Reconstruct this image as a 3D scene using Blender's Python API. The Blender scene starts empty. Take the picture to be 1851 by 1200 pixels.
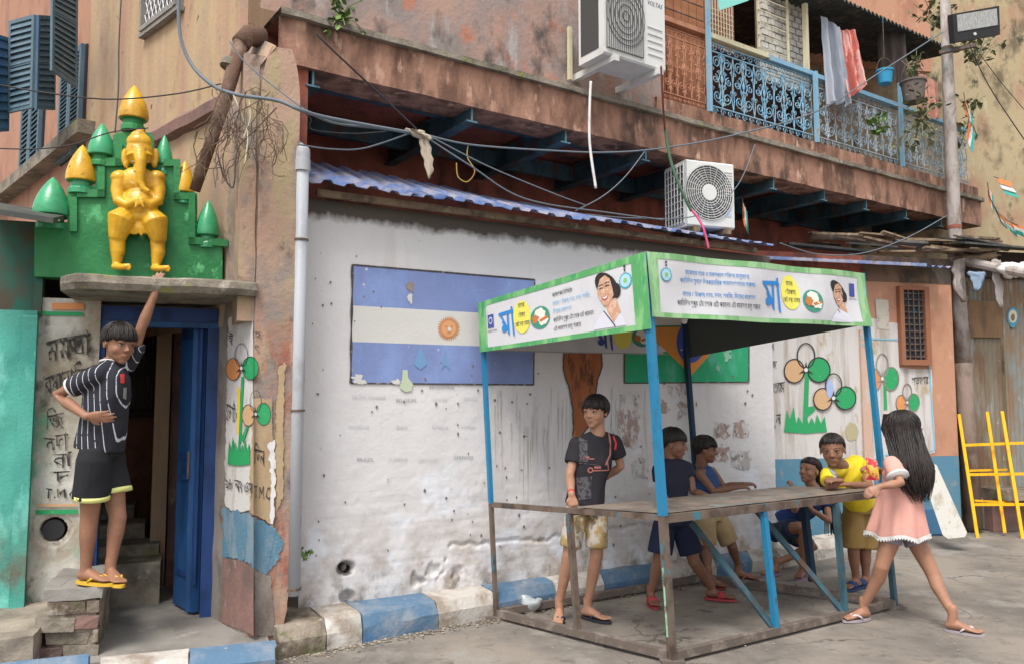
import bpy, math, random
from mathutils import Vector, Matrix, noise
random.seed(7)
sc = bpy.context.scene
COL = sc.collection
# ------------------------------------------------------------------ camera, sky, sun, exposure
FPX, PITCH, EYE = 1480.0, math.radians(4.66), 1.45      # focal length in pixels of the 1851 px wide photograph
cam = bpy.data.cameras.new('camera'); cam.sensor_width = 36.0; cam.lens = FPX / 1851 * 36
cam.clip_start = .05; cam.clip_end = 300
co = bpy.data.objects.new('camera', cam); COL.objects.link(co)
co.location = (0, 0, EYE); co.rotation_euler = (math.radians(90) + PITCH, 0, 0); sc.camera = co
world = bpy.data.worlds.new('World'); sc.world = world; world.use_nodes = True
wn = world.node_tree; wn.nodes.clear()
sky = wn.nodes.new('ShaderNodeTexSky'); sky.sky_type = 'NISHITA'; sky.sun_disc = False
SUN_EL, SUN_AZ = 58, 200       # degrees; azimuth clockwise from +Y: the sun is high behind the camera
sky.sun_elevation = math.radians(SUN_EL); sky.sun_rotation = math.radians(SUN_AZ)
sky.air_density = 1.0; sky.dust_density = 3.0
hs = wn.nodes.new('ShaderNodeHueSaturation'); hs.inputs['Saturation'].default_value = .13
bg = wn.nodes.new('ShaderNodeBackground'); bg.inputs['Strength'].default_value = .125
wo = wn.nodes.new('ShaderNodeOutputWorld')
wn.links.new(sky.outputs[0], hs.inputs['Color']); wn.links.new(hs.outputs[0], bg.inputs[0]); wn.links.new(bg.outputs[0], wo.inputs[0])
sl = bpy.data.lights.new('sun', 'SUN'); sl.energy = 1.45; sl.angle = math.radians(22); sl.color = (1, .94, .85)
so = bpy.data.objects.new('sun', sl); COL.objects.link(so)
a = math.radians(SUN_AZ); e = math.radians(SUN_EL)
sd = Vector((math.sin(a) * math.cos(e), math.cos(a) * math.cos(e), math.sin(e)))
so.rotation_euler = sd.to_track_quat('Z', 'Y').to_euler(); so.location = sd * 20
sc.view_settings.view_transform = 'Standard'; sc.view_settings.look = 'None'
sc.view_settings.exposure = .93; sc.view_settings.gamma = 1; sc.view_settings.use_curve_mapping = False
sc.cycles.max_bounces = 6; sc.cycles.diffuse_bounces = 4

# ------------------------------------------------------------------ measuring helpers (photo pixel -> point in the place)
CP, SP = math.cos(PITCH), math.sin(PITCH)
def ray(px, py):
    x = (px - 925.5) / FPX; y = (600 - py) / FPX
    return Vector((x, CP - y * SP, SP + y * CP))
def at(px, py, Y):
    r = ray(px, py); return Vector((0, 0, EYE)) + r * (Y / r.y)
def gnd(px, py, z=0.0):
    r = ray(px, py); return Vector((0, 0, EYE)) + r * ((z - EYE) / r.z)
def nz(p, s=1.0, seed=0.0):
    return noise.noise(Vector((p[0] * s + seed, p[1] * s + seed * 1.7, p[2] * s - seed)))
class Fr:                                     # an upright plane frame: u along, off towards the street, z up
    def __init__(s, x, y, ang, relief=None):
        s.o = Vector((x, y, 0)); a = math.radians(ang)
        s.d = Vector((math.sin(a), math.cos(a), 0)); s.out = Vector((math.cos(a), -math.sin(a), 0)); s.relief = relief
    def p(s, u, off, z): return s.o + s.d * u + s.out * off + Vector((0, 0, z))
    def hit(s, px, py, off=0.0):
        r = ray(px, py); c = Vector((0, 0, EYE))
        t = ((s.o + s.out * off) - c).dot(s.out) / r.dot(s.out); q = c + r * t
        return (q - s.o).dot(s.d), q.z
    def w(s, px, py, off=0.0):
        u, z = s.hit(px, py, off)
        return s.p(u, off + (s.relief(u, z) if s.relief else 0), z)
    def us(s, px, z=1.45, off=0.0):
        return s.hit(px, 720, off)[0]
    def mat(s, u=0, off=0, z=0):
        m = Matrix.Identity(4)
        m.col[0][:3] = s.d; m.col[1][:3] = -s.out; m.col[2][:3] = (0, 0, 1); m.col[3][:3] = s.p(u, off, z)
        return m
class Pl:                                     # any plane, drawn on in photo pixels
    def __init__(s, a, b, c, wave=None):
        s.o = a; s.n = (b - a).cross(c - a).normalized(); s.wave = wave
        if s.n.dot(Vector((0, 0, EYE)) - a) < 0: s.n = -s.n
    def w(s, px, py, off=0.0):
        r = ray(px, py); c = Vector((0, 0, EYE)); t = (s.o - c).dot(s.n) / r.dot(s.n); q = c + r * t
        return q + s.n * (off + (s.wave(q) if s.wave else 0))

# ------------------------------------------------------------------ mesh builder
class MB:
    def __init__(s): s.v = []; s.f = []
    def add(s, vs, fs):
        b = len(s.v); s.v += [Vector(q) for q in vs]; s.f += [tuple(i + b for i in q) for q in fs]; return s
    def hexa(s, q):   # bottom 4 ccw, top 4 ccw
        return s.add(q, [(3, 2, 1, 0), (4, 5, 6, 7), (0, 1, 5, 4), (1, 2, 6, 5), (2, 3, 7, 6), (3, 0, 4, 7)])
    def box(s, F, u0, u1, o0, o1, z0, z1, ch=0):   # in frame: o1 = street side
        if u0 > u1: u0, u1 = u1, u0
        if o0 > o1: o0, o1 = o1, o0
        if not ch:
            return s.hexa([F.p(u0, o1, z0), F.p(u1, o1, z0), F.p(u1, o0, z0), F.p(u0, o0, z0), F.p(u0, o1, z1), F.p(u1, o1, z1), F.p(u1, o0, z1), F.p(u0, o0, z1)])
        c = ch; prof = [(o0, z0), (o1 - c, z0), (o1, z0 + c), (o1, z1 - c), (o1 - c, z1), (o0 + c, z1), (o0, z1 - c)]
        L = [F.p(u0, o, z) for o, z in prof]; R = [F.p(u1, o, z) for o, z in prof]; n = len(prof)
        return s.add(L + R, [tuple(range(n))] + [tuple(range(2 * n - 1, n - 1, -1))] + [((i + 1) % n, i, n + i, n + (i + 1) % n) for i in range(n)])
    def lbox(s, x0, x1, y0, y1, z0, z1):
        return s.hexa([(x0, y0, z0), (x1, y0, z0), (x1, y1, z0), (x0, y1, z0), (x0, y0, z1), (x1, y0, z1), (x1, y1, z1), (x0, y1, z1)])
    def bar(s, a, b, w, h, up=Vector((0, 0, 1))):  # rectangular bar from a to b
        a = Vector(a); b = Vector(b); d = (b - a).normalized(); x = d.cross(up)
        if x.length < 1e-4: x = d.cross(Vector((0, 1, 0)))
        x.normalize(); y = x.cross(d).normalized(); x = x * w / 2; y = y * h / 2
        return s.hexa([a - x - y, a + x - y, a + x + y, a - x + y, b - x - y, b + x - y, b + x + y, b - x + y])
    def tube(s, pts, r, n=8, cap=True):
        pts = [Vector(q) for q in pts]; R = r if isinstance(r, (list, tuple)) else [r] * len(pts)
        prev = None; base = len(s.v)
        for i, q in enumerate(pts):
            t = (pts[min(i + 1, len(pts) - 1)] - pts[max(i - 1, 0)])
            t = t.normalized() if t.length > 1e-9 else Vector((0, 0, 1))
            x = (prev - t * prev.dot(t)) if prev else t.orthogonal()
            if x.length < 1e-6: x = t.orthogonal()
            x.normalize(); prev = x; y = t.cross(x)
            for k in range(n):
                g = 2 * math.pi * k / n; s.v.append(q + (x * math.cos(g) + y * math.sin(g)) * R[i])
        for i in range(len(pts) - 1):
            for k in range(n):
                a = base + i * n + k; b = base + i * n + (k + 1) % n; s.f.append((a, b, b + n, a + n))
        if cap:
            s.f.append(tuple(base + k for k in range(n))[::-1]); s.f.append(tuple(base + (len(pts) - 1) * n + k for k in range(n)))
        return s
    def loft(s, rings, cap=True):                 # rings: lists of points of equal length
        base = len(s.v); n = len(rings[0])
        for r in rings: s.v += [Vector(q) for q in r]
        for i in range(len(rings) - 1):
            for k in range(n):
                a = base + i * n + k; b = base + i * n + (k + 1) % n; s.f.append((a, b, b + n, a + n))
        if cap:
            s.f.append(tuple(base + k for k in range(n))[::-1]); s.f.append(tuple(base + (len(rings) - 1) * n + k for k in range(n)))
        return s
    def grid(s, fn, nu, nv):
        base = len(s.v)
        for j in range(nv + 1):
            for i in range(nu + 1): s.v.append(Vector(fn(i / nu, j / nv)))
        for j in range(nv):
            for i in range(nu):
                a = base + j * (nu + 1) + i; s.f.append((a, a + 1, a + nu + 2, a + nu + 1))
        return s
    def ell(s, c, M, r, nu=14, nv=9):             # ellipsoid, M = 3 axis vectors
        c = Vector(c); rings = []
        base = len(s.v)
        for j in range(1, nv):
            th = math.pi * j / nv
            for i in range(nu):
                ph = 2 * math.pi * i / nu
                s.v.append(c + M[0] * (r[0] * math.sin(th) * math.cos(ph)) + M[1] * (r[1] * math.sin(th) * math.sin(ph)) + M[2] * (r[2] * math.cos(th)))
        for j in range(nv - 2):
            for i in range(nu):
                a = base + j * nu + i; b = base + j * nu + (i + 1) % nu; s.f.append((a, a + nu, b + nu, b))
        top = len(s.v); s.v += [c + M[2] * r[2], c - M[2] * r[2]]
        for i in range(nu):
            s.f.append((top, base + i, base + (i + 1) % nu)); s.f.append((top + 1, base + (nv - 2) * nu + (i + 1) % nu, base + (nv - 2) * nu + i))
        return s
    def prism(s, pts, ext):                       # flat polygon pushed along ext
        n = len(pts); ext = Vector(ext); A = [Vector(q) for q in pts]
        return s.add(A + [q + ext for q in A], [tuple(range(n - 1, -1, -1)), tuple(range(n, 2 * n))] + [(i, (i + 1) % n, n + (i + 1) % n, n + i) for i in range(n)])
    def lathe(s, c, prof, n=20, axis=Vector((0, 0, 1))):
        x = axis.orthogonal().normalized(); y = axis.cross(x)
        if abs(axis.z) > .9: x = Vector((1, 0, 0)); y = Vector((0, 1, 0))
        return s.loft([[Vector(c) + axis * z + (x * math.cos(2 * math.pi * k / n) + y * math.sin(2 * math.pi * k / n)) * max(r, 1e-4) for k in range(n)] for r, z in prof])
XYZ = (Vector((1, 0, 0)), Vector((0, 1, 0)), Vector((0, 0, 1)))
BASE = {}
def prop(o, label=None, cat=None, group=None, kind=None):
    if label: o['label'] = label
    if cat: o['category'] = cat
    if group: o['group'] = group
    if kind: o['kind'] = kind
    return o
def thing(name, label, cat, loc=(0, 0, 0), group=None):
    o = bpy.data.objects.new(name, None); COL.objects.link(o); o.location = loc; o.empty_display_size = .1
    BASE[o.name] = Vector(loc); return prop(o, label, cat, group)
def mesh_of(mb, name, mat, smooth=False, base=Vector((0, 0, 0))):
    me = bpy.data.meshes.new(name); me.from_pydata([q - base for q in mb.v], [], mb.f); me.update()
    if mat: me.materials.append(mat)
    if smooth: me.polygons.foreach_set('use_smooth', [True] * len(me.polygons))
    return me
def ob(name, mb, mat, parent=None, smooth=False, loc=None, label=None, cat=None, group=None, kind=None):
    """links ONE mesh object; a child keeps its thing's base as origin, a top-level one sits at loc or its lowest centre"""
    if parent is not None: b = BASE[parent.name]
    elif loc is not None: b = Vector(loc)
    elif kind == 'structure': b = Vector((0, 0, 0))
    else:
        xs = [q.x for q in mb.v]; ys = [q.y for q in mb.v]; b = Vector(((min(xs) + max(xs)) / 2, (min(ys) + max(ys)) / 2, min(q.z for q in mb.v)))
    o = bpy.data.objects.new(name, mesh_of(mb, name, mat, smooth, b)); COL.objects.link(o)
    if parent is not None: o.parent = parent
    else: o.location = b
    BASE[o.name] = b
    return prop(o, label, cat, group, kind)
def inst(name, me, M, parent=None, **k):        # another user of a shared mesh
    o = bpy.data.objects.new(name, me); COL.objects.link(o)
    if parent is not None: o.parent = parent; M = Matrix.Translation(-BASE[parent.name]) @ M
    o.matrix_local = M
    BASE[o.name] = M.translation.copy(); return prop(o, **k)
def auto_smooth(o, ang=40):
    me = o.data
    me.polygons.foreach_set('use_smooth', [True] * len(me.polygons))
    try: me.set_sharp_from_angle(angle=math.radians(ang))
    except Exception: pass
    return o

# ------------------------------------------------------------------ materials
MATS = {}
def mat(name, base, layers=(), rough=.85, bump=0.0, bs=60, metal=0.0, spec=.3, trans=0, alpha=1, bz=1.0, emit=None, stripes=None, coat=0, brk=None):
    """base colour with noise layers: (colour, scale, z stretch, lo, hi, seed, band or None); band (z0, z1) fades in from z0 to z1"""
    if name in MATS: return MATS[name]
    m = bpy.data.materials.new(name); m.use_nodes = True; nt = m.node_tree; N = nt.nodes; L = nt.links
    b = N['Principled BSDF']; MATS[name] = m
    b.inputs['Roughness'].default_value = rough; b.inputs['Metallic'].default_value = metal; b.inputs['Specular IOR Level'].default_value = spec
    b.inputs['Transmission Weight'].default_value = trans; b.inputs['Alpha'].default_value = alpha; b.inputs['Coat Weight'].default_value = coat
    if emit: b.inputs['Emission Color'].default_value = (*emit[0], 1); b.inputs['Emission Strength'].default_value = emit[1]
    b.inputs['Base Color'].default_value = (*base, 1)
    geo = N.new('ShaderNodeNewGeometry'); cur = None
    def noise_of(scale, zs, seed, detail=5):
        mp = N.new('ShaderNodeMapping'); mp.inputs['Scale'].default_value = (1, 1, zs); mp.inputs['Location'].default_value = (seed, seed * 1.3, seed * .7)
        L.new(geo.outputs['Position'], mp.inputs[0])
        t = N.new('ShaderNodeTexNoise'); t.inputs['Scale'].default_value = scale; t.inputs['Detail'].default_value = detail; t.inputs['Roughness'].default_value = .62
        L.new(mp.outputs[0], t.inputs['Vector']); return t.outputs['Fac']
    def rng(src, a0, a1):
        r = N.new('ShaderNodeMapRange'); r.inputs[1].default_value = a0; r.inputs[2].default_value = a1; L.new(src, r.inputs[0]); return r.outputs[0]
    def mul(x, y):
        q = N.new('ShaderNodeMath'); q.operation = 'MULTIPLY'; L.new(x, q.inputs[0])
        if isinstance(y, float): q.inputs[1].default_value = y
        else: L.new(y, q.inputs[1])
        return q.outputs[0]
    def mixc(fac, c, prevc):
        x = N.new('ShaderNodeMix'); x.data_type = 'RGBA'; L.new(fac, x.inputs[0])
        if prevc is None: x.inputs[6].default_value = (*base, 1)
        else: L.new(prevc, x.inputs[6])
        x.inputs[7].default_value = (*c, 1); return x.outputs[2]
    sep = None
    if stripes:
        col, axis, per, duty, wob = stripes
        dp = N.new('ShaderNodeVectorMath'); dp.operation = 'DOT_PRODUCT'; L.new(geo.outputs['Position'], dp.inputs[0]); dp.inputs[1].default_value = axis
        ad = N.new('ShaderNodeMath'); ad.operation = 'MULTIPLY_ADD'; L.new(noise_of(9, 1, 3), ad.inputs[0]); ad.inputs[1].default_value = wob; L.new(dp.outputs['Value'], ad.inputs[2])
        mo = N.new('ShaderNodeMath'); mo.operation = 'PINGPONG'; L.new(ad.outputs[0], mo.inputs[0]); mo.inputs[1].default_value = per / 2
        f = rng(mo.outputs[0], per / 2 * duty, per / 2 * duty * .6)
        cur = mixc(f, col, cur)
    for (c, s, zs, lo, hi, seed, band) in layers:
        f = rng(noise_of(s, zs, seed), lo, hi)
        if band:
            if sep is None: sep = N.new('ShaderNodeSeparateXYZ'); L.new(geo.outputs['Position'], sep.inputs[0])
            ad = N.new('ShaderNodeMath'); ad.operation = 'MULTIPLY_ADD'; L.new(noise_of(7, .8, seed + 5), ad.inputs[0]); ad.inputs[1].default_value = .16; L.new(sep.outputs[2], ad.inputs[2])
            f = mul(f, rng(ad.outputs[0], band[0] + .08, band[1] + .08))
        cur = mixc(f, c, cur)
    if cur is not None: L.new(cur, b.inputs['Base Color'])
    if bump:
        bp = N.new('ShaderNodeBump'); bp.inputs['Strength'].default_value = bump; bp.inputs['Distance'].default_value = .02
        L.new(noise_of(bs, bz, 11.0, 8), bp.inputs['Height']); L.new(bp.outputs[0], b.inputs['Normal'])
    return m
DIRT = (.16, .12, .085)
SOOT = (.055, .045, .04)

# ------------------------------------------------------------------ frames measured from the photograph
def wall_relief(u, z):
    k = .0035 * nz((u, 0, z), 3.5, 2) + .0015 * nz((u, 0, z), 14, 5)
    if z < 1.15:
        w = min(1, (1.15 - z) / .5)
        row = (z * 13.0) % 1.0; k += w * (.003 * nz((u, 0, z * 2.2), 6, 9) - (.0016 if row < .12 else 0) + .003 * nz((u, 0, z), 22, 1))
    return k
F = Fr(-1.288, 5.13, 59, wall_relief)          # white painted wall
F0 = Fr(-1.288, 5.13, 59)
D = Fr(-1.855, 5.18, 70)                            # doorway wall
_a = at(545, 120, 5.07); ZB = _a.z; _b = gnd(1700, 392, ZB)
G = Fr(_a.x, _a.y, math.degrees(math.atan2(_b.x - _a.x, _b.y - _a.y)))      # balcony front
_u, _z = G.hit(447, 60, -.12); _c = G.p(_u, -.12, 0)
LW = Fr(_c.x, _c.y, 134)                           # side wall of the old building, u negative to the left
R = Fr(2.70, 8.42, 76)                             # orange house on the right
HW = None

# ------------------------------------------------------------------ materials
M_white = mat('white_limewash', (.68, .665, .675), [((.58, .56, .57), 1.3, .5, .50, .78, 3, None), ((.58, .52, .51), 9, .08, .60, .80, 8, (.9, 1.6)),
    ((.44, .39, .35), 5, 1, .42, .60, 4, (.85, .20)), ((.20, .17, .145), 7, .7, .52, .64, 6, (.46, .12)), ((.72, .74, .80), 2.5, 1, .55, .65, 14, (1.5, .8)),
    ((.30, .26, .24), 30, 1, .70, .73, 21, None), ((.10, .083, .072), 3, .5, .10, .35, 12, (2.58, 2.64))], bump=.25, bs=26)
M_floor = mat('road_dusty_concrete', (.275, .24, .205), [((.155, .14, .125), 1.1, 1, .42, .62, 1, None), ((.31, .29, .265), 2.6, 1, .52, .7, 2, None),
    ((.13, .115, .10), 7, 1, .58, .72, 3, None), ((.36, .34, .31), 38, 1, .68, .74, 9, None), ((.09, .08, .07), 60, 1, .68, .74, 5, None)], bump=.5, bs=70)
M_cement = mat('grey_cement', (.27, .255, .235), [((.17, .155, .14), 2, 1, .45, .65, 4, None), ((.38, .35, .31), 5, 1, .58, .7, 8, None)], bump=.35, bs=40)
M_oldcon = mat('mossy_concrete', (.27, .235, .19), [((.13, .115, .09), 5, 1, .42, .62, 2, None), ((.22, .22, .08), 6, 1, .60, .68, 5, None), ((.42, .38, .32), 9, 1, .6, .72, 7, None)], bump=.7, bs=30)
M_ochre = mat('ochre_striped_plaster', (.42, .30, .18), [((.38, .23, .16), 3.5, .05, .42, .62, 3, None), ((.46, .35, .21), 5, .06, .5, .7, 6, None), ((.30, .22, .17), 2.5, .6, .50, .72, 26, None), ((.23, .14, .10), 4, .5, .58, .74, 9, None), (SOOT, 9, .8, .66, .72, 12, None)], bump=.25, bs=30)
M_pinkwall = mat('stained_pink_plaster', (.40, .26, .21), [((.27, .23, .22), 2.4, .7, .40, .60, 3, None), ((.46, .19, .12), 3, .7, .56, .66, 16, None), ((.10, .085, .08), 3.5, .6, .55, .68, 7, None), ((.40, .37, .36), 6, .3, .58, .70, 9, None)], bump=.4, bs=22)
M_fascia = mat('weathered_salmon_fascia', (.37, .205, .145), [((.16, .085, .06), 6, .35, .42, .62, 3, None), ((.09, .06, .045), 3.2, .6, .52, .66, 6, None), ((.52, .32, .23), 10, .4, .58, .68, 9, None)], bump=.4, bs=30)
M_redwall = mat('dark_red_plaster', (.38, .12, .08), [((.24, .08, .06), 3, .6, .42, .62, 3, None), ((.08, .045, .04), 3, .5, .55, .7, 9, None)], bump=.3, bs=20)
M_pillar = mat('flaking_pillar_plaster', (.41, .275, .205), [((.38, .30, .18), 6, .25, .50, .58, 3, None), ((.29, .115, .085), 4, .3, .44, .56, 6, (2.1, 1.7)), ((.27, .22, .19), 5, .6, .48, .62, 19, None), ((.13, .095, .075), 8, .7, .56, .68, 9, None), (SOOT, 3, .6, .56, .68, 29, (2.3, 2.7))], bump=.45, bs=26)
M_maroon = mat('dull_maroon_plaster', (.26, .15, .13), [((.15, .105, .095), 4, .8, .42, .65, 3, None), ((.33, .25, .22), 7, .8, .58, .7, 6, None)], bump=.4, bs=30)
M_jamb = mat('grey_jamb_plaster', (.28, .245, .22), [((.16, .13, .11), 5, .6, .45, .65, 3, None)], bump=.3)
M_sign = mat('old_white_paint_on_plaster', (.60, .59, .54), [((.40, .36, .29), 4, .7, .46, .62, 2, None), ((.34, .29, .21), 3, .7, .35, .55, 12, (1.35, 1.6)), ((.07, .06, .05), 5, .7, .53, .64, 6, (1.3, 1.5)), ((.14, .12, .10), 6, .7, .60, .70, 16, None), ((.20, .40, .28), 4, .8, .52, .62, 9, (1.55, 1.35)), ((.30, .18, .12), 5, .8, .5, .65, 4, (.75, .45))], bump=.35, bs=30)
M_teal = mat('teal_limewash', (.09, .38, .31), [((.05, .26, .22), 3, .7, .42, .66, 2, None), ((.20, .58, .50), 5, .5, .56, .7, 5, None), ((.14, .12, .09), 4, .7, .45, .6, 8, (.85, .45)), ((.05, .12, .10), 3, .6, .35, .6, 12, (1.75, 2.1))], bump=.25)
M_green = mat('green_gloss_plaster', (.035, .22, .075), [((.015, .15, .045), 3, .8, .45, .65, 3, None), ((.10, .42, .18), 8, .7, .62, .7, 5, None)], rough=.45, bump=.35, bs=22)
M_gfin = mat('green_gloss_paint', (.045, .33, .15), [((.03, .20, .09), 6, 1, .5, .7, 3, None), ((.35, .50, .36), 14, 1, .66, .72, 7, None)], rough=.25, spec=.5, bump=.1)
M_yfin = mat('yellow_gloss_paint', (.68, .38, .02), [((.46, .23, .015), 7, 1, .46, .66, 3, None), ((.14, .09, .04), 18, 1, .63, .72, 7, None), ((.70, .55, .25), 26, 1, .66, .72, 17, None)], rough=.28, spec=.5, bump=.1)
M_blue = mat('blue_door_paint', (.02, .085, .24), [((.015, .05, .14), 5, .3, .45, .62, 3, None), ((.09, .15, .26), 8, .3, .63, .72, 6, None)], rough=.5, bump=.15)
M_dkblue = mat('deep_blue_frame_paint', (.02, .055, .19), [((.01, .03, .10), 5, .5, .45, .62, 3, None)], rough=.5)
M_steelblue = mat('faded_blue_steel', (.05, .115, .15), [((.03, .06, .075), 7, .5, .45, .62, 3, None), ((.10, .06, .045), 9, .8, .52, .64, 6, None)], rough=.6)
M_steelend = mat('pale_blue_steel', (.10, .21, .26), [((.05, .10, .13), 9, .8, .5, .66, 3, None)], rough=.6)
M_stall = mat('bright_blue_stall_paint', (.018, .19, .36), [((.012, .11, .23), 9, .4, .5, .66, 3, None), ((.06, .05, .05), 22, .5, .64, .70, 6, None)], rough=.4, spec=.4)
M_rust = mat('rusty_brown_steel', (.14, .105, .085), [((.07, .05, .04), 10, .6, .45, .62, 3, None), ((.05, .17, .22), 9, .5, .60, .67, 6, None), ((.20, .12, .075), 25, .8, .58, .7, 9, None)], rough=.6, spec=.3)
M_board = mat('worn_plywood_table_top', (.23, .185, .15), [((.13, .11, .10), 4, 1, .42, .6, 2, None), ((.18, .24, .25), 6, 1, .56, .68, 6, None), ((.32, .25, .19), 11, 1, .58, .7, 9, None)], rough=.55, bump=.2)
M_kwhite = mat('dirty_white_kerb_paint', (.50, .475, .44), [((.29, .235, .19), 5, 1, .44, .62, 3, None), ((.14, .115, .09), 7, 1, .56, .7, 7, (.13, .02)), ((.60, .58, .56), 9, 1, .6, .7, 9, None)], bump=.5, bs=30)
M_kblue = mat('dusty_blue_kerb_paint', (.10, .18, .28), [((.22, .26, .31), 5, 1, .46, .64, 3, None), ((.05, .15, .32), 6, 1, .52, .7, 7, (.16, .06)), ((.40, .38, .36), 14, 1, .64, .72, 9, None)], bump=.45, bs=30)
M_kraw = mat('bare_crumbling_brickwork', (.30, .25, .20), [((.14, .11, .08), 6, 1, .42, .6, 3, None), ((.11, .13, .05), 7, 1, .58, .68, 7, None), ((.45, .40, .34), 9, 1, .58, .7, 9, None)], bump=.9, bs=26)
M_tinblue = mat('blue_coated_roof_sheet', (.13, .20, .40), [((.34, .33, .40), 5, .6, .42, .60, 3, None), ((.20, .13, .11), 7, .6, .60, .70, 6, None), ((.07, .14, .40), 9, 1, .55, .7, 9, None)], rough=.45, spec=.4, bump=.1)
M_tindark = mat('dark_weathered_tin', (.055, .06, .055), [((.13, .115, .10), 6, 1, .5, .66, 3, None)], rough=.6)
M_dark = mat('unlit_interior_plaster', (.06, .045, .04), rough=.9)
M_pvc = mat('grey_plastic_pipe', (.42, .44, .48), [((.26, .24, .23), 4, .5, .54, .72, 3, None)], rough=.45, spec=.4)
M_cable = mat('dull_black_cable', (.035, .035, .038), rough=.6)
M_gcable = mat('blue_grey_cable', (.14, .17, .20), rough=.55)
M_railblue = mat('pale_blue_cast_iron', (.20, .40, .56), [((.30, .42, .48), 9, 1, .5, .66, 3, None), ((.30, .20, .14), 14, 1, .62, .68, 6, None)], rough=.6)
M_railrust = mat('rust_orange_cast_iron', (.42, .20, .12), [((.30, .12, .07), 9, 1, .5, .66, 3, None)], rough=.7)
M_railpale = mat('chalky_blue_cast_iron', (.34, .43, .50), [((.20, .27, .33), 9, 1, .5, .66, 3, None), ((.42, .36, .30), 14, 1, .62, .68, 6, None)], rough=.6)
M_cream = mat('cream_paint', (.60, .55, .38), [((.40, .34, .22), 7, .5, .54, .68, 3, None)], rough=.5)
M_shut = mat('grey_blue_shutter_paint', (.11, .17, .21), [((.07, .13, .18), 6, .5, .46, .64, 3, None), ((.22, .30, .35), 9, .4, .62, .72, 5, None)], rough=.6)
M_shut2 = mat('mid_blue_shutter_paint', (.06, .13, .20), [((.04, .10, .18), 6, .5, .46, .64, 3, None)], rough=.6)
M_acw = mat('white_ac_enamel', (.66, .67, .66), [((.45, .43, .38), 3, .6, .54, .74, 3, None)], rough=.4, spec=.4)
M_acd = mat('dark_grey_grille', (.07, .07, .07), rough=.6)
M_acm = mat('mid_grey_grille', (.22, .22, .22), rough=.55)
M_red = mat('red_print', (.50, .04, .04), rough=.6)
M_orange = mat('orange_house_plaster', (.48, .255, .165), [((.38, .18, .12), 3, .6, .46, .64, 3, None), ((.56, .32, .22), 7, .6, .58, .7, 6, None)], bump=.2)
M_housewhite = mat('house_white_paint', (.58, .56, .55), [((.40, .36, .33), 8, .1, .48, .62, 3, None), ((.42, .34, .22), 5, .5, .60, .68, 6, None)], bump=.2)
M_houseblue = mat('house_blue_dado', (.09, .22, .32), [((.14, .22, .26), 6, .6, .5, .66, 3, None), ((.30, .27, .23), 7, .8, .60, .7, 6, None)], bump=.25)
M_pole = mat('pale_dirty_pole_steel', (.40, .36, .34), [((.22, .18, .16), 8, .5, .46, .64, 3, None), ((.52, .50, .50), 10, .3, .58, .7, 6, None)], rough=.6, bump=.2)
M_poleb = mat('brown_pole_base', (.21, .155, .125), [((.12, .09, .075), 8, .5, .46, .64, 3, None)], rough=.7, bump=.3)
M_wood = mat('old_grey_wood', (.25, .18, .12), [((.12, .085, .06), 8, 1, .45, .62, 3, None), ((.42, .34, .25), 9, 1, .58, .7, 6, None)], bump=.4)
M_tin = mat('rusty_corrugated_tin', (.22, .19, .14), [((.18, .11, .07), 5, .4, .46, .62, 3, None), ((.27, .30, .31), 7, .25, .56, .68, 6, None), ((.40, .38, .34), 16, .3, .68, .72, 9, None)], rough=.6, bump=.15)
M_yel = mat('yellow_rack_paint', (.85, .45, .015), [((.60, .28, .01), 12, .6, .56, .7, 3, None)], rough=.45)
M_farwall = mat('mossy_yellow_plaster', (.42, .34, .21), [((.40, .24, .16), 2.2, .6, .52, .66, 3, None), ((.16, .13, .08), 3, .7, .52, .66, 6, None), ((.07, .07, .045), 5, .7, .60, .70, 9, None), ((.48, .42, .28), 6, .4, .6, .7, 14, None)], bump=.35)
M_black = mat('black_paint', (.03, .03, .032), rough=.7)
M_letter = mat('brushed_black_lettering', (.05, .045, .045), [((.20, .18, .17), 28, .8, .54, .66, 3, None), ((.42, .40, .37), 34, .8, .63, .69, 8, None)], rough=.85)
M_blackp = mat('faded_black_paint', (.07, .06, .06), [((.30, .27, .25), 24, 1, .56, .66, 3, None)], rough=.8)
M_pgreen = mat('painted_green', (.03, .33, .12), [((.20, .42, .28), 30, .7, .62, .72, 4, None)], rough=.6)
M_porange = mat('painted_tan', (.58, .37, .21), [((.62, .48, .36), 26, .7, .62, .72, 4, None)], rough=.6)
M_porange2 = mat('painted_orange', (.66, .27, .10), [((.62, .48, .36), 20, .7, .60, .72, 4, None)], rough=.6)
M_pwhite = mat('painted_white', (.66, .65, .64), [((.5, .48, .46), 12, .7, .55, .72, 4, None)], rough=.6)
M_pblue = mat('painted_light_blue', (.35, .45, .72), rough=.6)
M_pdblue = mat('painted_cornflower', (.20, .26, .50), [((.24, .33, .62), 3, .7, .45, .65, 3, None), ((.60, .60, .62), 16, 1, .69, .73, 4, None)], rough=.75, bump=.2)
M_pflagw = mat('painted_off_white', (.63, .62, .60), [((.40, .38, .37), 26, 1, .68, .73, 4, None)], rough=.75, bump=.2)
M_pskyline = mat('painted_sky_outline', (.22, .45, .60), rough=.7)

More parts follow.
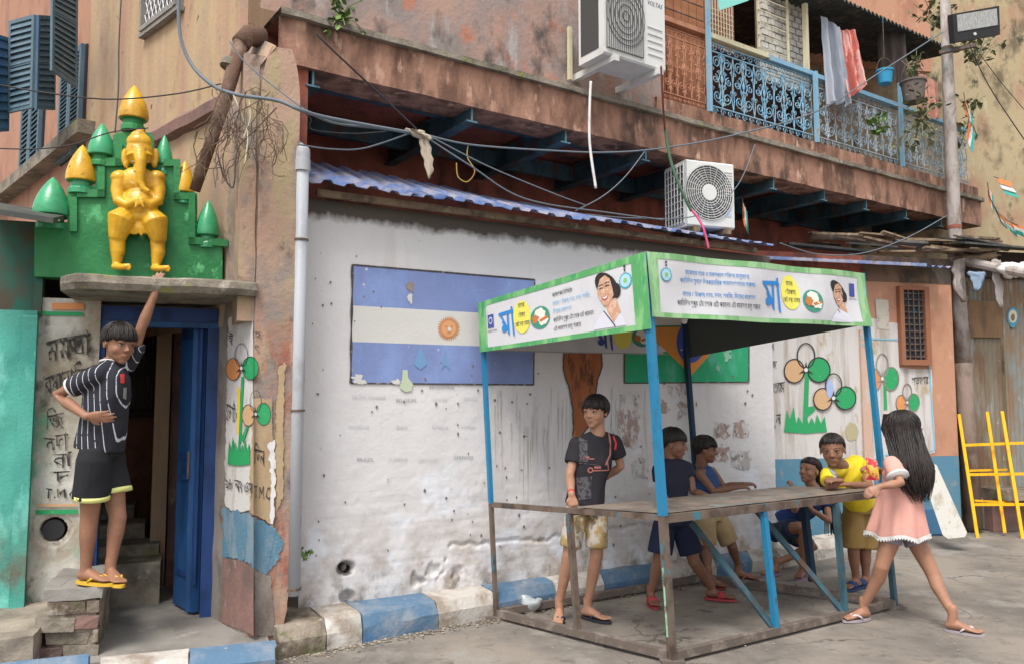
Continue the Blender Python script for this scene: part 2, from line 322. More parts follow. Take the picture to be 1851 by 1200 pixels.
# ------------------------------------------------------------------ flat drawing on a surface, in photo pixels
class Cv:
    def __init__(s, surf, parent): s.s = surf; s.par = parent; s.h = .004; s.wob = 0
    def out(s, name, mb, m): return ob(name, mb, m, s.par) if mb.v else None
    def quad(s, name, c, m, nu=1, nv=1, h=None, edge=0):
        h = s.h if h is None else h
        def fn(a, b):
            x = (c[0][0] * (1 - a) + c[1][0] * a) * (1 - b) + (c[3][0] * (1 - a) + c[2][0] * a) * b
            y = (c[0][1] * (1 - a) + c[1][1] * a) * (1 - b) + (c[3][1] * (1 - a) + c[2][1] * a) * b
            if edge: x += edge * nz((x, y, 0), .11, 3) * (a in (0, 1)); y += edge * nz((x, y, 0), .11, 8) * (b in (0, 1))
            return s.s.w(x, y, h)
        return s.out(name, MB().grid(fn, nu, nv), m)
    def poly(s, name, pts, m, h=None):
        h = s.h if h is None else h
        mb = MB(); mb.v = [s.s.w(x, y, h) for x, y in pts]; mb.f = [tuple(range(len(pts)))]
        return s.out(name, mb, m)
    def disc(s, name, cx, cy, rx, ry, m, h=None, rot=0, n=28, wob=0):
        P = []
        for k in range(n):
            g = 2 * math.pi * k / n; x = rx * math.cos(g); y = ry * math.sin(g); w = 1 + wob * nz((math.cos(g), math.sin(g), cx), 2)
            P.append((cx + (x * math.cos(rot) - y * math.sin(rot)) * w, cy + (x * math.sin(rot) + y * math.cos(rot)) * w))
        return s.poly(name, P, m, h)
    def line(s, name, pts, w, m, h=None, mb=None, closed=False):
        h = s.h if h is None else h; own = mb is None; mb = mb or MB(); n = len(pts); W = w if isinstance(w, (list, tuple)) else [w] * n; b = len(mb.v)
        for i in range(n):
            a = pts[(i - 1) % n] if closed else pts[max(i - 1, 0)]; c = pts[(i + 1) % n] if closed else pts[min(i + 1, n - 1)]
            dx, dy = c[0] - a[0], c[1] - a[1]; l = math.hypot(dx, dy) or 1; nx, ny = -dy / l * W[i] / 2, dx / l * W[i] / 2
            mb.v += [s.s.w(pts[i][0] + nx, pts[i][1] + ny, h), s.s.w(pts[i][0] - nx, pts[i][1] - ny, h)]
        for i in range(n if closed else n - 1):
            j = (i + 1) % n; mb.f.append((b + 2 * i, b + 2 * i + 1, b + 2 * j + 1, b + 2 * j))
        return s.out(name, mb, m) if own else None
    def ring(s, name, cx, cy, rx, ry, w, m, h=None, rot=0, n=28):
        return s.line(name, [(cx + rx * math.cos(2 * math.pi * k / n) * math.cos(rot) - ry * math.sin(2 * math.pi * k / n) * math.sin(rot), cy + rx * math.cos(2 * math.pi * k / n) * math.sin(rot) + ry * math.sin(2 * math.pi * k / n) * math.cos(rot)) for k in range(n)], w, m, h, closed=True)
    def text(s, txt, x0, y0, x1, y1, hpx, m, h=None, name='lettering', shear=0):
        """lettering whose base line runs from (x0, y0) to (x1, y1)"""
        h = s.h if h is None else h; vs, fs, a, b = glyphs(txt)
        if not vs: return None
        mb = MB(); dx, dy = x1 - x0, y1 - y0
        for (x, y) in vs:
            t = (x - a) / (b - a); q = y / .69
            X_ = x0 + dx * t + q * shear; Y_ = y0 + dy * t - q * hpx; mb.v.append(s.s.w(X_ + s.wob * nz((X_, Y_, 1), .13), Y_ + s.wob * nz((X_, Y_, 7), .13), h))
        mb.f = fs; return s.out(name, mb, m)
PRE = '\u09bf\u09c7\u09c8'
def bn(t):
    """Bengali in the order it is drawn: no conjuncts, vowel signs that stand before their letter moved there"""
    t = t.replace('\u09cb', '\u09c7\u0001').replace('\u09cc', '\u09c7\u0001').replace('\u09cd', '\u0002'); o = []
    for ch in t:
        if ch in PRE and o:
            k = len(o) - 1
            while k > 1 and o[k - 1] == '\u0002': k -= 2
            o.insert(k, ch)
        elif ch == '\u0001': o.append('\u09be')
        else: o.append(ch)
    return ''.join(c for c in o if c != '\u0002')
GL = {}
def glyphs(t):
    if t in GL: return GL[t]
    c = bpy.data.curves.new('lettering', 'FONT'); c.body = bn(t); c.size = 1; c.resolution_u = 2
    o = bpy.data.objects.new('lettering', c); me = bpy.data.meshes.new_from_object(o)
    vs = [(v.co.x, v.co.y) for v in me.vertices]; fs = [tuple(p.vertices) for p in me.polygons]
    bpy.data.objects.remove(o); bpy.data.curves.remove(c); bpy.data.meshes.remove(me)
    GL[t] = (vs, fs, min(v[0] for v in vs), max(v[0] for v in vs)) if vs else ([], [], 0, 1); return GL[t]

def add_cracks(m, scale, width, col):
    """ground_cracks: thin irregular cracks, only where a noise lets them"""
    nt = m.node_tree; N = nt.nodes; L = nt.links; b = N['Principled BSDF']; src = b.inputs['Base Color'].links[0].from_socket
    geo = N.new('ShaderNodeNewGeometry'); nn = N.new('ShaderNodeTexNoise'); nn.inputs['Scale'].default_value = 3; nn.inputs['Detail'].default_value = 4
    L.new(geo.outputs['Position'], nn.inputs['Vector']); mx = N.new('ShaderNodeVectorMath'); mx.operation = 'MULTIPLY_ADD'; L.new(nn.outputs['Color'], mx.inputs[0]); mx.inputs[1].default_value = (.35, .35, .35); L.new(geo.outputs['Position'], mx.inputs[2])
    v = N.new('ShaderNodeTexVoronoi'); v.feature = 'DISTANCE_TO_EDGE'; v.inputs['Scale'].default_value = scale; L.new(mx.outputs[0], v.inputs['Vector'])
    r = N.new('ShaderNodeMapRange'); r.inputs[1].default_value = width; r.inputs[2].default_value = 0; L.new(v.outputs['Distance'], r.inputs[0])
    n2 = N.new('ShaderNodeTexNoise'); n2.inputs['Scale'].default_value = 1.1; L.new(geo.outputs['Position'], n2.inputs['Vector']); r2 = N.new('ShaderNodeMapRange'); r2.inputs[1].default_value = .48; r2.inputs[2].default_value = .60; L.new(n2.outputs['Fac'], r2.inputs[0])
    q = N.new('ShaderNodeMath'); q.operation = 'MULTIPLY'; L.new(r.outputs[0], q.inputs[0]); L.new(r2.outputs[0], q.inputs[1])
    x = N.new('ShaderNodeMix'); x.data_type = 'RGBA'; L.new(q.outputs[0], x.inputs[0]); L.new(src, x.inputs[6]); x.inputs[7].default_value = (*col, 1); L.new(x.outputs[2], b.inputs['Base Color'])
add_cracks(M_floor, 1.3, .012, (.07, .06, .05)); add_cracks(M_cement, 2.2, .010, (.10, .09, .08))

# ------------------------------------------------------------------ THE GROUND
def road_fn(a, b):
    x = -9 + 22 * a; y = 0.3 + 14 * b
    return (x, y, .006 * nz((x, y, 0), 1.3) + .003 * nz((x, y, 0), 6, 3) - .004)
mb = MB().grid(road_fn, 150, 110)
ob('road', mb, M_floor, kind='structure', smooth=True)
mb = MB()
for (x0, x1, y0, y1) in ((-60, -9, -40, 60), (13, 60, -40, 60), (-9, 13, -40, .3), (-9, 13, 14.3, 60)):
    mb.add([(x0, y0, -.004), (x1, y0, -.004), (x1, y1, -.004), (x0, y1, -.004)], [(0, 1, 2, 3)])
ob('street_ground', mb, M_floor, kind='structure')
# bits of rubbish and grit
random.seed(4)
mb = MB()
for i in range(230):
    q = gnd(random.uniform(520, 1840), random.uniform(1090, 1196)) if random.random() < .6 else gnd(random.uniform(900, 1600), random.uniform(1040, 1120))
    s = random.uniform(.002, .006); a = random.uniform(0, 3)
    mb.ell((q.x, q.y, .002 + s * .3), (Vector((math.cos(a), math.sin(a), 0)), Vector((-math.sin(a), math.cos(a), 0)), XYZ[2]), (s * 1.5, s, s * .5), 6, 4)
ob('grit', mb, mat('pale_grit', (.33, .30, .26), rough=.9), kind='stuff')

# ------------------------------------------------------------------ KERB along the white wall and round to the right
kerb = bpy.data.objects.new('kerb', None); COL.objects.link(kerb); kerb['kind'] = 'structure'; BASE['kerb'] = Vector((0, 0, 0))
def kerbstone(pa, pb, na, nb, w, h, m, name='kerb_stone', seed=0, nseg=5):
    rings = []
    for i in range(nseg + 1):
        t = i / nseg; q = pa.lerp(pb, t); n = na.lerp(nb, t).normalized(); W = w
        prof = [(-W, -.02), (.0, -.02), (.004, h * .55), (-.035, h * .93), (-.06, h), (-W, h + .012)]
        rings.append([q + n * o + Vector((0, 0, z)) + Vector((nz(q * 1, 9, k + seed), nz(q, 9, k + 30 + seed), nz(q, 8, k + 50 + seed))) * (.012 if 0 < k < 5 else 0) for k, (o, z) in enumerate(prof)])
    o_ = ob(name, MB().loft(rings), m, kerb); auto_smooth(o_, 30); return o_
random.seed(66); mbd = MB()
for i in range(900):
    px = random.uniform(520, 1250); kk = max(.08, .36 - .28 * (px - 530) / 667); of = kk + abs(random.gauss(0, .05)) + .004; q = F0.p(F0.us(px, 0, kk), of, .003); s_ = random.uniform(.002, .009)
    mbd.ell(q, XYZ, (s_ * 1.4, s_, s_ * .6), 5, 4)
ob('kerb_grit', mbd, mat('brown_grit', (.17, .14, .11), [((.34, .30, .25), 30, 1, .5, .55, 3, None)]), kind='stuff')
cuts = [512, 598, 662, 795, 896, 1004, 1090, 1196, 1290, 1352, 1408]
cols = [M_kraw, M_kwhite, M_kblue, M_kwhite, M_kblue, M_kwhite, M_kblue, M_kwhite, M_kblue, M_kwhite]
koff = lambda px: max(.08, .36 - .28 * (px - 530) / 667)
for i in range(len(cuts) - 1):
    a_ = F0.us(cuts[i], 0, .22); b_ = F0.us(cuts[i + 1], 0, .22)
    a_ = F0.us(cuts[i], 0, koff(cuts[i])); b_ = F0.us(cuts[i + 1], 0, koff(cuts[i + 1])); A_ = F0.p(a_ + .004, koff(cuts[i]), 0); B_ = F0.p(b_ - .004, koff(cuts[i + 1]), 0)
    kerbstone(A_, B_, F0.out, F0.out, .40 - .025 * i, .165, cols[i], seed=i)
# curved white end
P_ = F0.p(F0.us(1408, 0, .08) + .004, .08, 0); prev = P_; pn = F0.out
arc = [gnd(1470, 1012), gnd(1540, 1000), gnd(1600, 985)]
for k, q in enumerate(arc):
    d_ = (q - prev).normalized(); n_ = Vector((d_.y, -d_.x, 0))
    kerbstone(prev, q - d_ * .006, pn, n_, .22, .15, M_kwhite, seed=20 + k); prev = q; pn = n_
# left: doorstep kerb (white, blue) and the blue kerb by the teal wall
for (x0, x1, m_) in ((196, 356, M_kwhite), (357, 511, M_kblue)):
    A_ = D.p(D.us(x0, 0, .84), .84, 0); B_ = D.p(D.us(x1, 0, .84) - .003, .84, 0)
    kerbstone(A_, B_, D.out, D.out, .12, .120, m_, seed=x0)
A_ = D.p(D.us(-160, 0, .95), .95, 0); B_ = D.p(D.us(176, 0, .95), .92, 0)
kerbstone(A_, B_, D.out, D.out, .10, .17, M_kblue, seed=70)

# doorstep floor and the raised steps
ob('doorstep_floor', MB().box(D, -1.5, .30, -1.2, .74, .0, .112), M_cement, kind='structure')
def rough_block(name, F_, u0, u1, o0, o1, z0, z1, m, amp=.012, par=None, n=10, **k):
    mb = MB()
    def skin(fn, nu, nv):
        def g_(a, b):
            q = fn(a, b); return q + Vector((nz(q, 9, 1), nz(q, 9, 2), nz(q, 9, 3))) * amp
        mb.grid(g_, nu, nv)
    skin(lambda a, b: F_.p(u0 + (u1 - u0) * a, o1, z0 + (z1 - z0) * b), n, n)
    skin(lambda a, b: F_.p(u0 + (u1 - u0) * a, o1 + (o0 - o1) * b, z1), n, n)
    skin(lambda a, b: F_.p(u0, o0 + (o1 - o0) * a, z0 + (z1 - z0) * b), n, n)
    skin(lambda a, b: F_.p(u1, o1 + (o0 - o1) * a, z0 + (z1 - z0) * b), n, n)
    return auto_smooth(ob(name, mb, m, par, **k), 50)
ul = D.us(100, 0, .62); ur = D.us(192, 0, .62)
step = thing('brick_step', 'broken-edged brick and cement step that the boy in yellow sandals stands on', 'step', D.p((ul + ur) / 2, .4, 0))
rough_block('cement_cap', D, ul - .02, ur + .02, -.05, .60, .40, .462, M_cement, .016, step, 14)
rough_block('step_core', D, ul + .01, ur - .01, -.05, .588, .0, .41, M_kraw, .014, step, 8)
random.seed(5)
bm_ = []
for k in range(7):
    b_ = MB().lbox(-.5, .5, -.5, .5, -.5, .5); b_.v = [v + Vector((random.uniform(-.07, .04), random.uniform(-.10, .05), random.uniform(-.10, .06))) for v in b_.v]; bm_.append(mesh_of(b_, 'brick', (M_kraw, M_oldcon, M_maroon)[k % 3]))
z = .10; row = 0
while z < .39:
    u = ul + (.0 if row % 2 else -.05)
    while u < ur - .02:
        w_ = min(random.uniform(.09, .22), ur + .01 - u); 
        inst('brick', random.choice(bm_), D.mat(u + w_ / 2, .55 + random.uniform(-.005, .014), z + .035) @ Matrix.Rotation(random.uniform(-.10, .10), 4, 'Y') @ Matrix.Diagonal((w_ - .012, .10, .066 + random.uniform(-.006, .004), 1)), step)
        u += w_
    z += .076; row += 1
u2 = D.us(-170, 0, .8)
rough_block('raised_ledge', D, u2, ul - .02, -.02, .80, .0, .285, mat('dusty_cement_ledge', (.36, .31, .25), [((.20, .17, .14), 3, 1, .42, .62, 3, None), ((.11, .10, .09), 4, 1, .45, .62, 3, (.26, .16))], bump=.4), .012, n=20, kind='structure')

# ------------------------------------------------------------------ THE WHITE ROOM
room = thing('ground_floor_room', 'low white limewashed room with painted football flags on its wall and a blue tin roof', 'building', F0.p(2, 0, 0))
ULEN = F0.us(1398); ZT = 2.72
jag = 1
holes = [(F.hit(625, 1027), .032), (F.hit(627, 1078), .028), (F.hit(752, 1050), .024), (F.hit(786, 1028), .03), (F.hit(826, 1032), .025), (F.hit(980, 976), .012)]
def wall_fn(a, b):
    u = -.02 + (ULEN + .02) * a; z = .1 + (ZT - .1) * b; o = wall_relief(u, z)
    for (h, r) in holes:
        d2 = math.hypot((u - h[0]) * .8, z - h[1])
        if d2 > r * 3: continue
        d2 *= max(.3, 1 + (.15 if r in (.032, .028) else 1.2) * nz((u, 0, z), 26))
        if d2 < r * 1.5: o -= (.09 if r in (.032, .028) else .022) * min(1, max(0, (r * 1.5 - d2) / (r * .5)))
    # the long crack through the lower wall
    cz = .46 + .05 * nz((u, 0, 0), 3.1, 4) + .03 * nz((u, 0, 0), 11, 7)
    if 1.0 < u < 3.0 and abs(z - cz) < .012: o -= .012
    return F0.p(u, o, z)
ob('painted_wall', MB().grid(wall_fn, 330, 210), M_white, room, smooth=True)
ob('end_wall', MB().box(F0, ULEN - .20, ULEN - .003, -1.3, -.012, .0, ZT - .02), M_white, room)
ob('drain_pipe_end', MB().tube([F0.p(holes[0][0][0], -.07, holes[0][0][1]), F0.p(holes[0][0][0], .004, holes[0][0][1])], .028, 12, False), M_dark, room)
# roof of blue sheets
roof = thing('tin_roof', 'faded blue corrugated tin roof along the top of the white wall', 'roof', F0.p(2, 0, ZT))
ue0 = F0.us(563, 0, .22); ue1 = F0.us(1412, 0, .22); ns = 6; zeave = (F0.hit(575, 338, .22)[1] + F0.hit(1395, 438, .22)[1]) / 2
random.seed(9)
for k in range(ns):
    a0 = ue0 + (ue1 - ue0) * k / ns - .03; a1 = ue0 + (ue1 - ue0) * (k + 1) / ns + .03
    dz = .004 * (k % 2) + random.uniform(-.006, .006); do = random.uniform(-.02, .02); per = .15; pts = []
    u = a0
    while u < a1:
        for (t, hgt) in ((0, 0), (.42, 0), (.54, 1), (.84, 1), (.96, 0)):
            if u + t * per <= a1: pts.append((u + t * per, hgt * .020))
        u += per
    def rf(a, b, pts=pts, k=k, do=do, dz=dz):
        i = int(round(a * (len(pts) - 1))); uu, hh = pts[i]; fr = (uu - ue0) / (ue1 - ue0)
        off = .22 + do - b * 1.0; z_ = zeave + dz + hh + b * (.43 - .20 * fr) + .012 * nz((uu, b, 0), 2.3) * (1 - b) + (.012 * nz((uu, 0, 0), 9) if b == 0 else 0)
        return F0.p(uu, off + .01 * nz((uu, 0, 5), 12) * (b == 0), z_)
    g1 = MB().grid(rf, len(pts) - 1, 8); n_ = len(g1.v); cnt = list(g1.f)
    g1.v += [q + Vector((0, 0, -.003)) for q in g1.v[:n_]]; g1.f += [tuple(i + n_ for i in f_[::-1]) for f_ in cnt]
    ob('corrugated_sheet', g1, M_tinblue, roof)
ob('eave_batten', MB().box(F0, ue0 + .05, ue1 - .1, .06, .10, zeave - .05, zeave - .008), M_wood, roof)

# ------------------------------------------------------------------ THE OLD BUILDING with the balcony
old = thing('old_building', 'weathered ochre and pink old building with a balcony over the white room', 'building', G.p(0, -.5, 0))
zl = G.hit(1000, 157, 0)[1]; zr = G.hit(1290, 205, -.04)[1]; zl2 = G.hit(560, 45, 0)[1]
uEnd = G.us(1790, 0, 0)
u45 = G.us(447, 0, -.12)
def slab_part(name, u0, u1, o0, o1, z0, z1, m, n=60, amp=.01):
    def fn(a, b):
        u = u0 + (u1 - u0) * a
        pr = [(o0, z0), (o1, z0), (o1, z1), (o0, z1)]; i = int(round(b * 4)) % 4; o_, z_ = pr[i]
        q = G.p(u, o_, z_); return q + Vector((0, 0, nz(q, 5, 3) * amp)) + G.out * nz(q, 6, 8) * amp
    return ob(name, MB().grid(fn, n, 4), m, old)
slab_part('balcony_edge_beam', u45 + .1, uEnd, -.30, .0, ZB, zl - .012, M_fascia)
slab_part('drip_ledge', u45 + .1, uEnd, -.30, .045, zl - .012, zl + .03, M_oldcon)
slab_part('upper_band', G.us(1195, 0, -.03), uEnd, -.30, -.03, zl + .03, zr, M_fascia)
ob('balcony_slab', MB().box(G, u45 + .1, uEnd, -2.0, -.30, ZB + .10, zl), M_redwall, old)
# pink stained wall over the ledge, up to the first balcony panel
uw1 = G.us(1204, 0, -.06)
ob('stained_upper_wall', MB().grid(lambda a, b: G.p(u45 + (uw1 - u45) * a, -.06 + .012 * nz((a * 5, b * 2, 0), 3), zl + .03 + 2.6 * b), 60, 30), M_pinkwall, old, smooth=True)
ob('upper_wall_return', MB().box(G, uw1 - .2, uw1, -1.2, -.075, zl + .03, zl + 2.6), M_pinkwall, old)
# side wall with its sloping string course
uL = LW.us(135)
ob('ochre_side_wall', MB().grid(lambda a, b: LW.p(uL * (1 - a), .01 * nz((a * 9, b * 4, 0), 2), 1.9 + 4.4 * b), 50, 40), M_ochre, old, smooth=True)
ob('wall_left_return', MB().box(LW, uL, uL + .02, -2.5, -.01, 1.9, 6.3), M_ochre, old)
zc = (LW.hit(395, 180)[1] + LW.hit(175, 312)[1]) / 2
mb = MB().loft([[LW.p(u, o, zc + z + .012 * nz((u * 4, 0, z))) for (o, z) in ((-.02, -.10), (.06, -.07), (.07, .0), (.03, .04), (-.02, .05))] for u in [uL * (1 - k / 24) - .12 * (k / 24) for k in range(25)]])
ob('string_course', mb, M_maroon, old)
# recess behind: dark red back wall, floor of the loft above the room
ob('recess_back_wall', MB().box(F0, -.6, 9, -1.55, -1.45, 2.0, ZB + .14), M_redwall, old)
ob('recess_end_wall', MB().box(F0, -.12, -.02, -1.5, -.02, 2.2, ZB + .10), M_redwall, old)
# beams under the balcony, each an I section
for k, px in enumerate((552, 700, 848, 1022, 1170, 1290, 1405, 1498, 1575, 1648, 1712)):
    if k == 1: continue
    u = G.us(px, 0, -.05)
    b_ = thing_ = None
    o0 = -1.9; h = .155; zt = ZB + .06
    mb = MB().box(G, u - .006, u + .006, o0, -.03, zt - h, zt).box(G, u - .045, u + .045, o0, -.032, zt - h - .012, zt - h - .0005).box(G, u - .045, u + .045, o0, -.031, zt + .0005, zt + .01)
    bo = ob('floor_beam', mb, M_steelblue, old); BASE[bo.name] = BASE[old.name]
    ob('beam_end', MB().box(G, u - .007, u + .007, -.0295, -.026, zt - h, zt - .001).box(G, u - .046, u + .046, -.0295, -.026, zt - h - .013, zt - h - .001), M_steelend, bo)
ob('edge_angle', MB().box(G, 0, uEnd, -.32, -.305, ZB + .0, ZB + .085).box(G, 0, uEnd, -.42, -.33, ZB + .02, ZB + .03), M_steelblue, old)
ob('cross_beam', MB().box(G, 0, uEnd, -1.05, -1.0, ZB - .07, ZB + .075), M_steelblue, old)

# corner pillar with its two painted faces
pc = at(458, 720, 4.74); pj = at(393, 720, 5.18)
PS = Fr(pc.x, pc.y, math.degrees(math.atan2(pc.x - pj.x, pc.y - pj.y)))    # side face: u negative back to the jamb
if PS.out.dot(Vector((0, 0, 0)) - pc) < 0: PS.out = -PS.out
PF = Fr(pc.x, pc.y, 66)
upr = PF.us(531, 0, 0); slen = (pj - pc).length
zpt = PF.hit(515, 88)[1]
pil = thing('corner_pillar', 'flaking salmon pillar painted with twin flowers between the blue door and the grey pipe', 'pillar', PF.p(.1, -.1, 0))
def pfront(a, b):
    z = .05 + (zpt - .05) * b; u = -.002 + (upr + .002) * a
    if z < .34 and a > .55: u = min(u, upr * (.75 + .25 * (z / .34)) + .03 * nz((0, 0, z), 20))
    shr = 1 if b < .9 else math.sqrt(max(0.0, 1 - ((b - .9) / .1) ** 2 * .75)); c_ = upr * .5
    return PF.p(c_ + (u - c_) * shr, .006 * nz((u, 0, z), 5) , z)
ob('front_face', MB().grid(pfront, 16, 90), M_pillar, pil, smooth=True)
def pside(a, b):
    z = .05 + 2.2 * b; u = -slen * (1 - a); return PS.p(u, .006 * nz((u, 0, z), 5) * (1 - a), z)
ob('side_face', MB().grid(pside, 16, 60), M_jamb, pil, smooth=True)
ob('pillar_right_face', MB().box(PF, upr - .03, upr - .012, -.5, -.012, .3, zpt - .15), M_pillar, pil)
ob('pillar_core', MB().box(PF, -.10, upr - .06, -.4, -.02, 1.9, zpt - .06), M_pillar, pil)
# sloping shoulder of plaster joining pillar and side wall
a0 = PF.p(.0, -.02, 0)
sh = []
mb = MB()
Ps = [at(402, 190, 5.0), at(420, 120, 5.0), at(447, 60, 4.98), at(500, 86, 4.66), at(480, 135, 4.64), at(462, 520, 4.62), at(404, 520, 4.98), at(400, 330, 5.02)]
def cu(fr_, c_): return fr_
L_ = [at(398, 525, 5.19), at(400, 330, 5.20), at(398, 240, 5.19), at(401, 175, 5.15), at(425, 110, 5.08), at(447, 60, 5.0)]
R_ = [at(458, 530, 4.73), at(459, 520, 4.74), at(461, 380, 4.74), at(463, 240, 4.74), at(470, 120, 4.75), at(500, 84, 4.76)]
def shf(a, b):
    i = b * (len(L_) - 1); k = min(int(i), len(L_) - 2); t = i - k
    q = L_[k].lerp(L_[k + 1], t).lerp(R_[k].lerp(R_[k + 1], t), a); return q + Vector((nz(q, 7, 1), nz(q, 7, 4), 0)) * .012
ob('plaster_shoulder', MB().grid(shf, 12, 40), M_pillar, pil, smooth=True)
# painted zones on the pillar
cs = Cv(Fr(PS.o.x, PS.o.y, 0), pil); cs.s = PS
cf = Cv(PF, pil); cs.wob = cf.wob = 3.0
def both(name, pts, m, h, kind='poly', w=2):
    """draw on the side face left of the corner and on the front face right of it"""
    X = 458.2
    def clip(P, keep):
        out = []
        for i in range(len(P)):
            a, b = P[i], P[(i + 1) % len(P)]; ina, inb = keep(a[0]), keep(b[0])
            if ina: out.append(a)
            if ina != inb:
                t = (X - a[0]) / (b[0] - a[0]); out.append((X, a[1] + (b[1] - a[1]) * t))
        return out
    for c_, keep in ((cs, lambda x: x <= X), (cf, lambda x: x >= X)):
        q = clip(pts, keep)
        if len(q) >= 3: c_.poly(name, q, m, h)
def wob(pts, n=8, amp=2.0, seed=0):
    out = []; n = n * 3; amp = amp * 1.2
    for i in range(len(pts)):
        a, b = pts[i], pts[(i + 1) % len(pts)]
        for k in range(n):
            t = k / n; x = a[0] + (b[0] - a[0]) * t; y = a[1] + (b[1] - a[1]) * t
            out.append((x + amp * (nz((x, y, seed), .09) + .8 * nz((x, y, seed), .37)), y + amp * (nz((x, y, seed + 9), .09) + .8 * nz((x, y, seed + 9), .37))))
    return out
M_pw2 = mat('pillar_white_paint', (.60, .58, .57), [((.45, .40, .37), 9, .4, .5, .66, 3, None)], bump=.2)
M_poch = mat('pillar_ochre_paint', (.42, .31, .19), [((.35, .24, .15), 9, .4, .5, .66, 3, None)], bump=.2)
M_pbl = mat('pillar_blue_paint', (.10, .21, .30), [((.20, .27, .32), 9, .4, .46, .62, 3, None), ((.30, .24, .2), 15, .4, .62, .70, 3, None)], bump=.3)
both('white_paint_patch', wob([(413, 575), (457, 540), (458, 560), (458, 900), (455, 922), (430, 925), (406, 915), (409, 740)]), M_pw2, .006)
both('ochre_paint_patch', wob([(459, 720), (492, 720), (492, 948), (470, 935), (452, 925), (452, 840)]), M_poch, .010)
both('white_paint_drip', wob([(484, 800), (497, 795), (498, 860), (494, 950), (488, 945), (490, 860)], 5, 3), M_pwhite, .013)
both('blue_paint_patch', wob([(404, 918), (440, 926), (494, 950), (512, 975), (505, 1010), (480, 1040), (440, 1012), (400, 1005)], 8, 4), M_pbl, .008)
both('maroon_dado', wob([(402, 1006), (440, 1014), (459, 1026), (459, 1148), (400, 1124)], 6, 1.5), M_maroon, .007)
both('grey_skirting', wob([(461, 1030), (490, 1040), (497, 1148), (461, 1148)], 6, 2), M_jamb, .008)
both('yellow_paint_streak', wob([(504, 660), (516, 655), (512, 760), (512, 900), (500, 920), (498, 760)], 6, 3), M_poch, .009)
def flower(cva, cx, cy, s, tx, oc, gc, kx=1.0, h=.012, rings=True, white=True):
    """three-petal flower painted on the wall: open petal on top, tan petal left, green petal right"""
    lw = 2.6 * s
    if cva is None:
        dr = lambda n, P, m, hh: both(n, P, m, hh)
        ln = lambda n, P, w, m, hh: both(n, ribbon(P, w), m, hh)
    else:
        dr = lambda n, P, m, hh: cva.poly(n, P, m, hh)
        ln = lambda n, P, w, m, hh: cva.line(n, P, w, m, hh, closed=True)
    def el(x, y, rx, ry, n=26): return [(cx + (x + rx * math.cos(2 * math.pi * k / n)) * s * kx, cy + (y + ry * math.sin(2 * math.pi * k / n)) * s) for k in range(n)]
    for (x, y, rx, ry, m) in ((0, -24, 15, 21, None), (-20, 2, 17, 20, oc), (22, 0, 19, 21, gc)):
        if m: dr('painted_petal', el(x, y, rx, ry), m, h)
        E_ = el(x, y, rx, ry)
        if cva is None:
            O_ = el(x, y, rx + 1.3, ry + 1.1); n = len(E_)
            for k in range(0, n, 2):
                both('petal_outline', [E_[k], E_[(k + 2) % n], O_[(k + 2) % n], O_[k]], M_black, h + .002)
        else: ln('petal_outline', E_, lw * .8, tx, h + .002)
    st = []
    for k in range(3):
        g = -math.pi / 2 + k * 2 * math.pi / 3
        for (rr, da) in ((15, 0), (4, .55), (5, 1.0), (4, 1.5)): st.append((cx + rr * math.cos(g + da) * s * kx, cy + rr * math.sin(g + da) * s))
    dr('flower_heart', st, tx, h + .004); dr('flower_centre', el(0, 0, 3.4, 3.6, 12), M_pwhite, h + .006)
def ribbon(P, w): return P
def grass(dr, x0, x1, ybase, ytops, m, h):
    n = len(ytops); P = [(x0, ybase)]
    for i, yt in enumerate(ytops):
        xa = x0 + (x1 - x0) * (i + .5) / n; P.append((xa + 1.5 * math.sin(i * 2.3), yt)); 
        if i < n - 1: P.append((x0 + (x1 - x0) * (i + 1) / n, max(yt, ytops[i + 1]) + (ybase - max(yt, ytops[i + 1])) * .45))
    P.append((x1, ybase)); P.append(((x0 + x1) / 2, ybase + 3)); dr('painted_grass', P, m, h)
both('painted_stem', [(436, 680), (441, 680), (436, 800), (431, 800)], M_pgreen, .010)
both('painted_stem', [(429, 700), (434, 700), (433, 790), (428, 780)], mat('painted_yellow', (.75, .52, .04)), .009)
both('painted_stem', [(436, 790), (446, 768), (449, 772), (439, 800)], M_pgreen, .011)
flower(None, 436, 665, .98, M_black, M_porange2, M_pgreen, .76)
flower(None, 462, 748, .95, M_black, M_porange, M_pgreen, .70)
grass(lambda n, P, m, h: both(n, P, m, h), 411, 452, 838, (795, 788, 796, 786, 800, 790, 798), M_pgreen, .013)
cs.text('ভোট', 409, 757, 427, 765, 30, M_letter, .012); cs.text('ই', 412, 622, 421, 622, 18, M_letter, .012)
cf.text('দিন', 459, 838, 478, 842, 30, M_letter, .014); cs.text('৯৮ নং ওয়', 407, 882, 457, 893, 22, M_letter, .014)
cf.text('T.M.C', 459, 899, 488, 902, 22, M_blackp, .014); cf.text('হ', 460, 612, 472, 612, 14, M_blackp, .014); cf.text('ৎ', 461, 636, 470, 638, 14, M_blackp, .014)

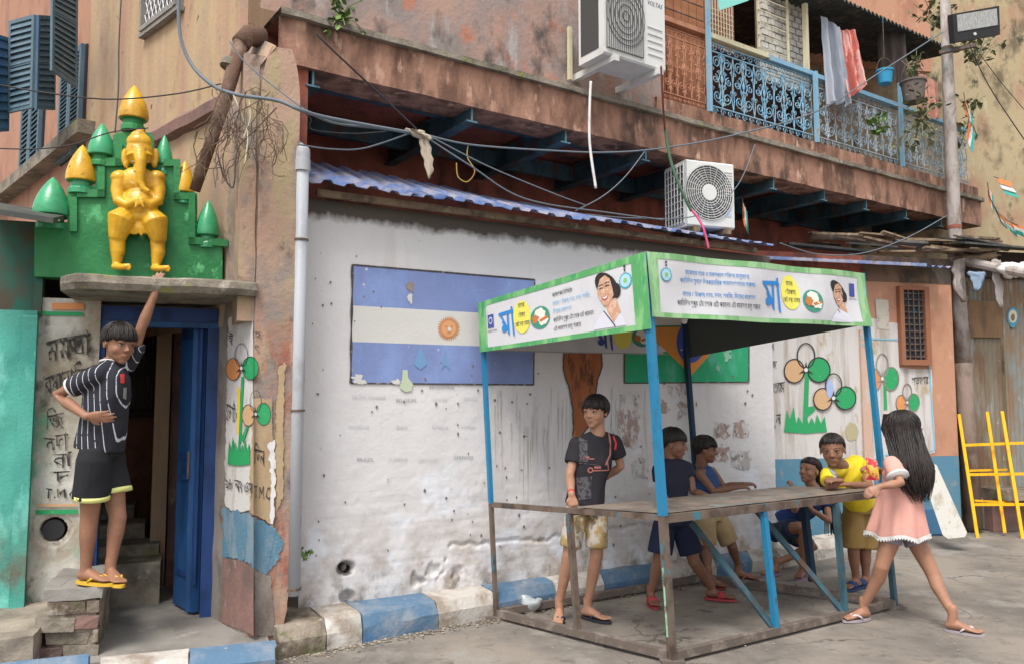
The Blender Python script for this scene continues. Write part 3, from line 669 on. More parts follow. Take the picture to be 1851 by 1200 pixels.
# ------------------------------------------------------------------ GATEWAY: slab, green stepped parapet, blue door frame
ZS = .5 * (D.hit(90, 492, .60)[1] + D.hit(455, 506, .60)[1])
gate = thing('gateway', 'doorway under a mossy concrete slab with a green stepped parapet and painted bud finials', 'gateway', D.p(-.4, .2, 0))
us0 = D.us(92, 0, .60); us1 = D.us(460, 0, .60)
def slabf(a, b):
    u = us0 + (us1 - us0) * a; pr = [(-.3, ZS - .085), (.58, ZS - .085), (.605, ZS - .05), (.60, ZS - .012), (.57, ZS), (-.3, ZS + .01)]
    o_, z_ = pr[int(round(b * 5))]; q = D.p(u, o_ - .12 * max(0, 1 - a * 12), z_); return q + Vector((0, 0, .010 * nz(q, 5, 3))) + D.out * .012 * nz(q, 7, 1)
ob('canopy_slab', MB().grid(slabf, 60, 5), M_oldcon, gate)
ob('slab_end', MB().prism([D.p(us0 + .003, o_, z_) for o_, z_ in ((-.3, ZS - .085), (.38, ZS - .085), (.40, ZS - .01), (-.3, ZS + .01))], D.d * .03), M_oldcon, gate)
# stepped parapet, drawn in photo pixels on its own plane
PO = .10; PP = Fr(*D.p(0, PO, 0)[:2], 70)
def par_mb(pts, o0, o1):
    mb = MB(); A = [PP.w(x, y, 0) + PP.out * o1 for x, y in pts]; return mb.prism(A, PP.out * (o0 - o1))
steps = [(62, 402), (122, 402), (122, 345), (128, 336), (172, 336), (172, 290), (178, 284), (204, 284), (204, 246), (212, 240), (272, 240), (278, 250), (278, 288), (318, 288), (318, 350), (356, 350), (356, 428), (402, 432), (402, 512), (62, 500)]
ob('parapet_wall', par_mb(steps, -.14, .0), M_green, gate)
inset = [(62, 420), (140, 420), (140, 358), (190, 358), (190, 302), (222, 302), (222, 262)]
for i in range(len(inset) - 1):
    (x0, y0), (x1, y1) = inset[i], inset[i + 1]
    if y0 == y1: P = [(x0, y0 - 14), (x1, y0 - 14), (x1, y0), (x0, y0)]
    else: P = [(x0 - 13, y1), (x0, y1), (x0, y0), (x0 - 13, y0)]
    if i: ob('parapet_moulding', par_mb(P, .0005, .022), M_green, gate)
inset = [(296, 302), (314, 302), (314, 362), (341, 362), (341, 442), (400, 447)]
for i in range(len(inset) - 1):
    (x0, y0), (x1, y1) = inset[i], inset[i + 1]
    if abs(y0 - y1) < 8: P = [(x0, y0 - 12), (x1 + 12, y1 - 12), (x1 + 12, y1), (x0, y0)]
    else: P = [(x0, y0), (x0 + 12, y0), (x0 + 12, y1), (x0, y1)]
    ob('parapet_moulding', par_mb(P, .0005, .022), M_green, gate)
# bud finials with their necks
for (cx, yt, yb, w, m_, nk) in ((241, 154, 218, 53, M_yfin, 1), (183, 223, 283, 47, M_gfin, 1), (147, 262, 330, 54, M_yfin, 0), (93, 320, 392, 64, M_gfin, 0),
                            (296, 244, 300, 31, M_gfin, 0), (333, 290, 350, 36, M_yfin, 0), (375, 362, 428, 42, M_gfin, 0)):
    c0 = PP.w(cx, yb, -.03); c1 = PP.w(cx, yt, -.03); hgt = c1.z - c0.z; r = w / 2 / FPX * c0.y
    prof = [(0, 0), (r * .86, .0), (r * .98, hgt * .03), (r, hgt * .10), (r * .94, hgt * .28), (r * .78, hgt * .50), (r * .52, hgt * .72), (r * .25, hgt * .89), (.001, hgt)]
    fo = ob('bud_finial', MB().lathe(c0, prof, 20), m_, gate, smooth=True); auto_smooth(fo, 40)
    if nk or True: ob('finial_neck', MB().lathe(c0 - Vector((0, 0, hgt * .32)), [(0, 0), (r * .80, 0), (r * .80, hgt * .12), (r * .66, hgt * .2), (r * .66, hgt * .3), (r * .9, hgt * .318), (0, hgt * .319)], 16), M_green if nk else M_gfin, fo)
# door frame and folding blue leaf
zlin = D.hit(395, 560)[1]; xj0 = D.us(176); xj1 = D.us(394); xi0 = D.us(186); xi1 = D.us(370)
ob('door_frame', MB().box(D, xj0, xj1, -.10, .0, zlin - .085, zlin + .0).box(D, xj0, xi0, -.10, .0, .08, zlin - .086).box(D, D.us(372), xj1, -.10, .0, .10, zlin - .086), M_dkblue, gate)
ob('door_top_rail', MB().box(D, xi0, xj1, -.08, .004, zlin - .12, zlin - .087), M_blue, gate)
h1 = gnd(346, 1113, .11); h0 = gnd(312, 1095, .11); zt = zlin - .10
def leaf(name, a, b, w=.045, z0=.13, z1=zt, m=M_blue, par=gate):
    return ob(name, MB().hexa([Vector((q.x, q.y, z)) for z in (z0, z1) for q in (lambda n: (a, b, b + n, a + n))(Vector((b.y - a.y, a.x - b.x, 0)).normalized() * -w)]), m, par)
lf = leaf('folding_door_leaf', h0, h1); BASE[lf.name] = BASE[gate.name]
h2 = gnd(349, 1111, .11); h3 = gnd(364, 1095, .11)
leaf('folding_door_leaf', h2, h3, .05)
dd = (h1 - h0).normalized(); dn = Vector((dd.y, -dd.x, 0))
for (f0, f1, z0, z1) in ((.18, .82, .35, .95), (.18, .82, 1.08, 1.85)):
    A_ = h0.lerp(h1, f0) - dn * .0; B_ = h0.lerp(h1, f1)
    ob('door_moulding', MB().bar(Vector((A_.x, A_.y, z0)) + dn * .004, Vector((B_.x, B_.y, z0)) + dn * .004, .02, .03), M_dkblue, lf)
    ob('door_moulding', MB().bar(Vector((A_.x, A_.y, z1)) + dn * .004, Vector((B_.x, B_.y, z1)) + dn * .004, .02, .03), M_dkblue, lf)
ob('door_moulding', MB().tube([Vector((h1.x + .012, h1.y, .3)), Vector((h1.x + .012, h1.y, 1.9))], .012, 8), M_dkblue, lf)
A_ = h0.lerp(h1, .85) + dn * .03
ob('door_bolt', MB().tube([Vector((A_.x, A_.y, .95)), Vector((A_.x, A_.y, 1.12))], .008, 8), M_rust, lf)
# passage behind the door
M_pass = mat('passage_plaster', (.33, .14, .08), [((.16, .08, .055), 3, .6, .42, .62, 3, None), ((.09, .07, .055), 4, .6, .45, .65, 8, (.9, .4))], bump=.3)
ob('passage_back_wall', MB().box(D, -1.6, .9, -2.0, -1.9, 0, 2.5), M_pass, gate)
ob('passage_left_wall', MB().box(D, -1.25, -1.15, -1.9, -.12, 0, 2.5), M_pass, gate)
ob('passage_right_wall', MB().box(D, .05, .15, -1.9, -.12, 0, 2.5), M_maroon, gate)
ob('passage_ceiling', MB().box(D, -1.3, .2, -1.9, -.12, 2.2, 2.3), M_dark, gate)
uo = D.us(296, 0, -.9)
ob('passage_pilaster', MB().box(D, D.us(280, 0, -.9), D.us(307, 0, -.9), -1.2, -.9, .1, 2.2), M_ochre, gate)
ob('passage_pilaster', MB().box(D, D.us(309, 0, -.9), D.us(326, 0, -.9), -1.3, -1.0, .1, 2.2), M_maroon, gate)
gw = ob('grille_window', MB().box(D, D.us(214, 0, -1.86), D.us(279, 0, -1.86), -1.898, -1.87, D.hit(240, 740, -1.86)[1], D.hit(240, 560, -1.86)[1]), mat('window_grey', (.16, .14, .12)), gate)
for k in range(9):
    px = 217 + k * 7.4; u = D.us(px, 0, -1.83)
    ob('grille_bar', MB().tube([D.p(u, -1.83, D.hit(px, 738, -1.83)[1]), D.p(u, -1.83, D.hit(px, 564, -1.83)[1])], .008, 6), M_rust, gw)
ob('window_ledge', MB().box(D, D.us(205, 0, -1.8), D.us(279, 0, -1.8), -1.88, -1.75, D.hit(240, 742, -1.8)[1] - .05, D.hit(240, 742, -1.8)[1]), M_dark, gate)
for k, (x0, x1, y, o_) in enumerate(((212, 300, 1018, -.45), (212, 296, 985, -.75), (200, 270, 946, -1.05), (190, 250, 912, -1.35))):
    z1 = D.hit(240, y, o_)[1]; ob('stair', MB().box(D, -1.14, D.us(x1, 0, o_), o_ - .32, o_, .0, z1, .012), M_oldcon, gate)
ob('blue_rail_post', MB().bar(D.p(D.us(171, 0, -.2), -.2, .1), D.p(D.us(171, 0, -.2), -.2, .85), .03, .03), M_blue, gate)

# written wall between the teal wall and the door
wr = thing('sign_wall', 'stained white wall strip with black Bengali lettering and T.M.C beside the blue door', 'wall', D.p(-1, 0, 0))
ow = .02; DW = Fr(*D.p(0, ow, 0)[:2], 70)
u0 = DW.us(62); u1 = DW.us(176)
ho = DW.hit(96, 957)
def swf(a, b):
    u = u0 - .02 + (u1 - u0 + .02) * a; z = .2 + (ZS - .28) * b; o = .006 * nz((u, 0, z), 6); d2 = math.hypot(u - ho[0], (z - ho[1]) * 1.05)
    if d2 < .075: o -= .16 * min(1, (.075 - d2) / .018)
    elif d2 < .1: o -= .01
    return DW.p(u, o, z)
ob('plaster', MB().grid(swf, 60, 190), M_sign, wr, smooth=True)
cw = Cv(DW, wr); cw.h = .012; cw.wob = 5
ob('pipe_hole', MB().tube([DW.p(ho[0], -.20, ho[1]), DW.p(ho[0], -.01, ho[1])], .058, 20), M_black, wr)
for (t, x0, y0, x1, y1, h_) in (('মমতা', 84, 655, 163, 640, 42), ('ব্যানার্জি', 80, 712, 172, 690, 34), ('জি', 82, 777, 116, 772, 30), ('ন', 82, 812, 100, 812, 22), ('দা', 98, 815, 124, 812, 32), ('বা', 96, 846, 128, 842, 28), ('দ', 98, 878, 128, 876, 30), ('T.M.C', 82, 899, 142, 901, 17)):
    cw.text(t, x0, y0, x1, y1, h_, M_letter)
cw.line('painted_stripe', [(64, 925), (141, 924)], 8, M_pgreen, .011)
cw.line('painted_stripe', [(70, 566), (150, 568)], 7, M_pgreen, .011)
cw.quad('painted_stripe', [(94, 548), (152, 548), (152, 560), (94, 560)], M_porange2, h=.011)
cw.line('painted_stripe', [(66, 913), (141, 912)], 5, M_porange, .010)

# teal neighbour wall at the left edge, with its awning and dark bracket
teal = thing('teal_wall', 'teal green lime-washed wall at the far left below a dark tin awning', 'wall', D.p(-1.7, .05, 0))
TW = Fr(*D.p(0, .10, 0)[:2], 70)
ob('teal_plaster', MB().grid(lambda a, b: TW.p(-2.6 + (TW.us(60) + 2.6) * a, .01 * nz((a * 5, 0, b * 5), 2), .22 + (1.96 - .22) * b), 40, 40), M_teal, teal, smooth=True)
ob('teal_return', MB().box(TW, TW.us(60) - .03, TW.us(60) - .004, -.3, -.012, .22, 1.96), M_teal, teal)
ob('teal_pier', MB().box(TW, TW.us(36), TW.us(63), .01, .035, .22, 1.93, .01), M_teal, teal)
za0 = TW.hit(40, 498)[1]
ob('dark_green_panel', MB().box(TW, -2.6, TW.us(58), -.25, -.10, 1.93, 2.5), mat('dark_green_board', (.03, .12, .09), [((.08, .07, .05), 4, .7, .48, .62, 3, None)]), teal)
ob('board_post', MB().box(TW, TW.us(49), TW.us(64), -.10, -.05, 1.93, 2.45), mat('dark_green_board', (.03, .12, .09)), teal)
aw = [TW.w(-60, 380, .35), TW.w(96, 404, .35), TW.w(96, 404, .35) - TW.out * .55 + Vector((0, 0, .14)), TW.w(-60, 380, .35) - TW.out * .55 + Vector((0, 0, .14))]
ob('tin_awning', MB().prism(aw, (0, 0, .03)), M_tindark, None, label='dark sagging tin awning over the teal wall left of the green gateway', cat='awning')
for (px, py) in ((16, 386), (90, 399)):
    q = TW.w(px, py, .2); ob('paper_scrap', MB().prism([q, q + D.d * .05, q + D.d * .035 + D.out * -.04 + Vector((0, 0, .03))], (0, 0, .002)), M_pwhite, None, label='torn white paper scrap on the tin awning, ' + ('left one' if px < 50 else 'beside the lowest green bud'), cat='paper scrap')

# shuttered house beyond, far left
far = thing('shuttered_house', 'orange house with grey blue louvred shutters at the far left', 'building', (-4.6, 6.0, 0))
q0 = at(150, 720, 6.9); HW = Fr(q0.x, q0.y, 137)
ob('house_wall', MB().box(HW, -4.5, .05, -.02, 0, 1.5, 8), mat('terracotta_house_wall', (.40, .21, .14), [((.30, .15, .11), 4, .5, .46, .64, 3, None)]), far)
zc2 = HW.hit(75, 305)[1]
ob('house_cornice', MB().box(HW, -4.5, .1, .0, .16, zc2 - .10, zc2 + .02), M_oldcon, far)
M_void = mat('window_gloom', (.03, .035, .045), rough=.8)
def louvre(F_, u0, u1, o, z0, z1, par, m, n=12, fw=.05, parts=True):
    fr_ = ob('shutter_frame', MB().box(F_, u0, u0 + fw, o, o + .035, z0, z1).box(F_, u1 - fw, u1, o, o + .035, z0, z1).box(F_, u0 + fw, u1 - fw, o, o + .035, z0, z0 + fw).box(F_, u0 + fw, u1 - fw, o, o + .035, z1 - fw, z1).box(F_, u0 + fw, u1 - fw, o - .006, o + .004, z0 + fw, z1 - fw), m, par)
    me = mesh_of(MB().hexa([(0, 0, 0), (1, 0, 0), (1, .03, .02), (0, .03, .02), (0, -.004, .008), (1, -.004, .008), (1, .026, .028), (0, .026, .028)]), 'slat', m)
    for k in range(n):
        z = z0 + fw + (z1 - z0 - 2 * fw) * (k + .2) / n
        inst('slat', me, F_.mat(u0 + fw, o + .030, z) @ Matrix.Diagonal((u1 - u0 - 2 * fw, 1, (z1 - z0 - 2 * fw) / n / .03, 1)), fr_)
    return fr_
# windows: low louvred openings and the open box shutters above
for (x0, x1, yb, yt) in ((22, 58, 345, 150), (92, 133, 300, 130)):
    ua = HW.us(x0); ub = HW.us(x1); xm = (x0 + x1) / 2
    wd = ob('window', MB().box(HW, ua, ub, .002, .02, HW.hit(xm, yb)[1], HW.hit(xm, yt)[1]), M_void, far)
    um = (ua + ub) / 2; z0 = HW.hit(xm, yb)[1]; zz1 = HW.hit(xm, yt)[1]
    louvre(HW, ua + .02, um - .005, .022, z0, zz1, far, M_shut, 22); louvre(HW, um + .005, ub - .02, .022, z0, zz1, far, M_shut, 22)
# two big open shutters
def shutter_px(P, m, n, par, name='open_shutter'):
    """P: four photo points with depths, lower-left, lower-right, upper-right, upper-left"""
    A, B_, C_, D_ = [at(*p) for p in P]
    fr_ = MB(); nrm = (B_ - A).cross(D_ - A).normalized() * .02; w = .09
    def qd(a, b): return A.lerp(B_, a).lerp(D_.lerp(C_, a), b)
    for (a0, a1, b0, b1) in ((0, w, 0, 1), (1 - w, 1, 0, 1), (w, 1 - w, 0, .04), (w, 1 - w, .96, 1), (w, 1 - w, .48, .53)):
        fr_.prism([qd(a0, b0), qd(a1, b0), qd(a1, b1), qd(a0, b1)], nrm)
    fr_.prism([qd(w, .04), qd(1 - w, .04), qd(1 - w, .96), qd(w, .96)], -nrm * .3)
    o = ob(name, fr_, m, par)
    for k in range(n):
        b0 = .04 + .92 * k / n; b1 = b0 + .92 / n * .9
        if .46 < b0 < .5: continue
        s = MB().prism([qd(w, b0) + nrm * 1.1, qd(1 - w, b0) + nrm * 1.1, qd(1 - w, b1) + nrm * .1, qd(w, b1) + nrm * .1], nrm * .15)
        ob('slat', s, m, o)
    return o
shutter_px([(18, 206, 6.8), (62, 196, 6.5), (66, 28, 6.5), (20, 40, 6.8)], M_shut, 14, far)
shutter_px([(62, 198, 6.5), (96, 200, 6.75), (98, 30, 6.75), (66, 28, 6.5)], M_shut2, 14, far)
shutter_px([(90, 128, 6.2), (136, 160, 6.5), (138, -70, 6.5), (92, -90, 6.2)], M_shut, 20, far)
shutter_px([(-18, 240, 6.6), (12, 238, 6.9), (16, 70, 6.9), (-16, 60, 6.6)], mat('bright_blue_shutter', (.06, .18, .34)), 10, far)

# window with diagonal mesh in the ochre wall
wz = [LW.hit(240, 75)[1], LW.hit(304, 18)[1]]
ua = LW.us(243); ub = LW.us(303); zb_ = LW.hit(243, 72)[1]
mw = ob('mesh_window', MB().box(LW, ua, ub, .004, .02, zb_, zb_ + 1.1), mat('dim_pane', (.10, .09, .10)), old); BASE[mw.name] = BASE[old.name]
ob('window_frame', MB().box(LW, ua - .03, ua, .0, .06, zb_ - .03, zb_ + 1.1).box(LW, ub, ub + .03, .0, .06, zb_ - .03, zb_ + 1.1).box(LW, ua, ub, .0, .06, zb_ - .035, zb_), M_cement, mw)
mb = MB()
for k in range(-8, 10):
    for s in (1, -1):
        a_ = ua + (ub - ua) * (k / 9 if s > 0 else 1 - k / 9); pts = []
        for t in range(13):
            uu = a_ + s * t * .045; zz_ = zb_ + t * .09
            if ua < uu < ub: pts.append(LW.p(uu, .035, zz_))
        if len(pts) > 1: mb.tube(pts, .004, 4)
ob('window_mesh', mb, M_pwhite, mw)
ob('window_sill', MB().box(LW, ua - .06, ub + .06, .0, .05, zb_ - .07, zb_ - .036), M_cement, mw)

# ------------------------------------------------------------------ RIGHT: orange house, tin doors, ochre building behind
house = thing('orange_house', 'orange house with white painted party wall, twin flower paintings and a barred window', 'building', R.p(1, -.3, 0))
uR0 = -.9; uM = R.us(1568); uR1 = R.us(1728); zb1 = R.hit(1480, 828)[1]; ze = R.hit(1560, 470)[1]
ob('white_wall', MB().box(R, uR0, uM, -.3, 0, zb1, R.hit(1480, 600)[1] + .35), M_housewhite, house)
ob('blue_dado', MB().box(R, uR0, uR1, -.3, .003, 0, zb1 - .001), M_houseblue, house)
ob('orange_wall', MB().box(R, uM + .001, uR1, -.3, 0, zb1, ze + .05), M_orange, house)
ob('upper_dark_wall', MB().box(R, uR0, uM, -.32, -.02, zb1 + .5, ze + .05), M_redwall, house)
ob('sooty_band', MB().box(R, uM, uR1, .001, .006, R.hit(1650, 512)[1], ze + .05), mat('sooty_plaster', (.20, .13, .09), [((.07, .06, .05), 4, .7, .42, .6, 3, None)]), house)  # darker brown strip along the top of the orange wall
ob('wall_end_batten', MB().box(R, R.us(1556), R.us(1571), .001, .03, .5, R.hit(1560, 596)[1]), mat('pink_batten', (.55, .38, .30), [((.5, .48, .44), 9, .4, .5, .66, 3, None)]), house)
cr = Cv(R, house); cr.h = .006; cr.wob = 2
cr.quad('white_paint_patch', [(1572, 575), (1626, 585), (1628, 828), (1572, 828)], M_housewhite, 8, 8, .005, edge=5)
cr.quad('white_paint_patch', [(1626, 664), (1684, 668), (1690, 818), (1628, 826)], M_housewhite, 6, 6, .0056, edge=3)
cr.quad('pasted_notice', [(1582, 540), (1606, 543), (1608, 596), (1586, 594)], mat('old_paper', (.50, .46, .40), [((.3, .27, .24), 14, 1, .55, .65, 2, None)]), h=.010)
for P in ([(1570, 612), (1626, 614)], [(1626, 614), (1628, 656), (1680, 660)], [(1679, 618), (1680, 660)], [(1680, 660), (1690, 812), (1672, 818), (1600, 822)], [(1573, 612), (1585, 820)]):
    cr.line('painted_blue_line', P, 2.6, M_pskyline, .011)
# barred window with wooden frame
wx0 = R.us(1634); wx1 = R.us(1672); wzb = R.hit(1650, 650)[1]; wzt = R.hit(1650, 526)[1]
win = ob('barred_window', MB().box(R, wx0, wx1, .004, .012, wzb, wzt), M_void, house); BASE[win.name] = BASE[house.name]
ob('window_frame', MB().box(R, wx0 - .05, wx0, .0, .06, wzb - .06, wzt + .04).box(R, wx1, wx1 + .06, .0, .06, wzb - .06, wzt + .04).box(R, wx0, wx1, .0, .06, wzb - .06, wzb).box(R, wx0, wx1, .0, .06, wzt, wzt + .04), mat('brown_window_wood', (.28, .12, .07)), win)
for k in range(11):
    z = wzb + (wzt - wzb) * (k + .5) / 11; ob('window_bar', MB().box(R, wx0, wx1, .022, .034, z - .006, z + .006), M_rust, win)
for k in range(3):
    u = wx0 + (wx1 - wx0) * (k + 1) / 4; ob('window_bar', MB().box(R, u - .005, u + .005, .036, .046, wzb, wzt), M_rust, win)
# painted flowers and letters
dr = lambda n, P, m, h: cr.poly(n, P, m, h)
cr.poly('painted_stem', [(1455, 670), (1463, 670), (1461, 735), (1470, 733), (1474, 741), (1461, 752), (1458, 768), (1451, 768)], M_pgreen, .007)
grass(dr, 1417, 1495, 780, (740, 734, 752, 744, 754, 748, 752), M_pgreen, .008)
flower(cr, 1457, 668, 1.06, M_black, M_porange, M_pgreen, 1.0, .010)
flower(cr, 1507, 719, .98, M_black, M_porange, M_pgreen, 1.0, .018)
cr.disc('painted_petal', 1500, 702, 6, 17, M_pblue, .021)
flower(cr, 1595, 684, 1.0, M_cement, M_porange2, M_pgreen, .72, .012)
flower(cr, 1640, 727, .75, M_cement, M_porange2, M_pgreen, .72, .012)
cr.poly('painted_stem', [(1597, 692), (1602, 692), (1604, 740), (1598, 740)], M_pgreen, .011)
for (t, x0, y0, x1, y1, h_) in (('তাম', 1396, 711, 1419, 708, 20), ('ুন', 1396, 768, 1412, 766, 20), ('ৎ', 1396, 632, 1400, 632, 12), ('হ', 1396, 666, 1404, 665, 14), ('সতভার', 1648, 695, 1679, 693, 14), ('জ', 1660, 782, 1668, 782, 10)):
    cr.text(t, x0, y0, x1, y1, h_, M_letter, .012)
for k, t in enumerate('NLN'):
    cr.text(t, 1558, 600 + k * 14, 1565, 600 + k * 14, 9, M_pskyline, .034)
cr.disc('ochre_stain', 1540, 780, 12, 16, mat('ochre_stain', (.42, .37, .24)), .005, wob=.3)
# eave tin of the orange house and the lumber thrown on it
et = thing('lean_to_roof', 'thin blue edged tin roof over the orange house, loaded with scrap wood', 'roof', R.p(1, .1, ze))
ue = R.us(1395, 0, .3); uf = R.us(1735, 0, .3); zq = (R.hit(1420, 465, .3)[1] + R.hit(1690, 480, .3)[1]) / 2
for k in range(4):
    ua_ = ue + (uf - ue) * k / 4; ub_ = ue + (uf - ue) * (k + 1) / 4 - .01
    ob('roof_sheet', MB().grid(lambda a, b: R.p(ua_ + (ub_ - ua_) * a, .3 - 1.0 * b, zq + .16 * b + .012 * math.sin(a * 34) - (.02 if (k == 3 and a > .5) else 0)), 40, 2), M_tinblue, et)
ob('roof_sheet_edge', MB().box(R, ue, uf - .35, .29, .31, zq - .025, zq + .006), M_tinblue, et)
random.seed(21)
for k in range(34):
    px = random.uniform(1490, 1800); py = 452 - random.uniform(0, 30) + (px - 1500) * .03
    q = R.w(px, py, random.uniform(-.5, .15)); l = random.uniform(.15, .5); a_ = random.uniform(-.35, .35); tl = random.uniform(-.12, .05)
    v = (R.d * math.cos(a_) + R.out * math.sin(a_) + Vector((0, 0, tl))) * l
    ob('scrap_plank', MB().bar(q - v, q + v, random.uniform(.04, .10), random.uniform(.015, .03), Vector((random.uniform(-.5, .5), random.uniform(-.5, .5), 1))), M_wood if k % 3 else M_tindark, None,
       label='old grey plank in the scrap wood heap on the lean-to roof', cat='plank', group='scrap wood on the lean-to roof')
# building behind right (mossy ochre) and the shed with tin doors
back = thing('mossy_ochre_building', 'tall mossy yellow and pink plastered building behind the pole at the right edge', 'building', (6.4, 10.5, 0))
BK = Fr(*at(1600, 720, 10.2)[:2], 80)
ob('ochre_wall', MB().grid(lambda a, b: BK.p(-1.0 + 9 * a, .03 * nz((a * 9, 0, b * 8), 1), -.05 + 7.8 * b), 60, 50), M_farwall, back, smooth=True)
ob('orange_upper_wall', MB().box(BK, -2.6, BK.us(1700), .04, .10, BK.hit(1600, 130)[1], 8), M_orange, back)
shed = thing('tin_shed', 'lean-to shed of rusty brown and grey corrugated tin doors at the right edge', 'shed', R.p(3, -.2, 0))
SR = Fr(*R.p(R.us(1735), -.25, 0)[:2], 78)
def tinpanel(name, x0, x1, o, z0, z1, m, par, per=.06):
    a0 = SR.us(x0); a1 = SR.us(x1); n = int((a1 - a0) / per * 6)
    return ob(name, MB().grid(lambda a, b: SR.p(a0 + (a1 - a0) * a, o + .009 * math.sin((a1 - a0) * a / per * 2 * math.pi), z0 + (z1 - z0) * b), n, 1), m, par, smooth=True)
ztd = SR.hit(1800, 505)[1]
tinpanel('tin_door', 1752, 1815, 0, .35, ztd, M_tin, shed); tinpanel('tin_door', 1817, 1900, .02, .35, ztd, mat('grey_tin', (.24, .26, .25), [((.25, .17, .11), 5, .4, .46, .62, 3, None), ((.4, .4, .38), 14, .3, .64, .70, 9, None)]), shed)
ob('door_plank', MB().box(SR, SR.us(1752), SR.us(1815), .02, .04, SR.hit(1780, 610)[1], SR.hit(1780, 545)[1]), mat('brown_plank', (.23, .14, .08), [((.14, .09, .06), 6, .3, .45, .62, 3, None)]), shed)
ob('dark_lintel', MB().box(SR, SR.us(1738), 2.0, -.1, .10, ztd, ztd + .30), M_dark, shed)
ob('left_post', MB().box(SR, SR.us(1733), SR.us(1752), -.05, .06, 0, ztd + .1), M_wood, shed)
ob('threshold_slab', MB().box(SR, SR.us(1762), 2.0, -.1, .40, SR.hit(1800, 893, .3)[1] - .06, SR.hit(1800, 885, .3)[1]), M_oldcon, shed)
ob('under_step_wall', MB().box(SR, SR.us(1762), 2.0, -.1, .18, .0, SR.hit(1800, 893, .3)[1] - .061), M_maroon, shed)
ob('shed_awning', MB().hexa([SR.p(-.1, .55, ztd + .28), SR.p(2.4, .55, ztd + .20), SR.p(2.4, -.5, ztd + .45), SR.p(-.1, -.5, ztd + .48), SR.p(-.1, .55, ztd + .30), SR.p(2.4, .55, ztd + .22), SR.p(2.4, -.5, ztd + .47), SR.p(-.1, -.5, ztd + .5)]), M_tindark, shed)
csr = Cv(SR, shed)
csr.disc('round_sticker', 1831, 573, 10, 17, mat('sticker_blue', (.08, .30, .45)), .035); csr.disc('round_sticker', 1831, 572, 7.5, 12, mat('sticker_cream', (.62, .60, .45)), .037)
csr.disc('round_sticker', 1831, 574, 3.6, 6.5, mat('sticker_brown', (.25, .15, .12)), .039); csr.disc('round_sticker', 1831, 589, 5, 3.5, mat('sticker_blue', (.08, .30, .45)), .041)
q = gnd(1770, 958); ob('plinth_block', MB().box(Fr(q.x, q.y, 78), -.16, .16, -.3, .0, .0, .36, .02), M_cement, None, label='low grey cement plinth at the foot of the street pole', cat='plinth')

# ------------------------------------------------------------------ WALL PAINTINGS on the white room
cv = Cv(F, room)
P_ = [(637, 479), (967, 506), (965, 695), (634, 692)]
def lp(a, b, t): return (a[0] + (b[0] - a[0]) * t, a[1] + (b[1] - a[1]) * t)
TL, TR, BR_, BL = P_
for (t0, t1, m_) in ((0, .345, M_pdblue), (.345, .65, M_pflagw), (.65, 1, M_pdblue)):
    cv.quad('painted_flag_stripe', [lp(TL, BL, t0), lp(TR, BR_, t0), lp(TR, BR_, t1), lp(TL, BL, t1)], m_, 40, 8, .005)
cv.line('painted_flag_outline', [lp(TL, TR, i / 30) for i in range(31)], 3.0, M_blackp, .008); cv.line('painted_flag_outline', [lp(TL, BL, i / 20) for i in range(21)], [3.6 + 1.5 * math.sin(i) for i in range(21)], M_blackp, .008)
cv.line('painted_flag_outline', [lp(BL, BR_, i / 30) for i in range(31)], 2.6, M_blackp, .008); cv.line('painted_flag_outline', [lp(TR, BR_, i / 20) for i in range(21)], 2.0, M_blackp, .008)
M_sun = mat('painted_sun_orange', (.62, .26, .11), [((.50, .20, .10), 60, 1, .5, .65, 3, None)])
sx, sy = 811, 594; P = []
for k in range(56):
    g = 2 * math.pi * k / 56; r = (21 if k % 2 else 15.5); P.append((sx + r * math.cos(g + (.06 if k % 2 else 0)), sy + r * 1.08 * math.sin(g + (.06 if k % 2 else 0))))
cv.poly('painted_sun', P, M_sun, .008); M_sunf = mat('painted_sun_face', (.70, .36, .18))
cv.disc('painted_sun', sx, sy, 13, 14.5, M_sunf, .010)
for (x, y, rx, ry) in ((-5, -4, 2.4, 1.4), (5, -4, 2.4, 1.4), (0, 1, 1.2, 3.4), (0, 7, 4, 1.2)): cv.disc('painted_sun', sx + x, sy + y, rx, ry, M_sun, .012, n=10)
cv.disc('chipped_paint', sx + 1.5, sy + 1, 3, 4, M_pwhite, .014, wob=.6, n=12)
for (x, y, rx, ry, m_) in ((741, 519, 6, 8, M_pinkwall), (741, 540, 4, 8, M_pflagw), (646, 684, 9, 8, M_pflagw), (716, 690, 8, 5, M_pflagw), (657, 690, 5, 4, M_pflagw)): cv.disc('chipped_paint', x, y, rx, ry, m_, .009, wob=1.2, n=22)
cv.poly('chipped_paint', [(728, 668), (737, 668), (738, 682), (747, 694), (744, 706), (732, 708), (722, 700), (727, 684)], mat('pale_lime_patch', (.50, .58, .42)), .009)
for (x, y) in ((760, 650), (805, 655)):
    cv.poly('painted_tear', [(x, y - 26), (x + 8, y - 6), (x + 12, y + 8), (x, y + 18), (x - 12, y + 8), (x - 8, y - 6)] if x < 800 else [(x, y - 26), (x + 5, y), (x + 9, y + 14), (x, y + 4), (x - 8, y + 14), (x - 4, y)], mat('faint_teal_paint', (.17, .32, .55)), .0085)
# brown painted trophy, mostly behind the boy
tro = [(1019, 634), (1087, 634), (1089, 660), (1080, 690), (1076, 715), (1070, 740), (1064, 770), (1050, 790), (1036, 790), (1036, 745), (1030, 705), (1019, 670)]
M_tro = mat('painted_trophy_brown', (.33, .115, .05), [((.10, .045, .03), 13, .25, .48, .60, 3, None), ((.45, .17, .07), 10, .4, .58, .7, 7, None)])
cv.poly('painted_trophy', wob(tro, 4, 1), M_tro, .006); cv.line('painted_trophy_outline', wob(tro, 4, 1), 2.2, M_blackp, .008, closed=True)
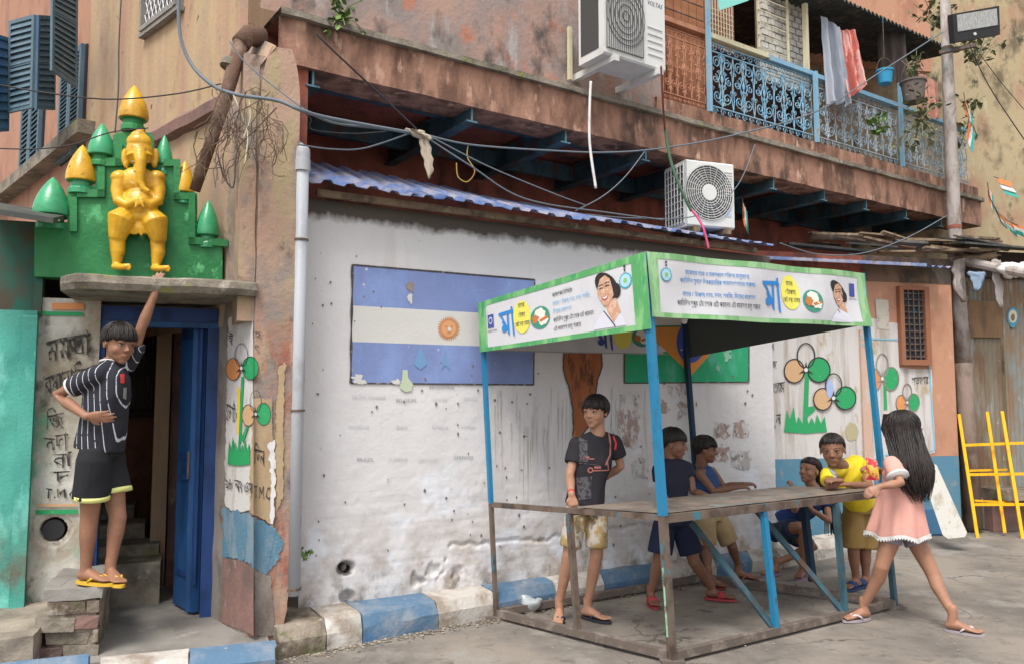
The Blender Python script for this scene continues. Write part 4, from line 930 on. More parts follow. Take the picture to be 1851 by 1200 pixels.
# green flag with yellow-orange lozenge
BZ = [(1129, 590), (1354, 586), (1354, 690), (1129, 692)]
cv.quad('painted_flag_field', BZ, mat('painted_flag_green', (.03, .36, .17), [((.10, .42, .30), 5, .7, .5, .66, 3, None), ((.30, .55, .42), 16, 1, .68, .73, 4, None)]), 30, 8, .005)
cv.line('painted_flag_outline', [(1129 + 225 * i / 20, 692 - .1 * i) for i in range(21)], 2.2, M_blackp, .008); cv.line('painted_flag_outline', [(1129, 592), (1129, 692)], 2.2, M_blackp, .008); cv.line('painted_flag_outline', [(1354, 588), (1354, 690)], 2.2, M_blackp, .008)
cv.poly('painted_lozenge', [(1160, 592), (1330, 588), (1250, 678)], mat('painted_flag_orange', (.68, .28, .07), [((.6, .4, .2), 30, 1, .66, .7, 3, None)]), .010)
cv.poly('painted_lozenge', [(1186, 592), (1306, 589), (1249, 660)], mat('painted_flag_orange', (.68, .28, .07)), .011)
cv.disc('painted_globe', 1249, 618, 26, 37, mat('painted_flag_blue', (.06, .10, .38)), .014)
for (x, y) in ((1240, 640), (1262, 640), (1270, 634), (1232, 632)): cv.disc('painted_star', x, y, 1.6, 1.8, M_pwhite, .017, n=6)
for (x, y, r) in ((1315, 644, 7), (1298, 664, 4), (1318, 632, 4)): cv.disc('chipped_paint', x, y, r, r * 1.3, mat('pale_green_chip', (.25, .50, .38)), .009, wob=1.3, n=18)
# faint names written under the flags
M_faint = mat('faint_pencil', (.36, .36, .40)); M_faint2 = mat('fainter_pencil', (.57, .57, .60))
for (t, x, y, m_) in (('ARGENTINA', 775, 702, M_faint), ('BELGIUM', 716, 726, M_faint), ('SAUDI ARABIA', 636, 720, M_faint2), ('QATAR', 782, 724, M_faint2), ('GHANA', 838, 723, M_faint2), ('ECUADOR', 632, 774, M_faint2), ('IRAN', 716, 774, M_faint2), ('SERBIA', 780, 774, M_faint2), ('KOREA', 834, 773, M_faint2),
    ('BRAZIL', 646, 833, M_faint), ('TUNISIA', 702, 832, M_faint2), ('URUGUAY', 757, 834, M_faint2), ('GERMANY', 820, 829, M_faint), ('PORTUGAL', 845, 902, M_faint2)):
    cv.text(t, x, y, x + 5.4 * len(t) * .95, y + .3, 6.2, m_, .0055)
M_scrap = mat('torn_poster_scrap', (.40, .30, .27), [((.60, .58, .57), 12, .7, .48, .54, 3, None), ((.24, .20, .18), 16, .7, .56, .62, 6, None)])
M_scrap2 = mat('torn_grey_scrap', (.44, .42, .41), [((.62, .61, .61), 14, .7, .44, .52, 5, None), ((.26, .24, .22), 20, .7, .56, .62, 6, None)])
for i, (x, y, w, h_) in enumerate(((1140, 735, 20, 22), (1135, 775, 18, 34), (1192, 735, 14, 12), (1158, 845, 14, 18), (1305, 777, 12, 14), (1340, 775, 13, 14), (1338, 830, 17, 16), (1300, 820, 14, 12), (1242, 740, 16, 14), (1225, 705, 14, 10), (1270, 830, 10, 12))):
    cv.quad('torn_poster_scrap', [(x - w, y - h_), (x + w, y - h_), (x + w, y + h_), (x - w, y + h_)], M_scrap if i % 3 else M_scrap2, 6, 6, .0052, edge=9)
random.seed(31)
mb = MB()
for i in range(150):
    x = random.uniform(560, 1390); y = random.uniform(440, 1010)
    if 630 < x < 970 and 470 < y < 700 and random.random() < .7: continue
    s = random.uniform(.8, 2.6); n = 7; b = len(mb.v); mb.v += [F.w(x + s * random.uniform(.6, 1.2) * math.cos(2 * math.pi * k / n), y + s * random.uniform(.7, 1.8) * math.sin(2 * math.pi * k / n), .0062) for k in range(n)]; mb.f.append(tuple(range(b, b + n)))
ob('paint_chips', mb, mat('chip_brown', (.20, .16, .14)), room, kind='stuff')
mb = MB()
for i in range(70):
    x = random.uniform(880, 1180); y0 = random.uniform(700, 800); L_ = random.uniform(30, 150); w = random.uniform(.6, 1.8)
    pts = [(x + nz((x, t * 3, 0), 1) * 1.5, y0 + L_ * t / 6) for t in range(7)]; cv.line('x', pts, [w, w, w * .9, w * .8, w * .6, w * .4, .2], None, .0045, mb)
ob('dirty_drip_marks', mb, mat('drip_grey', (.48, .45, .42), [((.60, .59, .58), 10, .5, .45, .6, 3, None)]), room, kind='stuff')

# ------------------------------------------------------------------ GREY DRAIN PIPE
pp = thing('drain_pipe', 'grey plastic drain pipe with cap running down beside the white wall', 'pipe', F0.p(0, .2, .15))
q0 = F0.w(547, 272, .24); q1 = F0.w(530, 1075, .24)
qt = Vector((q1.x, q1.y, q0.z)); qt = q0
ob('pipe_shaft', MB().tube([q0, q0.lerp(q1, .5), q1], .040, 20), M_pvc, pp, smooth=True)
ob('pipe_cap', MB().lathe(q0 - Vector((0, 0, .03)), [(.0, -.10), (.049, -.10), (.049, -.03), (.046, -.028), (.046, .01), (.043, .035), (.028, .055), (0, .06)], 20), M_pvc, pp, smooth=False)
ob('pipe_elbow', MB().tube([q0 + Vector((0, 0, .0)), q0 + Vector((-.035, .01, .03)), q0 + Vector((-.09, .02, .03))], .034, 14), M_pvc, pp, smooth=True)
for py in (440, 750, 1064):
    q = q0.lerp(q1, (py - 272) / 803); ob('pipe_clamp', MB().lathe(q, [(.041, -.006), (.046, -.006), (.046, .006), (.041, .006)], 18).bar(q + Vector((-.04, -.01, 0)), q + Vector((-.11, .02, -.005)), .012, .012), M_rust, pp)
    mb = MB().ell(q + Vector((-.075, .06, .01)), XYZ, (.045, .03, .05), 12, 8); mb.v = [v + Vector((nz(v, 25, 1), nz(v, 25, 3), nz(v, 25, 6))) * .025 for v in mb.v]; ob('mortar_lump', mb, M_cement, pp)
# little plant by the pipe foot
def leafmesh(mb, c, d, w, nrm, curl=.2):
    d = Vector(d); s = d.cross(nrm).normalized() * w; c = Vector(c)
    mb.add([c, c + d * .35 + s * .5 - nrm * curl * w * .2, c + d * .35 - s * .5 - nrm * curl * w * .2, c + d * .7 + s * .36, c + d * .7 - s * .36, c + d, c + d * .5 + nrm * w * .15], [(0, 1, 6), (0, 6, 2), (1, 3, 6), (6, 4, 2), (3, 5, 6), (6, 5, 4)])
M_leaf = mat('fresh_green_leaf', (.085, .17, .035), [((.17, .24, .06), 20, 1, .5, .65, 3, None)], rough=.5); M_leafd = mat('dusty_olive_leaf', (.14, .16, .08), [((.24, .22, .13), 20, 1, .5, .65, 3, None)], rough=.7)
def plant(name, label, px, py, Y, h, n, m, spread=.15, size=.06, hang=False, cat='plant', group=None, seed=1):
    random.seed(seed); c = at(px, py, Y); o = thing(name, label, cat, c, group); st = MB()
    lm = []
    for k in range(max(3, n // 5)):
        a = random.uniform(0, 6.28); tip = c + Vector((math.cos(a) * spread * random.uniform(.3, 1), math.sin(a) * spread * .6, (-1 if hang and random.random() < .6 else 1) * h * random.uniform(.5, 1)))
        mid = c.lerp(tip, .5) + Vector((0, 0, .12 * h)); pts = [c, mid, tip]; st.tube(pts, .004, 4); lm.append(pts)
    ob('stem', st, M_leafd, o)
    lf_ = MB().add([], [])
    leafmesh(lf_, (0, 0, 0), (1, 0, 0), .62, Vector((0, 0, 1))); me = mesh_of(lf_, 'leaf', m)
    for k in range(n):
        p_ = random.choice(lm); t = random.uniform(.15, 1); q = p_[0].lerp(p_[1], t * 2) if t < .5 else p_[1].lerp(p_[2], t * 2 - 1)
        inst('leaf', me, Matrix.Translation(q + Vector((random.uniform(-1, 1), random.uniform(-1, 1), random.uniform(-1, 1))) * size * .5) @ Matrix.Rotation(random.uniform(0, 6.28), 4, 'Z') @ Matrix.Rotation(random.uniform(-.9, 1.2), 4, 'Y') @ Matrix.Rotation(random.uniform(-.8, .8), 4, 'X') @ Matrix.Scale(size * random.uniform(.6, 1.3), 4), o)
    return o
pq = F0.w(548, 1000, .12)
plant('sprout', 'tiny green three-leaf sprout at the foot of the grey pipe', 550, 1012, pq.y, .08, 9, M_leaf, .04, .07, seed=3)
plant('fern', 'green fern tuft growing on the ledge at the top left', 615, 30, G.w(615, 30, -.02).y, .16, 90, M_leaf, .22, .06, hang=True, seed=5)

# ------------------------------------------------------------------ BALCONY: railing, posts, infill
bal = thing('balcony_railing', 'ornate cast iron balcony railing in rust orange and pale blue panels', 'railing', G.p(2.5, -.1, zr))
zrt = G.hit(1300, 72, -.10)[1]; hr = zrt - zr
def scroll_unit(w, h, kind=0):
    mb = MB(); r = .0055
    def tb(P, rr=r): mb.tube([(x * w, 0.004 * math.sin(i), z * h) for i, (x, z) in enumerate(P)], rr, 5)
    def spiral(cx, cz, R0, a0, turns, sgn, n=16, asp=w / h):
        P = []
        for i in range(n + 1):
            t = i / n; rr = R0 * (1 - .8 * t); a = a0 + sgn * turns * 2 * math.pi * t; P.append((cx + rr * math.cos(a), cz + rr * math.sin(a) * asp))
        return P
    for z in (.02, .13, .87, .98): mb.bar((0, 0, z * h), (w, 0, z * h), .012, .010)
    for k in range(3):
        c = (k + .5) / 3
        tb(spiral(c, .075, .13, 0, 1.2, 1, 10), .0045); tb(spiral(c, .925, .13, 3.1, 1.2, -1, 10), .0045)
    for s in (-1, 1):
        m_ = lambda x: .5 + s * (x - .5)
        for (cx, cz, R_, a_, tn, sg) in ((.74, .74, .21, 2.8, 1.6, -1), (.72, .28, .20, -2.8, 1.6, 1), (.80, .51, .15, 1.6, 1.5, 1), (.62, .60, .09, 0, 1.3, 1), (.60, .42, .08, 3, 1.3, -1), (.93, .64, .07, 1, 1.2, 1), (.93, .38, .07, -1, 1.2, -1), (.60, .83, .06, 0, 1.1, 1), (.60, .19, .06, 0, 1.1, 1)):
            tb([(m_(x), z) for x, z in spiral(cx, cz, R_, a_, tn, sg, 14)], .0055 if R_ > .1 else .0042)
        tb([(.5, .15), (m_(.60), .24), (m_(.56), .36), (m_(.66), .50), (m_(.55), .64), (m_(.62), .78), (.5, .87)])
        tb([(m_(1.0), .14), (m_(.94), .30), (m_(1.0), .5), (m_(.94), .70), (m_(1.0), .86)], .005)
    tb([(.5, .14), (.5, .87)], .006); mb.ell((.5 * w, 0, .52 * h), XYZ, (.018, .01, .04), 8, 6); mb.ell((.5 * w, 0, .78 * h), XYZ, (.014, .01, .03), 8, 6)
    return mb
def panel(x0, x1, n, m, o=-.10):
    a0 = G.us(x0, 0, o); a1 = G.us(x1, 0, o); w = (a1 - a0) / n
    me = mesh_of(scroll_unit(w, hr - .05), 'cast_iron_scroll', m)
    for k in range(n): inst('cast_iron_scroll', me, G.mat(a0 + k * w, o, zr + .005), bal)
panel(1180, 1286, 4, M_railrust); panel(1297, 1484, 5, M_railblue); panel(1496, 1640, 5, M_railpale); panel(1650, 1768, 5, M_railpale, -.12)
for (x0, x1, m_, dz) in ((1150, 1290, M_railrust, .02), (1290, 1400, M_cream, .015), (1400, 1490, M_railblue, 0), (1490, 1768, M_railblue, -.01)):
    ob('hand_rail', MB().box(G, G.us(x0, 0, -.1), G.us(x1, 0, -.1) - .004, -.14, -.06, zrt - .045 + dz, zrt + dz), m_, bal)
for (px, ytop, m_) in ((1290, -60, M_railblue), (1488, 138, M_railblue), (1645, 160, M_railblue)):
    u = G.us(px, 0, -.06); ob('railing_post', MB().box(G, u - .018, u + .018, -.055, -.018, zr, G.hit(px, ytop, -.06)[1]), m_, bal)
u = G.us(1482, 0, -.06); ob('balcony_post', MB().box(G, u - .022, u + .022, -.12, -.075, zrt, G.hit(1482, 20, -.1)[1]), M_cream, old)
# rooms behind the railing
ob('balcony_floor', MB().box(G, uw1 - .1, uEnd, -1.6, -.3, zr - .05, zr + .02), M_fascia, old)
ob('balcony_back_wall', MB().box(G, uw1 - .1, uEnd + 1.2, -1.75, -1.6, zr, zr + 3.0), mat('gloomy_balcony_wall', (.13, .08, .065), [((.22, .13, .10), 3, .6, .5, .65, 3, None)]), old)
ob('balcony_side_wall', MB().box(G, G.us(1292, 0, -.3), G.us(1292, 0, -.3) + .06, -1.6, -.3, zr, zr + 3.0), M_orange, old)
M_bor = mat('balcony_orange_boards', (.42, .19, .10), [((.32, .13, .08), 4, .4, .46, .62, 3, None)])
for k in range(8):
    a0 = G.us(1170, 0, -.3); a1 = G.us(1288, 0, -.3); ob('board', MB().box(G, a0 + (a1 - a0) * k / 8, a0 + (a1 - a0) * (k + 1) / 8 - .008, -.34, -.31, zr, zr + 2.4), M_bor, old)
for k in range(4): ob('window_bar', MB().box(G, G.us(1205, 0, -.28), G.us(1285, 0, -.28), -.29, -.28, zrt + .10 + k * .14, zrt + .11 + k * .14), M_rust, old)
# barred opening 1300-1385
og = ob('balcony_grille', MB().box(G, G.us(1297, 0, -.25), G.us(1345, 0, -.25), -.30, -.27, zrt + .02, zrt + .5), mat('reddish_cloth_behind_grille', (.28, .12, .10), [((.42, .38, .32), 6, .5, .5, .6, 3, None)]), old); BASE[og.name] = BASE[old.name]
for k in range(9):
    u = G.us(1299, 0, -.22) + k * .04; ob('grille_bar', MB().box(G, u, u + .006, -.24, -.234, zrt, zrt + .6), M_cream, og)
for k in range(8): ob('grille_bar', MB().box(G, G.us(1297, 0, -.22), G.us(1345, 0, -.22), -.25, -.244, zrt + .03 + k * .05, zrt + .036 + k * .05), M_cream, og)
for (px) in (1385, 1440):
    u = G.us(px, 0, -.2); ob('grille_upright', MB().box(G, u, u + .02, -.2, -.18, zrt, zrt + 1.2), M_cream, og)
for k in range(5):
    z = zrt + .12 + k * .13; ob('grille_bar', MB().box(G, G.us(1385, 0, -.18), G.us(1440, 0, -.18), -.18, -.172, z, z + .008), M_cream, og)
ob('awning_rag', MB().prism([G.w(1296, -10, .05), G.w(1372, -12, .05), G.w(1350, 3, .08), G.w(1300, 20, .08)], G.out * .01), mat('teal_rag', (.20, .52, .47)), None, label='torn teal plastic sheet hanging at the top over the balcony', cat='sheet')
# pierced block wall
M_blk = mat('whitewashed_block', (.62, .60, .55), [((.45, .42, .36), 12, 1, .5, .65, 3, None)])
jb = ob('block_wall_mortar', MB().box(G, G.us(1392, 0, -.35), G.us(1478, 0, -.35), -.42, -.375, zrt - .1, zrt + 1.3), mat('dark_mortar', (.14, .12, .10)), old); BASE[jb.name] = BASE[old.name]
me = mesh_of(MB().lbox(-.5, .5, -.5, .5, -.5, .5), 'block', M_blk)
a0 = G.us(1392, 0, -.35); a1 = G.us(1478, 0, -.35); random.seed(3); z = zrt - .06; r_ = 0
while z < zrt + 1.25:
    u = a0 - (.0 if r_ % 2 else .055)
    while u < a1 - .03:
        x0 = max(u, a0); x1 = min(u + .105, a1)
        if x1 - x0 > .03: inst('block', me, G.mat((x0 + x1) / 2, -.36 + random.uniform(-.006, .006), z) @ Matrix.Diagonal((x1 - x0 - .012, .05, .055, 1)), jb)
        u += .112
    z += .068; r_ += 1
# scalloped tin roof over the balcony
tr = thing('balcony_roof', 'dark corrugated tin roof edge above the drying clothes', 'roof', G.p(4, 0, 4.6))
A0 = G.w(1478, -6, .1); A1 = G.w(1745, 88, .1); zt0 = A0.z
ub0 = G.us(1470, 0, .1); ub1 = G.us(1760, 0, .1); zt0 = (A0.z + A1.z) / 2
for k in range(3):
    a_ = ub0 + (ub1 - ub0) * k / 3; b_ = ub0 + (ub1 - ub0) * (k + 1) / 3 - .01
    ob('corrugated_sheet', MB().grid(lambda a, b: G.p(a_ + (b_ - a_) * a, .1 - 1.8 * b, zt0 + .25 * b + .022 * math.sin((b_ - a_) * a / .075 * 6.283)), 90, 2), M_tindark, tr, smooth=True)

# ------------------------------------------------------------------ AIR CONDITIONERS
def ac_box(name, label, Fm, w, dep, h):
    """Fm: Fr whose origin is the front lower left corner, z0 its height"""
    fr_, z0 = Fm; t = thing(name, label, 'air conditioner', fr_.p(w / 2, -dep / 2, z0))
    ob('case', MB().box(fr_, 0, w, -dep, 0, z0, z0 + h, .014), M_acw, t)
    return t, fr_, z0
# upper unit
oA = .42; qa = G.w(1092, 93, oA); qb = G.w(1203, 137, oA); wA = (G.us(1204, 0, oA) - G.us(1092, 0, oA)); zA = G.hit(1150, 114, oA)[1]
FA = Fr(qa.x, qa.y, math.degrees(math.atan2(qb.x - qa.x, qb.y - qa.y)))
t1, fA, zA = ac_box('air_conditioner', 'white outdoor air conditioner with square grey grille on brackets at the top centre', (FA, zA), (qb - qa).to_2d().length, .30, .62)
wA = (qb - qa).to_2d().length
gq = ob('square_grille', MB().box(fA, .02, wA * .62, .002, .014, zA + .05, zA + .58), M_acm, t1); BASE[gq.name] = BASE[t1.name]
for k in range(34): 
    u = .025 + (wA * .62 - .03) * k / 34; ob('grille_wire', MB().box(fA, u, u + .003, .016, .020, zA + .05, zA + .58), M_acm if k % 2 else M_acw, gq)
mb = MB()
for r in (.04, .09, .14, .19, .23): mb.tube([fA.p(wA * .32 + r * .85 * math.cos(2 * math.pi * k / 24), .024, zA + .33 + r * math.sin(2 * math.pi * k / 24)) for k in range(25)], .003, 4, False)
ob('grille_ring', mb, M_acd, gq)
ob('side_coil', MB().box(fA, -.004, .0, -.27, -.06, zA + .06, zA + .60), M_acd, t1)
for k in range(5): ob('side_louvre', MB().box(fA, wA * .70, wA * .95, .002, .008, zA + .10 + k * .055, zA + .108 + k * .055), M_acw, t1)
ca = Cv(fA, t1)
class PlF:
    def __init__(s, f_, z): s.f = f_; s.z = z
    def w(s, x, y, h): return s.f.p(x, h, s.z - y)
cl = Cv(PlF(fA, zA + .62), t1); cl.text('VOLTAS', wA * .70, .115, wA * .95, .115, .035, mat('logo_navy', (.05, .06, .14)), .003, shear=.008)
for k, u in enumerate((.10, wA - .08)):
    ob('wall_bracket', MB().bar(fA.p(u, .03, zA - .022), fA.p(u, -.55, zA - .022), .05, .05), M_acw, t1)
ob('bracket_rail', MB().box(G, G.us(1036, 0, .02), G.us(1036, 0, .02) + .03, -.03, -.0, G.hit(1036, 145, 0)[1], G.hit(1036, 50, 0)[1]), M_cream, t1)
# lower unit on the tin roof
qc = F0.w(1243, 408, -.03); qd = at(1336, 415, qc.y + .33); FB = Fr(qc.x, qc.y, 70); zB2 = qc.z; wB = (FB.us(1335, 0, 0)); hB = FB.hit(1243, 288)[1] - zB2
t2, fB, zB2 = ac_box('air_conditioner', 'white outdoor air conditioner with round fan grille standing on the blue tin roof', (FB, zB2), wB, .36, hB)
cxf, czf = FB.hit(1281, 349); rf_ = (czf - FB.hit(1281, 398)[1])
ob('fan_shroud', MB().tube([fB.p(cxf, .002, czf), fB.p(cxf, .006, czf)], rf_, 36), M_acd, t2)
for k in range(9):
    r = rf_ * (.30 + .70 * k / 8); ob('grille_ring', MB().tube([fB.p(cxf + r * math.cos(2 * math.pi * i / 32), .013, czf + r * math.sin(2 * math.pi * i / 32)) for i in range(33)], .0032, 4, False), M_acw, t2)
mb = MB()
for k in range(20):
    g = 2 * math.pi * k / 20; mb.bar(fB.p(cxf + rf_ * .28 * math.cos(g), .010, czf + rf_ * .28 * math.sin(g)), fB.p(cxf + rf_ * .98 * math.cos(g + .25), .010, czf + rf_ * .98 * math.sin(g + .25)), .003, .003)
ob('grille_spokes', mb, M_acw, t2); ob('fan_hub', MB().tube([fB.p(cxf, .010, czf), fB.p(cxf, .018, czf)], rf_ * .29, 20), M_acw, t2)
sg = ob('side_grille', MB().box(fB, -.004, .0, -.33, -.05, zB2 + .04, zB2 + hB - .03), M_acd, t2); BASE[sg.name] = BASE[t2.name]
for k in range(7): ob('grille_bar', MB().box(fB, -.014, -.006, -.34 + k * .05, -.334 + k * .05, zB2 + .03, zB2 + hB - .02), M_acw, sg)
for k in range(9): ob('grille_bar', MB().box(fB, -.012, -.006, -.34, -.04, zB2 + .04 + k * (hB - .08) / 8, zB2 + .046 + k * (hB - .08) / 8), M_acw, sg)
for k in range(9): ob('side_louvre', MB().box(fB, wB * .80, wB * .96, .002, .008, zB2 + hB * .52 + k * .024, zB2 + hB * .52 + .008 + k * .024), M_acw, t2)
cl = Cv(PlF(fB, zB2 + hB), t2); cl.text('HITACHI', wB * .82, hB * .43, wB * .97, hB * .43, .026, M_red, .010)
cl.quad('energy_label', [(wB * .80, hB * .58), (wB * .93, hB * .58), (wB * .93, hB * .82), (wB * .80, hB * .82)], mat('label_pale_blue', (.40, .50, .70), [((.62, .64, .66), 40, 1, .5, .55, 3, None)]), h=.004)
for k, u in enumerate((.08, wB - .08)): ob('foot', MB().box(fB, u - .03, u + .03, -.36, .02, zB2 - .05, zB2 - .001), M_wood, t2)

# ------------------------------------------------------------------ THE STALL
zf = .05
SB = {'N': gnd(1215, 1180, zf), 'L': gnd(897, 1103, zf), 'R': gnd(1617, 1085, zf), 'B': gnd(1272, 1040, zf)}
ST = {'N': at(1166, 458, SB['N'].y + .11), 'L': at(870, 549, SB['L'].y + .11), 'R': at(1557, 495, SB['R'].y + .11)}
ST['B'] = SB['B'] + (ST['L'] - SB['L'] + ST['R'] - SB['R']) * .5 * 1.0
def up(k, t): return SB[k].lerp(ST[k], t)
def upz(k, py, px): # point of post k at photo height py
    best = min(range(201), key=lambda i: abs(600 - FPX * ((up(k, i / 200) - Vector((0, 0, EYE))).dot(Vector((0, -SP, CP))) / (up(k, i / 200) - Vector((0, 0, EYE))).dot(Vector((0, CP, SP)))) - py)); return up(k, best / 200)
tN = upz('N', 932, 0); tL = upz('L', 909, 0); tR = upz('R', 888, 0)
fr = ((tN - SB['N']).length / (ST['N'] - SB['N']).length); tB = up('B', fr)
stall = thing('food_stall', 'blue steel framed street stall with green bordered banners and a plywood counter', 'stall', (SB['N'] + SB['R']) / 2)
nrm = (SB['R'] - SB['N']).normalized()
for k, tk in (('N', tN), ('L', tL), ('R', tR), ('B', tB)):
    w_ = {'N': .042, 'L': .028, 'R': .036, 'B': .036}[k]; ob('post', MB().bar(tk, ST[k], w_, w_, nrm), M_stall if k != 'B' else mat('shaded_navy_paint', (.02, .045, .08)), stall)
    ob('post_foot', MB().bar(SB[k] - Vector((0, 0, .03)), tk - (tk - SB[k]).normalized() * .002, w_ - .002, w_ - .002, nrm), M_rust if k != 'R' else M_steelblue, stall)
ob('chipped_green_paint', MB().bar(SB['N'].lerp(tN, .12) + Vector((-.0215, -.012, 0)), SB['N'].lerp(tN, .62) + Vector((-.0215, -.012, 0)), .003, .012, nrm), mat('pale_green_flake', (.32, .58, .42), [((.12, .09, .07), 20, .6, .5, .6, 3, None)]), stall)
def rail(name, a, b, w, h, m, dz=0): return ob(name, MB().bar(a + Vector((0, 0, dz)), b + Vector((0, 0, dz)), w, h), m, stall)
M_base = mat('muddy_steel', (.13, .105, .09), [((.24, .20, .17), 9, 1, .5, .64, 3, None)], bump=.3)
eps = lambda a, b: (b - a).normalized() * .022
for a, b in (('N', 'R'), ('N', 'L'), ('L', 'B'), ('B', 'R')):
    rail('base_rail', SB[a] + eps(SB[a], SB[b]), SB[b] - eps(SB[a], SB[b]), .045, .045, M_base, -.012)
for k in ('N', 'L', 'R', 'B'): ob('foot_block', MB().bar(Vector((SB[k].x, SB[k].y, -.01)), Vector((SB[k].x, SB[k].y, .018)), .13, .10), M_base, stall)
# counter
fL = .50; cL = tN.lerp(tL, fL); cR = tR.lerp(tB, .46)
rail('counter_rail', tN + eps(tN, tL), tL - eps(tN, tL), .035, .032, M_rust, -.01)
rail('counter_rail', tN + eps(tN, tR), tR - eps(tN, tR), .035, .045, M_rust, -.018)
rail('counter_rail', tR, cR, .035, .04, M_rust, -.018); rail('counter_rail', cL, cR, .03, .035, M_rust, -.022)
e1 = (tR - tN).normalized() * .018; e2 = (tL - tN).normalized() * .018
def brd(a, b):
    q = (tN + e1 + e2).lerp(tR - e1 + e2, a).lerp((cL + e1 - e2).lerp(cR - e1 - e2, a), b); return q + Vector((0, 0, .012 + .004 * nz(q, 3)))
g1 = MB().grid(brd, 24, 8); n_ = len(g1.v); ff = list(g1.f); g1.v += [q - Vector((0, 0, .012)) for q in g1.v[:n_]]; g1.f += [tuple(i + n_ for i in f_[::-1]) for f_ in ff]
ob('counter_board', g1, M_board, stall)
# legs and braces
def dn_(px, py, Y): return at(px, py, Y)
fl = lambda t: (SB['N'].lerp(SB['R'], t)); ft = lambda t: tN.lerp(tR, t)
ob('leg', MB().bar(SB['N'].lerp(SB['L'], .49) + Vector((0, 0, 0)), cL - Vector((0, 0, .03)), .035, .035, nrm), M_rust, stall)
ob('leg', MB().bar(fl(.41), ft(.40) - Vector((0, 0, .045)), .036, .036, nrm), M_stall, stall)
ob('leg', MB().bar(fl(.735), ft(.74) - Vector((0, 0, .045)), .035, .035, nrm), M_steelblue, stall)
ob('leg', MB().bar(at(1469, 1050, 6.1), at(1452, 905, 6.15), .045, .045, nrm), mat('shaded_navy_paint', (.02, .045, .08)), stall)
ob('brace', MB().bar(fl(.41) + Vector((-.02, .0, .01)), at(1250, 944, 5.25), .018, .045, nrm), M_steelblue, stall)
ob('brace', MB().bar(fl(.735) + Vector((-.02, .0, .01)), at(1359, 912, 5.55), .018, .045, nrm), M_steelblue, stall)
# top frame, roof sheet and the four banners
for a, b in (('N', 'R'), ('N', 'L'), ('L', 'B'), ('B', 'R')):
    rail('top_rail', ST[a] + eps(ST[a], ST[b]) * 1.2, ST[b] - eps(ST[a], ST[b]) * 1.2, .03, .03, M_stall, -.03)
M_tarp = mat('dark_roof_sheet', (.075, .09, .085), rough=.6)
up_ = Vector((0, 0, 1))
ob('roof_sheet', MB().hexa([ST[k] + up_ * z for z in (-.06, -.052) for k in ('N', 'R', 'B', 'L')]), M_tarp, stall)
M_ban = mat('white_banner_vinyl', (.58, .58, .61), [((.50, .49, .53), 3, .6, .5, .7, 3, None)], rough=.5, spec=.3, bump=.1, bs=8)
M_grn = mat('green_banner_border', (.09, .33, .12), [((.20, .46, .19), 8, .3, .48, .56, 3, None), ((.06, .30, .12), 14, .3, .54, .62, 6, None)], rough=.5)
M_grn2 = mat('pale_green_banner_border', (.17, .38, .16), [((.30, .50, .27), 8, .3, .46, .54, 3, None)], rough=.5)
M_bblue = mat('print_blue', (.03, .22, .58)); M_bpale = mat('print_sky_blue', (.22, .45, .68)); M_bblk = mat('print_black', (.06, .07, .08)); M_byel = mat('print_yellow', (.72, .66, .12)); M_navy = mat('print_navy', (.06, .08, .30))
M_skin = mat('print_skin', (.52, .30, .20), [((.62, .42, .32), 30, 1, .5, .6, 3, None)]); M_hairp = mat('print_hair', (.03, .025, .025)); M_sari = mat('print_white_cloth', (.60, .60, .68)); M_teeth = mat('print_teeth', (.75, .72, .7)); M_lip = mat('print_lip', (.42, .10, .09)); M_plate = mat('print_plate_green', (.05, .26, .18)); M_rice = mat('print_rice', (.70, .69, .62)); M_curry = mat('print_curry', (.50, .17, .05)); M_emb = mat('print_emblem_blue', (.08, .34, .46)); M_emb2 = mat('print_emblem_sky', (.34, .62, .74))
def banner(name, label, P, bw, wave, mg, nu=40):
    """P: world corners top-left, top-right, bottom-right, bottom-left"""
    t = Pl(P[0], P[1], P[3]); nn = t.n
    def fn(a, b):
        q = P[0].lerp(P[1], a).lerp(P[3].lerp(P[2], a), b); return q + nn * wave(a, b)
    o = ob(name, MB().grid(fn, nu, 10), M_ban, stall, smooth=True, label=label); BASE[o.name] = BASE[stall.name]
    for (a0, a1, b0, b1) in ((0, 1, 0, bw[0]), (0, 1, 1 - bw[1], 1), (0, bw[2], bw[0], 1 - bw[1]), (1 - bw[3], 1, bw[0], 1 - bw[1])):
        ob('green_border', MB().grid(lambda a, b: fn(a0 + (a1 - a0) * a, b0 + (b1 - b0) * b) + nn * .0025, nu, 3), mg, o, smooth=True)
    return o, fn, nn
class Bn:
    def __init__(s, fn, nn): s.fn = fn; s.n = nn
    def w(s, x, y, h): return s.fn(x / 100, y / 100) + s.n * h
def emblem(c, x, y, r, k):
    c.poly('printed_emblem', [(x + (r * (1.15 if i % 2 else 1)) * k * math.cos(2 * math.pi * i / 32), y + (r * (1.15 if i % 2 else 1)) * math.sin(2 * math.pi * i / 32)) for i in range(32)], M_emb, .004)
    c.disc('printed_emblem', x, y, r * .88 * k, r * .88, M_emb2, .005); c.disc('printed_emblem', x, y, r * .5 * k, r * .5, M_ban, .0055); c.disc('printed_emblem', x, y, r * .36 * k, r * .36, mat('print_leaf', (.2, .5, .2)), .006)
    c.disc('printed_emblem', x, y - r * 1.45, r * .16 * k, r * .22, M_bblk, .006, n=8); c.disc('printed_emblem', x, y - r * 1.95, r * .22 * k, r * .22, M_bblk, .006, n=8)
